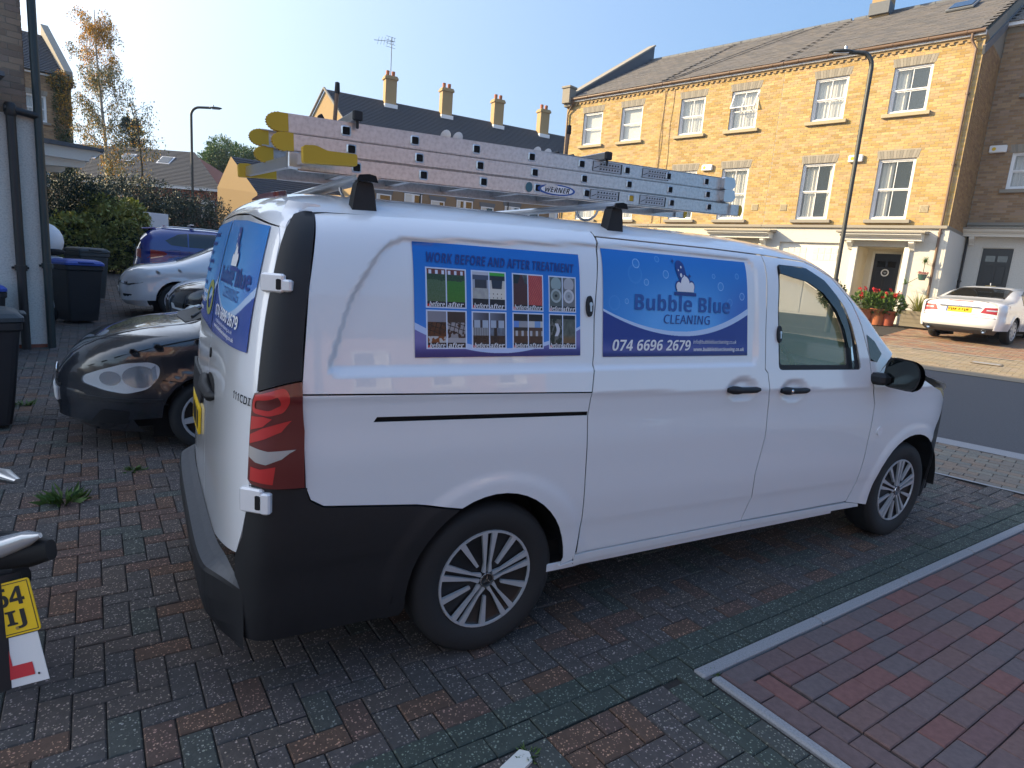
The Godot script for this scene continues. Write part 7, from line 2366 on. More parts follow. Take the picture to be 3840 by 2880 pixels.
func build_left_houses() -> void:
	# --- the rendered house at the left edge, which shades the drive
	var c0 := Vector3(-2.31, 0, -7.4)
	var h := house("house", "white rendered house corner with brick above, beside the black bins", Transform3D(Basis(-FN, Vector3.UP, -FD), c0))
	var g := G.new()
	g.quad(Vector3(-9.0, -0.2, 0), Vector3(-0.0, -0.2, 0), Vector3(0.0, 3.06, 0), Vector3(-9.0, 3.06, 0))
	g.quad(Vector3(0, -0.2, 0), Vector3(0, -0.2, -14.0), Vector3(0, 3.06, -14.0), Vector3(0, 3.06, 0))
	g.quad(Vector3(-9, 3.06, 0), Vector3(0, 3.06, 0), Vector3(0, 3.06, -0.3), Vector3(-9, 3.06, -0.3))
	part("rendered_wall", g, M.render_white, h)
	g = G.new()
	g.box(Vector3(-4.5, 0.075, 0.0), Vector3(9.02, 0.15, 0.03))
	part("plinth", g, M.red_brick_far, h)
	var b := -0.075
	g = G.new()
	g.prism(P([-8.9, 3.06, b, 3.06, b, 9.2, -4.5, 12.0, -8.9, 9.2]), Transform3D(Basis(), Vector3(0, 0, -13.9)), 13.84)
	part("brick_wall", g, M.mortar_grey, h)
	brick_field(h, -1.6, b - 0.002, 3.07, 5.3, -0.06, [], [[0.36, 0.26, 0.18], [0.30, 0.215, 0.15], [0.40, 0.29, 0.20], [0.34, 0.25, 0.19], [0.27, 0.20, 0.15]], 220)
	var r := Node3D.new(); r.name = "side_brickwork"; h.add_child(r)
	r.transform = Transform3D(Basis(Vector3(0, 0, -1), Vector3.UP, Vector3(1, 0, 0)), Vector3(b + 0.002, 0, -0.06))
	brick_field(r, 0.0, 1.2, 3.07, 5.3, 0.0, [], [[0.30, 0.19, 0.10], [0.26, 0.165, 0.09]], 0)
	var e0 := Vector3(b + 0.2, 9.1, 0.2); var e1 := Vector3(b + 0.2, 9.1, -14.1); var r0 := Vector3(-4.5, 12.05, 0.2); var r1 := Vector3(-4.5, 12.05, -14.1)
	strip_roof(h, e0, e1, r1, r0, 20, M.slate_far)
	strip_roof(h, Vector3(-9.1, 9.1, -14.1), Vector3(-9.1, 9.1, 0.2), r0, r1, 20, M.slate_far)
	pipe(h, [Vector3(0.025, 9.0, 0.05), Vector3(0.025, 3.0, 0.05), Vector3(0.025, 0.0, 0.05)], 0.048, M.pipe_green)
	pipe(h, [Vector3(-0.255, 3.12, 0.07), Vector3(-0.255, 2.9, 0.07), Vector3(-0.255, 0.0, 0.07)], 0.052, M.pipe_black)
	g = G.new(); g.tube([Vector3(-0.32, 3.11, 0.07), Vector3(-0.20, 3.10, 0.07), Vector3(0.02, 3.08, 0.06)], 0.046, 10)
	part("waste_pipe", g, M.pipe_black, h)
	g = G.new(); g.lathe([Vector2(0.052, -0.08), Vector2(0.064, -0.06), Vector2(0.064, 0.05), Vector2(0.05, 0.08), Vector2(0.0, 0.085)], Transform3D(Basis(), Vector3(-0.255, 3.10, 0.07)), 14)
	part("pipe_bend", g, M.pipe_black, h)
	g = G.new(); g.box(Vector3(0.012, 1.53, 0.0), Vector3(0.024, 3.06, 0.035))
	part("corner_bead", g, M.upvc, h)
	canopy(h, -2.6, -0.34, 3.45, 0.0, 0.5, M.white_wood, M.lead)
	# its side porch, seen past the corner
	var sp := house("house_porch", "white moulded porch canopy with dark lead top above the blue-lidded bin", Transform3D(Basis(FD, Vector3.UP, -FN), c0))
	sp.set_meta("category", "porch")
	canopy(sp, 4.2, 6.7, 3.30, 0.0, 1.72, M.white_wood, M.lead)
	g = G.new()
	wall_sheet(g, 0.0, 1.12, 0.3, 3.2, 0.0, [[0.30, 1.35, 0.78, 2.55]])
	var pw := part("porch_wall", g, M.render_white, sp)
	pw.transform = Transform3D(Basis(Vector3(0, 0, 1), Vector3.UP, Vector3(-1, 0, 0)), Vector3(6.9, 0, 0))
	var wn := Node3D.new(); wn.name = "porch_window"; sp.add_child(wn)
	wn.transform = pw.transform
	plain_window(wn, Vector3(0.30, 1.35, -0.06), Vector3.RIGHT, Vector3(0, 0, 1), 0.48, 1.2, 0.8)
	g = G.new()
	g.prism(ellipse(Vector2(0.86, 2.55), 0.22, 0.30, 12, 0.0, PI), Transform3D(Basis(Vector3(0, 0, 1), Vector3.UP, Vector3(-1, 0, 0)), Vector3(6.89, 0, 0)), 0.04)
	part("brick_arch", g, M.grey_stone, sp)
	# --- brick house with coped gable and ivy, further back
	var h5 := house("house", "brown brick house with slate roof and coped gable behind the birch tree", Transform3D(Basis(-FN, Vector3.UP, -FD), Vector3(-3.91, 0, -37.2)))
	var hw := [[-2.15, 6.98, -1.05, 8.22], [-2.15, 3.9, -1.05, 5.4]]
	g = G.new(); wall_sheet(g, -9.0, 0.0, 0.0, 9.2, 0.0, hw)
	g.prism(P([0.0, 0.0, 9.4, 0.0, 9.4, 9.1, 4.7, 12.0, 0.0, 9.1]), Transform3D(Basis(Vector3(0, 0, -1), Vector3.UP, Vector3(1, 0, 0)), Vector3(-0.22, 0, -0.02)), 0.2)
	g.quad(Vector3(0, 0, -9.4), Vector3(-9, 0, -9.4), Vector3(-9, 9.2, -9.4), Vector3(0, 9.2, -9.4))
	part("wall", g, M.mortar_grey, h5)
	var kp := []
	for q in hw: kp.append(q); kp.append([q[0] - 0.06, q[3], q[2] + 0.06, q[3] + 0.24])
	brick_field(h5, -4.2, 0.0, 3.2, 9.1, 0.0, kp, [[0.42, 0.27, 0.15], [0.37, 0.235, 0.13], [0.46, 0.31, 0.17], [0.33, 0.21, 0.12]], 0)
	for q in hw:
		sash(h5, q[0], q[1], q[2], q[3], 0.0, 1); lintel(h5, q[0], q[2], q[3], 0.0, 0.24, 9); sill(h5, q[0], q[2], q[1], 0.0, M.grey_stone)
	g = G.new(); g.box(Vector3(-4.5, 9.25, 0.06), Vector3(9.0, 0.16, 0.12))
	part("fascia", g, M.upvc, h5)
	g = G.new(); g.tube([Vector3(-9, 9.30, 0.16), Vector3(-0.1, 9.30, 0.16)], 0.06, 8)
	part("gutter", g, M.pipe_black, h5)
	strip_roof(h5, Vector3(-9, 9.3, 0.2), Vector3(-0.25, 9.3, 0.2), Vector3(-0.25, 12.1, -4.7), Vector3(-9, 12.1, -4.7), 24, M.slate_far)
	strip_roof(h5, Vector3(-0.25, 9.3, -9.6), Vector3(-9, 9.3, -9.6), Vector3(-9, 12.1, -4.7), Vector3(-0.25, 12.1, -4.7), 12, M.slate_far)
	g = G.new()
	g.prism(P([-0.35, 0.0, 4.8, 3.15, 4.8, 2.3, -0.35, -0.75]), Transform3D(Basis(Vector3(0, 0, -1), Vector3.UP, Vector3(1, 0, 0)), Vector3(-0.30, 9.55, 0.0)), 0.34)
	part("parapet", g, M.grey_stone, h5)

func build_far_houses() -> void:
	var g := G.new()
	# --- long three-storey terrace in the middle distance
	var mt := thing("house_terrace", "long brick terrace with blue-grey slate roof and four chimneys behind the ladder", "house")
	var c1 := Vector3(10.99, 0, -38.9); var c2 := Vector3(8.86, 0, -45.0); var ap := Vector3(9.92, 12.57, -42.3)
	var x := Vector3(0.9984, 0, 0.056); var z := Vector3(-0.056, 0, 0.9984)
	var ln := 24.0; var ye := 9.45
	var up := func(p: Vector3, y: float) -> Vector3: return Vector3(p.x, y, p.z)
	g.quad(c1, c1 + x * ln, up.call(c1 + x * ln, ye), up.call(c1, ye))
	part("wall", g, M.brick_far_shaded, mt)
	g = G.new()
	g.tri(up.call(c2, ye), up.call(c1, ye), ap); g.quad(c2, c1, up.call(c1, ye), up.call(c2, ye))
	part("gable_wall", g, M.yellow_brick_far, mt)
	var ra := ap; var rb := ap + x * (ln + 1.0)
	strip_roof(mt, up.call(c1, ye) + z * 0.25 - x * 0.15, up.call(c1 + x * ln, ye) + z * 0.25, rb, ra - x * 0.15, 26, M.slate_far)
	g = G.new()
	g.quad(up.call(c2, ye), ap, ap + x * ln, up.call(c2 + x * ln, ye))
	part("back_slope", g, M.slate_far, mt)
	g = G.new(); g.tube([up.call(c1, ye - 0.05) + z * 0.25, up.call(c1 + x * ln, ye - 0.05) + z * 0.25], 0.07, 6)
	part("gutter", g, M.pipe_black, mt)
	g = G.new()
	for e in [[c1, 1], [c2, 1]]: g.tube([up.call(e[0], ye) + Vector3(-0.1, 0, 0), ap + Vector3(-0.1, 0.06, 0)], 0.09, 6)
	part("verge", g, M.grey_stone, mt)
	for k in 4:
		var cx: float = [4.35, 8.55, 12.75, 16.8][k]
		var p := ap + x * cx
		var ch := Node3D.new(); ch.name = "chimney"; mt.add_child(ch, true)
		ch.transform = Transform3D(Basis(x, Vector3.UP, z), p)
		g = G.new(); g.box(Vector3(0, 0.5, 0.25), Vector3(0.80, 2.0, 0.62))
		part("stack", g, M.yellow_brick_far, ch)
		g = G.new(); g.box(Vector3(0, 1.42, 0.25), Vector3(0.96, 0.14, 0.78)); g.box(Vector3(0, 1.54, 0.25), Vector3(0.86, 0.10, 0.68))
		part("corbel", g, M.yellow_brick_far, ch)
		for s in [-1, 1]:
			g = G.new(); g.lathe([Vector2(0.0, 0.36), Vector2(0.13, 0.36), Vector2(0.12, 0.0)], Transform3D(Basis(), Vector3(s * 0.2, 1.58, 0.25)), 10)
			part("chimney_pot", g, M.terracotta, ch)
		g = G.new(); g.box(Vector3(0, -0.42, 0.36), Vector3(0.92, 0.26, 0.70))
		part("flashing", g, M.upvc, ch)
		if k == 0:
			g = G.new()
			g.tube([Vector3(0.05, 1.5, 0.1), Vector3(0.05, 4.2, 0.1)], 0.025, 6)
			g.tube([Vector3(-1.2, 3.75, 0.1), Vector3(0.25, 3.95, 0.1)], 0.018, 5)
			for q in 6: g.tube([Vector3(-0.9 + 0.22 * q, 3.6 + 0.03 * q, -0.1), Vector3(-0.9 + 0.22 * q, 3.98 + 0.03 * q, 0.3)], 0.010, 4)
			for q in 4: g.tube([Vector3(-0.35, 3.55 + 0.22 * q, 0.1), Vector3(0.3, 3.5 + 0.22 * q, 0.1)], 0.012, 4)
			part("aerial", g, M.lamp_steel, ch)
	for k in 4:
		g = G.new()
		var dx: float = [6.1, 7.0, 13.3, 14.2][k]
		var dp := up.call(c1, ye) as Vector3 + x * dx + z * 0.4 + Vector3(0, 0.75, 0)
		g.lathe([Vector2(0.0, -0.10), Vector2(0.28, -0.05), Vector2(0.42, 0.03)], Transform3D(Basis(Vector3(0.3, 0, 1).normalized(), 0.5) * Basis(Vector3.RIGHT, -1.2), dp), 16)
		g.tube([dp + Vector3(0, -0.9, -0.1), dp + Vector3(0, -0.2, -0.1), dp + Vector3(0, 0.0, -0.05)], 0.03, 5)
		part("satellite_dish", g, M.board_white, mt)
	for k in 12:
		var wx := 1.55 + 1.92 * k
		var fr := k % 2 == 1
		for row in 2:
			var wy: float = [4.4, 1.3][row]
			plain_window(mt, up.call(c1 + x * wx, wy) + z * 0.03, x, z, 1.25 if fr else 1.0, 1.75 if fr else 1.5, 0.25 + 0.2 * (k % 3), fr)
		for row in 2:
			g = G.new()
			g.prism(P([-0.08, 0, 1.33 if fr else 1.08, 0, 1.40 if fr else 1.15, 0.30, -0.15, 0.30]), Transform3D(Basis(x, Vector3.UP, z), up.call(c1 + x * wx, [6.15 if fr else 5.9, 3.05][row]) + z * 0.01), 0.03)
			part("lintel", g, M.lead, mt)
	for k in 3:
		var p := c1 + x * (4.6 + k * 6.8) + z * 0.08
		pipe(mt, [up.call(p, ye), up.call(p, ye - 0.3), up.call(p, 0.2)], 0.05, M.pipe_black)
	# --- house with its gable to the left of that terrace
	var hb := thing("house", "brick house whose sunlit gable tip shows left of the long terrace", "house")
	var a := Vector3(3.05, 0, -40.6); var b := Vector3(4.9, 0, -37.6); var t := Vector3(3.75, 7.05, -39.9)
	g = G.new()
	g.quad(a, b, up.call(b, 4.9), up.call(a, 5.2)); g.tri(up.call(a, 5.2), up.call(b, 4.9), t)
	part("gable_wall", g, M.yellow_brick_far, hb)
	strip_roof(hb, up.call(b, 4.8), Vector3(11.5, 4.8, -39.2), Vector3(10.6, 7.25, -42.5), t, 16, M.slate_far)
	g = G.new()
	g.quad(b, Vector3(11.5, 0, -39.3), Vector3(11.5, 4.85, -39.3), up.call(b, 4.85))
	part("wall", g, M.brick_far_shaded, hb)
	# --- red brick house with roof windows
	var hr := thing("house", "red brick house with slate roof and small roof windows behind the street lamp", "house")
	var e0 := Vector3(-7.5, 5.70, -55.3); var e1 := Vector3(3.98, 5.72, -48.3); var r1 := Vector3(2.6, 8.75, -54.2); var r0 := Vector3(-8.9, 8.7, -61.2)
	var rx := (e1 - e0); rx.y = 0; rx = rx.normalized(); var rz := rx.cross(Vector3.UP)
	g = G.new(); g.quad(up.call(e0, 0), up.call(e1, 0), e1, e0)
	part("wall", g, M.red_brick_far, hr)
	g = G.new(); g.quad(up.call(e1, 0), up.call(e1 - rz * 9.0, 0), up.call(e1 - rz * 9.0, 5.7), e1); g.tri(e1, up.call(e1 - rz * 9.0, 5.7), r1 + Vector3(0, -0.1, 0))
	part("gable_wall", g, M.red_brick_far, hr)
	var rr := strip_roof(hr, e0 + rz * 0.3, e1 + rz * 0.3 + rx * 0.2, r1 + rx * 0.2, r0, 26, M.slate_far)
	g = G.new(); g.quad(e0 + rz * 0.25 + Vector3(0, -0.22, 0), e1 + rz * 0.25 + Vector3(0, -0.22, 0), e1 + rz * 0.25, e0 + rz * 0.25)
	part("fascia", g, M.upvc, hr)
	for k in 3:
		var s := e1.lerp(e0, [0.20, 0.42, 0.62][k]).lerp(r1.lerp(r0, [0.20, 0.42, 0.62][k]), 0.66)
		var rn := (e1 - e0).cross(r0 - e0).normalized(); var ru := (r0 - e0).normalized()
		if rn.y < 0: rn = -rn
		g = G.new(); g.box(s + rn * 0.05, Vector3(1.0, 0.14, 1.1), Basis(rx, rn, rx.cross(rn)))
		var sk := part("roof_window", g, M.board_white, hr)
		g = G.new(); g.box(s + rn * 0.13, Vector3(0.8, 0.04, 0.9), Basis(rx, rn, rx.cross(rn)))
		part("pane", g, M.glass_dark, sk)
	for k in 4:
		plain_window(hr, up.call(e1.lerp(e0, 0.10 + 0.22 * k), 3.6) + rz * 0.03, rx, rz, 0.95, 1.25, 0.5)
	# --- the sunlit brick houses that the van's side mirrors
	for k in 3:
		var hm := thing("house", ["pale red brick house across from the van's rear doors", "pale red brick house across from the van's sliding door", "pale red brick house across from the van's bonnet"][k], "house", "brick houses mirrored in the van")
		var o := Vector3(-14.0 + 9.0 * k, 0, 19.0)
		hm.transform = Transform3D(Basis(Vector3(-1, 0, 0), Vector3.UP, Vector3(0, 0, -1)), o + Vector3(8.6, 0, 0))
		g = G.new(); g.box(Vector3(4.3, 2.6, -4.0), Vector3(8.6, 5.2, 8.0))
		part("wall", g, M.pink_brick, hm)
		strip_roof(hm, Vector3(-0.1, 5.15, 0.3), Vector3(8.7, 5.15, 0.3), Vector3(8.7, 7.9, -4.0), Vector3(-0.1, 7.9, -4.0), 12, M.slate_far)
		g = G.new(); g.quad(Vector3(8.7, 5.15, -8.3), Vector3(-0.1, 5.15, -8.3), Vector3(-0.1, 7.9, -4.0), Vector3(8.7, 7.9, -4.0))
		part("back_slope", g, M.slate_far, hm)
		for q in [[0.9, 3.2], [3.6, 3.2], [6.4, 3.2], [0.9, 0.9], [6.4, 0.9]]:
			plain_window(hm, Vector3(q[0], q[1], 0.02), Vector3.RIGHT, Vector3(0, 0, 1), 1.3, 1.3, 0.4)
		g = G.new(); bar(g, 3.7, 0.0, 4.7, 2.2, 0.0, 0.06)
		part("door", g, M.white_wood, hm)

# ------------------------------------------------------------------ trees, hedges, plants
func leaf(g: G, p: Vector3, r: float, d: Vector3, w := 0.5) -> void:      # one folded leaf of four triangles
	var t := d.normalized()
	var s := t.cross(Vector3(rng.randf_range(-1, 1), rng.randf_range(-1, 1), rng.randf_range(-1, 1))).normalized()
	var nn := s.cross(t).normalized()
	var a := p; var b := p + t * r; var m := p + t * r * 0.45
	var l := m + s * r * w * 0.5 + nn * r * 0.10; var q := m - s * r * w * 0.5 + nn * r * 0.10
	var k := g.vert(a, nn); g.vert(l, (nn + s * 0.3).normalized()); g.vert(b, nn); g.vert(q, (nn - s * 0.3).normalized())
	g.face(k, k + 1, k + 2); g.face(k, k + 2, k + 3)

func rdir() -> Vector3:
	var v := Vector3(rng.randfn(), rng.randfn(), rng.randfn())
	return v.normalized() if v.length() > 0.01 else Vector3.UP

# leaves through the volume of several blobs; each blob: centre, radii
func foliage(blobs: Array, cnt: int, size: float, hollow := 0.45, spray := 5, tint := 0.25) -> G:
	var g := G.new()
	var tot := 0.0
	for b in blobs: tot += b[1].x * b[1].y + b[1].y * b[1].z + b[1].x * b[1].z
	for b in blobs:
		var share: float = (b[1].x * b[1].y + b[1].y * b[1].z + b[1].x * b[1].z) / tot
		for k in int(cnt * share / spray):
			var d := rdir()
			var rad := pow(rng.randf_range(hollow, 1.0), 0.6) * rng.randf_range(0.86, 1.12)
			var p: Vector3 = b[0] + Vector3(d.x * b[1].x, d.y * b[1].y, d.z * b[1].z) * rad
			var c := rng.randf_range(1.0 - tint, 1.0 + tint)
			g.col = Color(c * rng.randf_range(0.9, 1.1), c, c * rng.randf_range(0.85, 1.1))
			var main := (d + rdir() * 0.7 + Vector3(0, 0.25, 0)).normalized()
			for s in spray:
				leaf(g, p + rdir() * size * 0.9, size * rng.randf_range(0.7, 1.25), main + rdir() * 0.9)
	return g

func limb(g: G, a: Vector3, b: Vector3, r0: float, r1: float, bend := 0.08) -> Array:
	var pts := []; var rr := []
	var s := (b - a).length() * bend
	var o := rdir() * s
	for k in 6:
		var t := k / 5.0
		pts.append(a.lerp(b, t) + o * sin(t * PI)); rr.append(lerpf(r0, r1, t))
	g.tube(pts, rr, 7, false)
	return pts

func build_greenery() -> void:
	rng.seed = 21
	# --- silver birch, half bare, yellowing
	var bx := Vector3(-2.2, ground_y(-2.2, -24.6), -24.6)
	var t := thing("birch_tree", "slender half-bare birch tree with yellow leaves above the hedge", "tree")
	var tg := G.new(); var lg := G.new(); var ly := G.new()
	var tp := []; var tr := []
	for k in 12:
		var q := k / 11.0
		tp.append(bx + Vector3(0.10 * sin(q * 5.0), 8.4 * q, 0.08 * cos(q * 4.0))); tr.append(lerpf(0.10, 0.012, q))
	tg.tube(tp, tr, 8, false)
	for k in 60:
		var q := rng.randf_range(0.28, 0.97)
		var a: Vector3 = bx + Vector3(0.10 * sin(q * 5.0), 8.4 * q, 0.08 * cos(q * 4.0))
		var an := rng.randf() * TAU
		var ln := lerpf(1.75, 0.45, pow(q, 0.9)) * rng.randf_range(0.6, 1.2)
		var e := a + Vector3(cos(an) * ln, ln * 0.75, sin(an) * ln)
		var pts := limb(tg, a, e, 0.022 * (1.2 - q), 0.004, 0.12)
		for s in 9:
			var tt := rng.randf_range(0.3, 1.0)
			var p0: Vector3 = a.lerp(e, tt)
			var p1 := p0 + Vector3(rng.randf_range(-0.3, 0.3), rng.randf_range(-0.75, -0.1), rng.randf_range(-0.3, 0.3))
			tg.tube([p0, p0.lerp(p1, 0.5) + Vector3(0, 0.06, 0), p1], [0.005, 0.004, 0.002], 4, false)
			for w in int(rng.randf_range(16, 40) * (1.0 if q < 0.6 else 0.8)):
				var p := p0.lerp(p1, rng.randf()) + rdir() * 0.10
				var c := rng.randf_range(0.75, 1.25)
				var yel := (q > 0.80 and rng.randf() < 0.7) or rng.randf() < 0.2
				var gg := ly if yel else lg
				gg.col = Color(c, c, c)
				leaf(gg, p, rng.randf_range(0.04, 0.07), Vector3(rng.randf_range(-0.6, 0.6), -1, rng.randf_range(-0.6, 0.6)), 0.7)
	part("trunk", tg, M.birch_bark, t)
	var cr := part("crown", lg, M.birch_leaf, t)
	part("yellow_leaves", ly, M.birch_yellow, t)
	# second, lower yellow tree against it
	var ym := thing("yellow_tree", "small drooping tree with orange-yellow leaves beside the birch", "tree")
	tg = G.new(); lg = G.new(); ly = G.new()
	var yb := Vector3(-1.35, ground_y(-1.3, -24.0), -24.0)
	limb(tg, yb, yb + Vector3(0.15, 5.4, 0), 0.06, 0.01)
	for k in 34:
		var a := yb + Vector3(0.1, rng.randf_range(1.8, 5.2), 0)
		var an := rng.randf() * TAU; var ln := rng.randf_range(0.4, 1.0)
		var e := a + Vector3(cos(an) * ln, rng.randf_range(-0.1, 0.45), sin(an) * ln)
		limb(tg, a, e, 0.012, 0.003, 0.15)
		for w in 60:
			var p := a.lerp(e, rng.randf_range(0.3, 1.05)) + Vector3(rng.randf_range(-0.15, 0.15), rng.randf_range(-0.55, 0.15), rng.randf_range(-0.15, 0.15))
			var c := rng.randf_range(0.7, 1.25)
			var gg := ly if rng.randf() < (0.62 if a.y < 4.8 else 0.25) else lg
			gg.col = Color(c, c, c)
			leaf(gg, p, rng.randf_range(0.05, 0.08), Vector3(rng.randf_range(-0.5, 0.5), -1, rng.randf_range(-0.5, 0.5)), 0.7)
	part("trunk", tg, M.bark, ym)
	part("crown", lg, M.birch_leaf, ym)
	part("yellow_leaves", ly, M.birch_yellow, ym)
	# --- hedge bank
	var gy := ground_y(-1.5, -20.0)
	var hd := thing("hedge", "broad dark grey-green hedge behind the blue estate car", "hedge")
	part("foliage", foliage([[Vector3(-1.2, gy + 1.5, -21.2), Vector3(1.9, 1.5, 1.2)], [Vector3(0.4, gy + 1.35, -21.4), Vector3(1.6, 1.35, 1.2)], [Vector3(-1.9, gy + 1.75, -22.3), Vector3(1.4, 1.15, 1.0)], [Vector3(0.0, gy + 1.65, -22.2), Vector3(1.2, 1.0, 1.0)], [Vector3(2.0, gy + 0.9, -21.6), Vector3(1.4, 1.0, 1.0)], [Vector3(-0.2, gy + 0.5, -20.4), Vector3(2.6, 0.7, 0.8)]], 62000, 0.075, 0.5), M.leaf_grey, hd)
	tg = G.new()
	for k in 24:
		var p := Vector3(rng.randf_range(-2.6, 2.6), gy - 0.1, rng.randf_range(-22.0, -20.8))
		limb(tg, p, p + Vector3(rng.randf_range(-0.5, 0.5), rng.randf_range(1.2, 2.6), rng.randf_range(-0.2, 0.4)), 0.03, 0.006, 0.15)
	part("stems", tg, M.bark, hd)
	hd.get_child(1).set_meta("kind", "stuff")
	var cf := thing("conifer_bush", "dense deep green conifer bush beside the white porch", "bush")
	part("foliage", foliage([[Vector3(-3.0, gy + 1.65, -19.6), Vector3(1.0, 1.2, 0.9)], [Vector3(-2.4, gy + 1.5, -19.5), Vector3(0.8, 1.2, 0.8)], [Vector3(-3.3, gy + 1.0, -19.6), Vector3(1.0, 1.0, 0.8)]], 34000, 0.06, 0.45, 6), M.leaf_dark, cf)
	tg = G.new(); limb(tg, Vector3(-2.8, gy - 0.1, -19.6), Vector3(-2.8, gy + 2.6, -19.6), 0.07, 0.02)
	part("trunk", tg, M.bark, cf)
	var sb := thing("shrub", "yellow-green variegated shrub in front of the dark hedge", "shrub")
	part("foliage", foliage([[Vector3(-2.7, gy + 0.75, -18.7), Vector3(0.9, 0.75, 0.55)], [Vector3(-1.9, gy + 0.95, -18.8), Vector3(0.75, 0.85, 0.5)], [Vector3(-1.5, gy + 1.5, -19.2), Vector3(0.55, 0.55, 0.4)], [Vector3(-2.2, gy + 1.75, -19.3), Vector3(0.35, 0.4, 0.35)]], 9000, 0.13, 0.8, 5, 0.35), M.leaf_lime, sb)
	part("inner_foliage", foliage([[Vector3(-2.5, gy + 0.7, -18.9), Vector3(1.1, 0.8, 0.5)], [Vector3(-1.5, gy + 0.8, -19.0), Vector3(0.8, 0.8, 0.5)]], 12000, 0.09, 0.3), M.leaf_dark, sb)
	tg = G.new()
	for k in 14:
		var p := Vector3(rng.randf_range(-3.0, -1.4), gy - 0.1, -18.9)
		limb(tg, p, p + Vector3(rng.randf_range(-0.3, 0.3), rng.randf_range(0.9, 1.7), rng.randf_range(-0.1, 0.2)), 0.015, 0.005, 0.2)
	var stm := part("stems", tg, M.bark, sb)
	stm.set_meta("kind", "stuff")
	# --- ivy up the corner of the brown brick house
	var iv := thing("ivy", "yellowing ivy climbing the corner of the brown brick house", "ivy")
	part("foliage", foliage([[Vector3(-4.35, 7.4, -37.0), Vector3(0.35, 1.9, 0.25)], [Vector3(-4.3, 9.0, -36.9), Vector3(0.5, 0.5, 0.3)], [Vector3(-4.2, 5.4, -36.9), Vector3(0.45, 1.2, 0.25)]], 5200, 0.10, 0.4), M.leaf_mid, iv)
	part("yellow_leaves", foliage([[Vector3(-4.25, 9.05, -36.8), Vector3(0.55, 0.4, 0.3)], [Vector3(-4.15, 7.8, -36.8), Vector3(0.3, 0.9, 0.2)]], 1300, 0.11, 0.5), M.leaf_yellow, iv)
	# --- trees beyond the houses
	var fa := thing("broadleaf_tree", "sunlit rounded green tree behind the far red and yellow houses", "tree")
	var fo := Vector3(7.2, 1.0, -66.0)
	tg = G.new()
	var fpts := limb(tg, fo, fo + Vector3(0, 6.0, 0), 0.30, 0.16)
	var blobs := []
	for k in 16:
		var d := rdir()
		var o := fo + Vector3(0, 8.0, 0) + Vector3(d.x * 2.3, d.y * 2.1, d.z * 2.3)
		limb(tg, fo + Vector3(0, 5.6, 0), o, 0.08, 0.02)
		blobs.append([o, Vector3.ONE * rng.randf_range(0.9, 1.5)])
	part("trunk", tg, M.bark, fa)
	part("crown", foliage(blobs, 30000, 0.20, 0.5), M.leaf_fresh, fa)
	var fc := thing("conifer_tree", "dark ragged conifer top rising behind the red brick house", "tree")
	var co := Vector3(-1.5, 1.0, -62.0)
	tg = G.new(); limb(tg, co, co + Vector3(0, 10.6, 0), 0.2, 0.02)
	lg = G.new()
	for k in 260:
		var q := rng.randf_range(0.35, 1.0)
		var a := co + Vector3(0, 10.6 * q, 0)
		var an := rng.randf() * TAU; var ln := (1.0 - q) * 3.6 + 0.4
		var e := a + Vector3(cos(an) * ln, ln * 0.45, sin(an) * ln)
		for w in 26:
			lg.col = Color.WHITE * rng.randf_range(0.8, 1.2)
			leaf(lg, a.lerp(e, rng.randf_range(0.15, 1.0)) + rdir() * 0.12, 0.28, (e - a).normalized() + rdir() * 0.5 + Vector3(0, 0.3, 0), 0.3)
	part("trunk", tg, M.bark, fc)
	part("crown", lg, M.leaf_dark, fc)
	porch_plants()
	# --- weeds in the joints
	for k in 5:
		var q: Vector2 = [Vector2(-1.66, -1.52), Vector2(0.83, 1.462), Vector2(-0.125, 1.50), Vector2(-1.30, -2.0), Vector2(-2.2, -4.3)][k]
		var wd := thing("weed", ["grass tuft in the paving behind the van", "tiny weed at the corner of the kerb stones", "weed growing beside the broken white edging piece", "low weed in the paving near the dark hatchback", "weed in the joint beside the black bins"][k], "weed", "weeds in the paving")
		lg = G.new()
		for w in [70, 22, 40, 40, 50][k]:
			lg.col = Color.WHITE * rng.randf_range(0.7, 1.2)
			var an := rng.randf() * TAU
			var rr: float = [0.10, 0.022, 0.035, 0.06, 0.08][k]
			leaf(lg, Vector3(q.x + cos(an) * rr * rng.randf(), ground_y(q.x, q.y) - 0.004, q.y + sin(an) * rr * rng.randf()), [0.10, 0.025, 0.03, 0.05, 0.06][k] * rng.randf_range(0.6, 1.3), Vector3(cos(an), rng.randf_range(0.3, 1.4), sin(an)), 0.22)
		part("leaves", lg, M.leaf_fresh, wd)

func blade_tuft(g: G, o: Vector3, cnt: int, ln: float, w: float, droop: float, spread: float) -> void:
	for k in cnt:
		var an := rng.randf() * TAU
		var el := rng.randf_range(0.25, 1.45)
		var d := Vector3(cos(an) * cos(el) * spread, sin(el), sin(an) * cos(el) * spread).normalized()
		var L := ln * rng.randf_range(0.65, 1.1)
		var s := d.cross(Vector3.UP).normalized() * w
		var pp := o; var pw := w
		g.col = Color.WHITE * rng.randf_range(0.75, 1.2)
		for j in 4:
			var t0 := j / 4.0; var t1 := (j + 1) / 4.0
			var a := o + d * L * t0 + Vector3(0, -droop * L * t0 * t0, 0); var b := o + d * L * t1 + Vector3(0, -droop * L * t1 * t1, 0)
			g.quad(a - s * (1.0 - t0 * 0.8), a + s * (1.0 - t0 * 0.8), b + s * (1.0 - t1 * 0.95), b - s * (1.0 - t1 * 0.95))

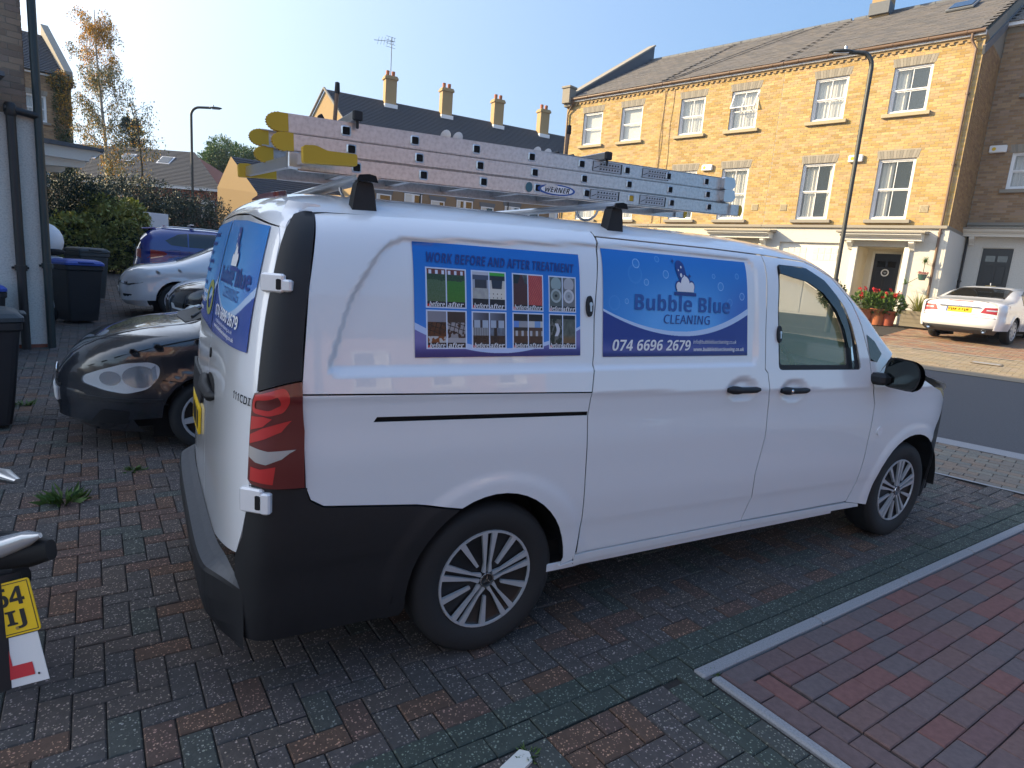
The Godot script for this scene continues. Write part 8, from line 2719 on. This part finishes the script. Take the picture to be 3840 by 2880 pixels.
func pot(called: String, label: String, o: Vector3, r: float, h: float, m: Material, group := "") -> Node3D:
	var p := thing(called, label, "plant pot", group, o)
	var g := G.new()
	g.lathe([Vector2(0.0, 0.0), Vector2(r * 0.72, 0.0), Vector2(r * 0.95, h * 0.82), Vector2(r * 1.05, h * 0.83), Vector2(r * 1.05, h), Vector2(r * 0.92, h), Vector2(r * 0.88, h * 0.86), Vector2(0.0, h * 0.86)], Transform3D(), 22)
	part("pot", g, m, p)
	return p

func porch_plants() -> void:
	var o := Vector3(18.88379, 0, -7.68014)
	var at := func(s: float, out: float) -> Vector3:
		var q := o - FD * s + FN * out
		return Vector3(q.x, ground_y(q.x, q.z), q.z)
	var g := G.new(); var lg := G.new(); var fl := G.new()
	var grp := "flower pots by the porch"
	var labels := ["wide terracotta pot with red geraniums beside the black front door", "terracotta pot with tall green stems and red flowers by the porch", "deep red clay pot with leafy plants by the porch"]
	for k in 3:
		var s: float = [-0.42, -0.05, 0.22][k]
		var p: Node3D = pot("plant_pot", labels[k], at.call(s, 1.25 - 0.1 * k), [0.30, 0.24, 0.22][k], [0.46, 0.48, 0.44][k], [M.terracotta, M.terracotta, M.terracotta_deep][k], grp)
		lg = G.new()
		for w in 520:
			lg.col = Color.WHITE * rng.randf_range(0.6, 1.3)
			var d := rdir()
			leaf(lg, Vector3(d.x * 0.36, 0.62 + d.y * 0.28, d.z * 0.36) * 1.0, rng.randf_range(0.06, 0.14), d + Vector3(0, 0.5, 0), 0.6)
		blade_tuft(lg, Vector3(0, 0.42, 0), 26, 0.75, 0.012, 0.25, 0.7)
		part("leaves", lg, M.leaf_fresh, p)
		fl = G.new()
		for w in 9:
			var c := Vector3(rng.randf_range(-0.35, 0.35), rng.randf_range(0.78, 1.05), rng.randf_range(-0.25, 0.3))
			for j in 16: 
				fl.col = Color.WHITE * rng.randf_range(0.7, 1.2)
				leaf(fl, c + rdir() * 0.035, 0.05, rdir() + Vector3(0, 0.3, 0), 0.9)
		part("flowers", fl, M.flower_red, p)
	# wooden trough with a spiky plant
	var tr := thing("plant_trough", "weathered wooden trough with a spiky yellow-green plant beside the white coupe", "planter", "", at.call(0.95, 1.05), atan2(FD.z, -FD.x))
	g = G.new()
	for k in 4:
		for s in [-1, 1]: g.box(Vector3(0, 0.10 + 0.115 * k, s * 0.2), Vector3(0.74, 0.108, 0.025))
		for s in [-1, 1]: g.box(Vector3(s * 0.36, 0.10 + 0.115 * k, 0), Vector3(0.025, 0.108, 0.36))
	g.box(Vector3(0, 0.44, 0), Vector3(0.68, 0.02, 0.36)); 
	part("planks", g, M.planter_wood, tr)
	lg = G.new(); blade_tuft(lg, Vector3(0.0, 0.42, 0), 150, 1.05, 0.012, 0.35, 1.0)
	part("leaves", lg, M.straw_green, tr)
	var gp: Node3D = pot("plant_pot", "dark green glazed pot beside the wooden trough", at.call(1.45, 0.95), 0.22, 0.40, M.glazed_green, grp)
	lg = G.new(); blade_tuft(lg, Vector3(0, 0.35, 0), 60, 0.5, 0.012, 0.6, 1.2)
	part("leaves", lg, M.leaf_fresh, gp)
	# leggy palm in a hanging basket on the drainpipe, bush left of the door
	var hp := thing("hanging_basket", "hanging basket with a small palm on the drainpipe above the coupe", "hanging basket", "", o - FD * 0.74 + FN * 0.28 + Vector3(0, 2.30, 0))
	g = G.new(); g.lathe([Vector2(0.0, -0.10), Vector2(0.08, -0.09), Vector2(0.125, 0.07), Vector2(0.13, 0.08), Vector2(0.0, 0.07)], Transform3D(), 16)
	part("pot", g, M.glazed_green, hp)
	g = G.new(); g.tube([Vector3(0.05, 0.0, 0.05), Vector3(0, 0.02, 0) - FN * 0.22 - FD * 0.16], 0.012, 6)
	part("bracket", g, M.pipe_black, hp)
	lg = G.new(); blade_tuft(lg, Vector3(0, 0.42, 0), 44, 0.42, 0.013, 0.5, 1.1); blade_tuft(lg, Vector3(-0.1, 0.0, 0.15) + FD * 0.5 + Vector3(0, -0.25, 0), 26, 0.4, 0.012, 0.4, 1.2)
	part("leaves", lg, M.leaf_fresh, hp)
	g = G.new(); g.tube([Vector3(0, 0.05, 0), Vector3(0.01, 0.42, 0)], 0.010, 5); g.tube([Vector3(0, 0.05, 0), Vector3(-0.1, 0.0, 0.15) + FD * 0.5 + Vector3(0, -0.25, 0)], 0.008, 5)
	part("stems", g, M.bark, hp)
	fl = G.new()
	for j in 60: fl.col = Color.WHITE * rng.randf_range(0.7, 1.2); leaf(fl, Vector3(rng.randf_range(-0.12, 0.12), 0.09 + rng.randf() * 0.05, rng.randf_range(-0.12, 0.12)), 0.05, rdir() + Vector3(0, 0.6, 0), 0.9)
	part("flowers", fl, M.flower_pink, hp)
	var bu := thing("shrub", "small pale bush left of the black front door", "shrub", "", at.call(-1.55, 0.7))
	lg = foliage([[Vector3(0, 0.75, 0), Vector3(0.40, 0.45, 0.35)]], 1600, 0.09, 0.3)
	part("foliage", lg, M.leaf_mid, bu)
	g = G.new(); limb(g, Vector3.ZERO, Vector3(0, 0.7, 0), 0.02, 0.01)
	part("stem", g, M.bark, bu)

# ------------------------------------------------------------------ bins, scooter, lamps, odds and ends
func wheelie_bin(label: String, o: Vector3, turn: float, body: Material, lid: Material, scale_ := 1.0) -> Node3D:
	var b := thing("wheelie_bin", label, "bin", "wheelie bins", o, turn)
	b.scale = Vector3.ONE * scale_
	var g := G.new()
	var rings := []
	for lv in [[0.04, 0.22, 0.24], [0.20, 0.235, 0.265], [0.88, 0.275, 0.335], [0.90, 0.295, 0.355], [0.96, 0.295, 0.355], [0.965, 0.28, 0.34]]:
		var ring := []
		for q in rrect(-lv[1], -lv[2], lv[1], lv[2], 0.05, 3): ring.append(Vector3(q.x, lv[0], q.y))
		rings.append(ring)
	for k in rings.size() - 1:
		var m: int = rings[k].size()
		for j in m:
			var j2 := (j + 1) % m
			g.quad(rings[k][j2], rings[k][j], rings[k + 1][j], rings[k + 1][j2])
	part("body", g, body, b)
	g = G.new()
	var lr := []
	for lv in [[0.965, 0.30, 0.37], [1.0, 0.30, 0.37], [1.035, 0.27, 0.33], [1.06, 0.20, 0.26], [1.065, 0.0, 0.0]]:
		var ring := []
		for q in rrect(-maxf(lv[1], 0.001), -maxf(lv[2], 0.001), maxf(lv[1], 0.001), maxf(lv[2], 0.001), 0.06, 3): ring.append(Vector3(q.x, lv[0] + 0.02 * q.y, q.y))
		lr.append(ring)
	for k in lr.size() - 1:
		var m: int = lr[k].size()
		for j in m:
			var j2 := (j + 1) % m
			g.quad(lr[k][j2], lr[k][j], lr[k + 1][j], lr[k + 1][j2])
	var l := part("lid", g, lid, b)
	g = G.new(); g.tube([Vector3(-0.2, 1.0, -0.40), Vector3(0.2, 1.0, -0.40)], 0.018, 8); g.cbox(Vector3(0, 1.02, 0.37), Vector3(0.24, 0.03, 0.05), 0.01)
	part("handle", g, lid, l)
	for s in [-1, 1]:
		g = G.new(); g.lathe([Vector2(0.0, -0.03), Vector2(0.09, -0.03), Vector2(0.10, -0.015), Vector2(0.10, 0.015), Vector2(0.09, 0.03), Vector2(0.0, 0.03)], Transform3D(Basis(Vector3(0, 0, 1), PI / 2), Vector3(s * 0.25, 0.10, -0.27)), 16)
		part("wheel", g, M.rubber, b)
	return b

func street_lamp(label: String, base: Vector3, top: float, arm: Vector3, r: float) -> void:
	var l := thing("street_lamp", label, "street lamp", "street lamps")
	var g := G.new()
	g.tube([base, base + Vector3(0, 1.4, 0)], r * 1.45, 12)
	part("base", g, M.lamp_steel, l)
	g = G.new()
	var pts := [base + Vector3(0, 1.4, 0)]
	var t := Vector3(base.x, top, base.z)
	for k in 9:
		var a := PI * 0.5 * k / 8.0
		pts.append(t + arm * 0.45 * (1.0 - cos(a)) + Vector3(0, 0.36 * sin(a), 0))
	pts.append(t + arm + Vector3(0, 0.38, 0))
	g.tube(pts, r, 12)
	part("pole", g, M.lamp_steel, l)
	g = G.new()
	var h := t + arm * 1.25 + Vector3(0, 0.39, 0)
	g.ball(h, Vector3(0.30, 0.055, 0.12), 8, 14, Basis(Vector3.UP, atan2(-arm.z, arm.x)))
	var hd := part("lamp_head", g, M.lamp_steel, l)
	g = G.new(); g.box(h + Vector3(0, -0.045, 0), Vector3(0.34, 0.02, 0.14), Basis(Vector3.UP, atan2(-arm.z, arm.x)))
	part("lens", g, M.board_white, hd)
	g = G.new(); g.lathe([Vector2(0.035, 0.0), Vector2(0.035, 0.07), Vector2(0.0, 0.08)], Transform3D(Basis(), h + Vector3(0, 0.05, 0) - arm.normalized() * 0.1), 10)
	part("photocell", g, M.alu_plain, hd)

func strokes(f: Callable, x0: float, y0: float, x1: float, y1: float, cnt: int, m: Material, parent: Node3D, off: float, flip := false) -> void:   # writing too blurred to read
	var g := G.new()
	for k in cnt:
		var a := lerpf(x0, x1, (k + 0.12) / cnt); var b := lerpf(x0, x1, (k + 0.70 + 0.2 * sin(k * 2.3)) / cnt)
		patch(g, f, P([a, y0, b, y0, b, y1, a, y1]), 0.1, off, 0.0, flip)
	var s := part("faint_writing", g, m, parent)
	s.set_meta("kind", "stuff")

func build_small_things() -> void:
	rng.seed = 33
	var g := G.new()
	# bins
	wheelie_bin("black wheelie bin with bright blue lid beside the house corner", Vector3(-2.13, ground_y(-2.1, -9.6), -9.62), 0.5, M.bin_black, M.bin_blue, 0.98)
	var b2 := wheelie_bin("grey wheelie bin with white painted scrawl in front of the hedge", Vector3(-2.15, ground_y(-2.2, -12.6), -12.6), 0.5, M.bin_grey, M.bin_grey, 1.0)
	var ff := func(a: float, b: float) -> Vector3: return Vector3(a, b, 0.30 + 0.10 * (b - 0.5))
	strokes(ff, -0.16, 0.74, 0.12, 0.79, 6, M.ink_grey, b2, 0.012)
	strokes(ff, -0.06, 0.66, 0.10, 0.70, 4, M.ink_grey, b2, 0.012)
	wheelie_bin("black wheelie bin with grey lid at the left edge of the drive", Vector3(-2.42, 0.0, -3.55), 1.75, M.bin_black, M.bin_grey, 0.93)
	wheelie_bin("black wheelie bin with blue lid against the rendered wall", Vector3(-2.93, 0.0, -6.75), 0.25, M.bin_black, M.bin_blue, 0.93)
	# white domed hood with a bag, behind the bins
	var w := thing("garden_cover", "white domed hood over a dark opening with a white bag behind the blue-lidded bin", "cover", "", Vector3(-2.72, ground_y(-2.7, -11.2), -11.2))
	g = G.new(); g.ball(Vector3(0, 1.22, 0), Vector3(0.33, 0.33, 0.30), 10, 18)
	part("hood", g, M.bag_white, w)
	g = G.new(); g.ball(Vector3(0.02, 1.03, 0.05), Vector3(0.33, 0.08, 0.28), 8, 18)
	part("opening", g, M.gap, w)
	g = G.new()
	g.lathe([Vector2(0.02, 0.98), Vector2(0.20, 0.93), Vector2(0.30, 0.7), Vector2(0.36, 0.35), Vector2(0.33, 0.05), Vector2(0.0, 0.0)], Transform3D(Basis(), Vector3(0.10, 0, 0.05)), 14)
	part("bag", g, M.bag_white, w)
	# notice board on a post behind the estate car
	var sg := thing("notice_board", "blank white notice board on a post behind the blue estate car", "sign", "", Vector3(-0.74, ground_y(-0.7, -19.6), -19.6), 0.35)
	g = G.new(); g.cbox(Vector3(0, 1.52, 0), Vector3(0.72, 0.62, 0.04), 0.008)
	part("board", g, M.board_white, sg)
	for s in [-1, 1]:
		g = G.new(); g.tube([Vector3(s * 0.34, 0, -0.03), Vector3(s * 0.34, 1.8, -0.03)], 0.025, 8)
		part("post", g, M.lamp_steel, sg)
	# lamps
	street_lamp("dark street lamp with curved arm above the hedge and red brick house", Vector3(0.99, ground_y(1, -30.2), -30.2), 7.35, Vector3(0.80, 0, 0.46) * 0.95, 0.055)
	street_lamp("tall street lamp in front of the sunlit yellow brick terrace", Vector3(14.38, ground_y(14.38, -6.8), -6.8), 7.12, Vector3(-0.42, 0, -0.42), 0.052)
	var tag_g := G.new()
	# broken white edging piece in the foreground
	var fr := thing("broken_edging", "broken white concrete edging piece lying in the paving", "edging", "", Vector3(-0.19, -0.012, 1.52), 0.35)
	g = G.new()
	g.prism(P([-0.09, -0.02, -0.02, -0.035, 0.055, -0.03, 0.075, 0.0, 0.06, 0.03, -0.04, 0.028, -0.10, 0.02]), Transform3D(Basis(Vector3.RIGHT, -PI / 2), Vector3.ZERO), 0.022)
	part("fragment", g, M.white_stone, fr)
	scooter()

func hull(g: G, secs: Array) -> void:                # smooth body through rounded sections: [centre, half width, half height, axis]
	var rings := []; var nor := []
	for k in secs.size():
		var s: Array = secs[k]
		var ax: Vector3 = (secs[min(k + 1, secs.size() - 1)][0] - secs[max(k - 1, 0)][0]).normalized()
		var sd := ax.cross(Vector3.UP).normalized(); var up := sd.cross(ax).normalized()
		var r := []; var n := []
		for j in 16:
			var t := TAU * j / 16.0
			var ca := signf(cos(t)) * pow(absf(cos(t)), 0.75); var sa := signf(sin(t)) * pow(absf(sin(t)), 0.75)
			r.append(s[0] + sd * ca * s[1] + up * sa * s[2]); n.append((sd * cos(t) / s[1] + up * sin(t) / s[2]).normalized())
		rings.append(r); nor.append(n)
	for k in secs.size() - 1:
		for j in 16:
			var j2 := (j + 1) % 16
			g.squad([rings[k][j], rings[k + 1][j], rings[k + 1][j2], rings[k][j2]], [nor[k][j], nor[k + 1][j], nor[k + 1][j2], nor[k][j2]])
	for j in range(1, 15):
		g.tri(rings[0][0], rings[0][j], rings[0][j + 1]); g.tri(rings[-1][0], rings[-1][j + 1], rings[-1][j])

func scooter() -> void:                              # only its tail reaches into the picture
	var s := thing("motor_scooter", "black motor scooter tail with yellow number plate and white learner plate", "scooter")
	var px := Vector3(0.082, 0.041, 0.041).normalized(); var pd := Vector3(0.033, -0.167, 0.057).normalized()   # along the plate, and down it
	px = (px - pd * px.dot(pd)).normalized()
	var pn := pd.cross(px).normalized()
	var tr := Vector3(-1.565, 0.505, 0.587)
	var face := func(a: float, b: float) -> Vector3: return tr + px * a + pd * b      # a from the right edge (negative inwards), b down from the top
	var w := 0.228; var h := 0.178
	var flip: bool = px.cross(pd).dot(Vector3(0.2, 0.3, 0.9)) < 0.0
	var pl := on(face, rrect(-w, 0.0, 0.0, h, 0.012), 0.0, M.plate_yellow, "number_plate", s, flip, 0.003, 0.06)
	text_on(face, "64", -0.128, 0.080, -0.028, 0.018, M.ink_black, pl, 0.001, 0.0, true, false, flip)
	text_on(face, "IJ", -0.105, 0.158, -0.038, 0.096, M.ink_black, pl, 0.001, 0.0, true, false, flip)
	var g := G.new()
	for q in [[-0.222, 0.006, -0.006, 0.0085], [-0.222, 0.1695, -0.006, 0.172], [-0.0085, 0.006, -0.006, 0.172]]:
		patch(g, face, P([q[0], q[1], q[2], q[1], q[2], q[3], q[0], q[3]]), 0.06, 0.001, 0.0, flip)
	part("plate_border", g, M.ink_black, pl)
	on(face, ellipse(Vector2(-0.075, 0.155), 0.006, 0.006, 10), 0.002, M.brass, "screw", pl, flip, 0.002, 0.06)
	var lp := on(face, P([-0.20, 0.182, -0.018, 0.182, -0.018, 0.345, -0.20, 0.345]), -0.004, M.plate_white, "learner_plate", s, flip, 0.002, 0.06)
	on(face, P([-0.16, 0.21, -0.125, 0.21, -0.125, 0.275, -0.058, 0.275, -0.058, 0.318, -0.16, 0.318]), -0.0025, M.ink_red, "letter_l", lp, flip, 0.0, 0.06)
	on(face, ellipse(Vector2(-0.045, 0.318), 0.004, 0.004, 8), -0.002, M.ink_black, "hole", lp, flip, 0.0, 0.06)
	# tail bodywork runs away to the left
	var ax := Vector3(-0.86, 0.0, -0.50).normalized(); var sd := Vector3(0.50, 0, -0.86).normalized()
	var o := Vector3(-1.70, 0.0, 0.44)
	g = G.new()
	hull(g, [[o + Vector3(0, 0.70, 0) - ax * 0.02, 0.05, 0.03], [o + Vector3(0, 0.70, 0) + ax * 0.04, 0.12, 0.07], [o + Vector3(0, 0.69, 0) + ax * 0.2, 0.16, 0.11], [o + Vector3(0, 0.66, 0) + ax * 0.5, 0.17, 0.15], [o + Vector3(0, 0.60, 0) + ax * 0.9, 0.15, 0.16], [o + Vector3(0, 0.45, 0) + ax * 1.1, 0.12, 0.12]])
	part("tail_body", g, M.paint_dark, s)
	g = G.new()
	hull(g, [[o + Vector3(0, 0.82, 0) + ax * 0.03, 0.03, 0.012], [o + Vector3(0, 0.825, 0) + ax * 0.10, 0.10, 0.018], [o + Vector3(0, 0.82, 0) + ax * 0.4, 0.13, 0.03], [o + Vector3(0, 0.80, 0) + ax * 0.8, 0.12, 0.04]])
	part("seat", g, M.seat_dark, s)
	g = G.new()
	hull(g, [[o + Vector3(0.0, 0.775, 0) - ax * 0.06 + sd * 0.09, 0.012, 0.010], [o + Vector3(0, 0.785, 0) + ax * 0.0 + sd * 0.11, 0.03, 0.020], [o + Vector3(0, 0.79, 0) + ax * 0.25 + sd * 0.13, 0.03, 0.022]])
	part("grab_rail", g, M.alu_plain, s)
	g = G.new()
	hull(g, [[Vector3(-1.525, 0.645, 0.585), 0.008, 0.008], [Vector3(-1.56, 0.632, 0.565), 0.025, 0.026], [Vector3(-1.63, 0.60, 0.53), 0.035, 0.034], [Vector3(-1.70, 0.575, 0.50), 0.03, 0.03]])
	var ind := part("indicator", g, M.lamp_clear, s)
	g = G.new()
	hull(g, [[Vector3(-1.50, 0.585, 0.575), 0.02, 0.035], [Vector3(-1.55, 0.575, 0.53), 0.05, 0.055], [Vector3(-1.66, 0.56, 0.46), 0.07, 0.06]])
	part("indicator_mount", g, M.plastic_black, s)
	g = G.new()
	hull(g, [[tr + pd * 0.02 + px * -0.11 - pn * 0.02 + Vector3(0, 0.05, 0), 0.05, 0.012], [tr + pd * 0.2 + px * -0.11 + Vector3(-0.01, 0, -0.02), 0.07, 0.012], [tr + pd * 0.36 + px * -0.12 + Vector3(-0.02, 0, -0.03), 0.06, 0.01]])
	part("mudguard", g, M.plastic_black, s)
	g = G.new()
	var wx := Transform3D(Basis(ax, sd, ax.cross(sd)), o + ax * 0.25 + Vector3(0, 0.25, 0))
	g.lathe([Vector2(0.15, -0.06), Vector2(0.22, -0.06), Vector2(0.245, -0.03), Vector2(0.25, 0.0), Vector2(0.245, 0.03), Vector2(0.22, 0.06), Vector2(0.15, 0.06)], wx, 28)
	var tw := Node3D.new(); tw.name = "rear_wheel"; s.add_child(tw)
	part("tyre", g, M.rubber, tw)
	g = G.new()
	g.lathe([Vector2(0.0, -0.04), Vector2(0.15, -0.05), Vector2(0.15, 0.05), Vector2(0.0, 0.04)], wx, 20)
	part("rim", g, M.wheel_black, tw)
	g = G.new()
	g.tube([o + sd * 0.17 + ax * 0.02 + Vector3(0, 0.36, 0), o + sd * 0.16 + ax * 0.35 + Vector3(0, 0.30, 0), o + sd * 0.12 + ax * 0.6 + Vector3(0, 0.26, 0)], [0.055, 0.06, 0.03], 14)
	part("silencer", g, M.plastic_black, s)
	g = G.new(); g.tube([o + ax * 0.8 + Vector3(0, 0.30, 0), o + ax * 0.6 + sd * 0.2 + Vector3(0, 0.0, 0)], 0.012, 6)
	part("side_stand", g, M.plastic_black, s)
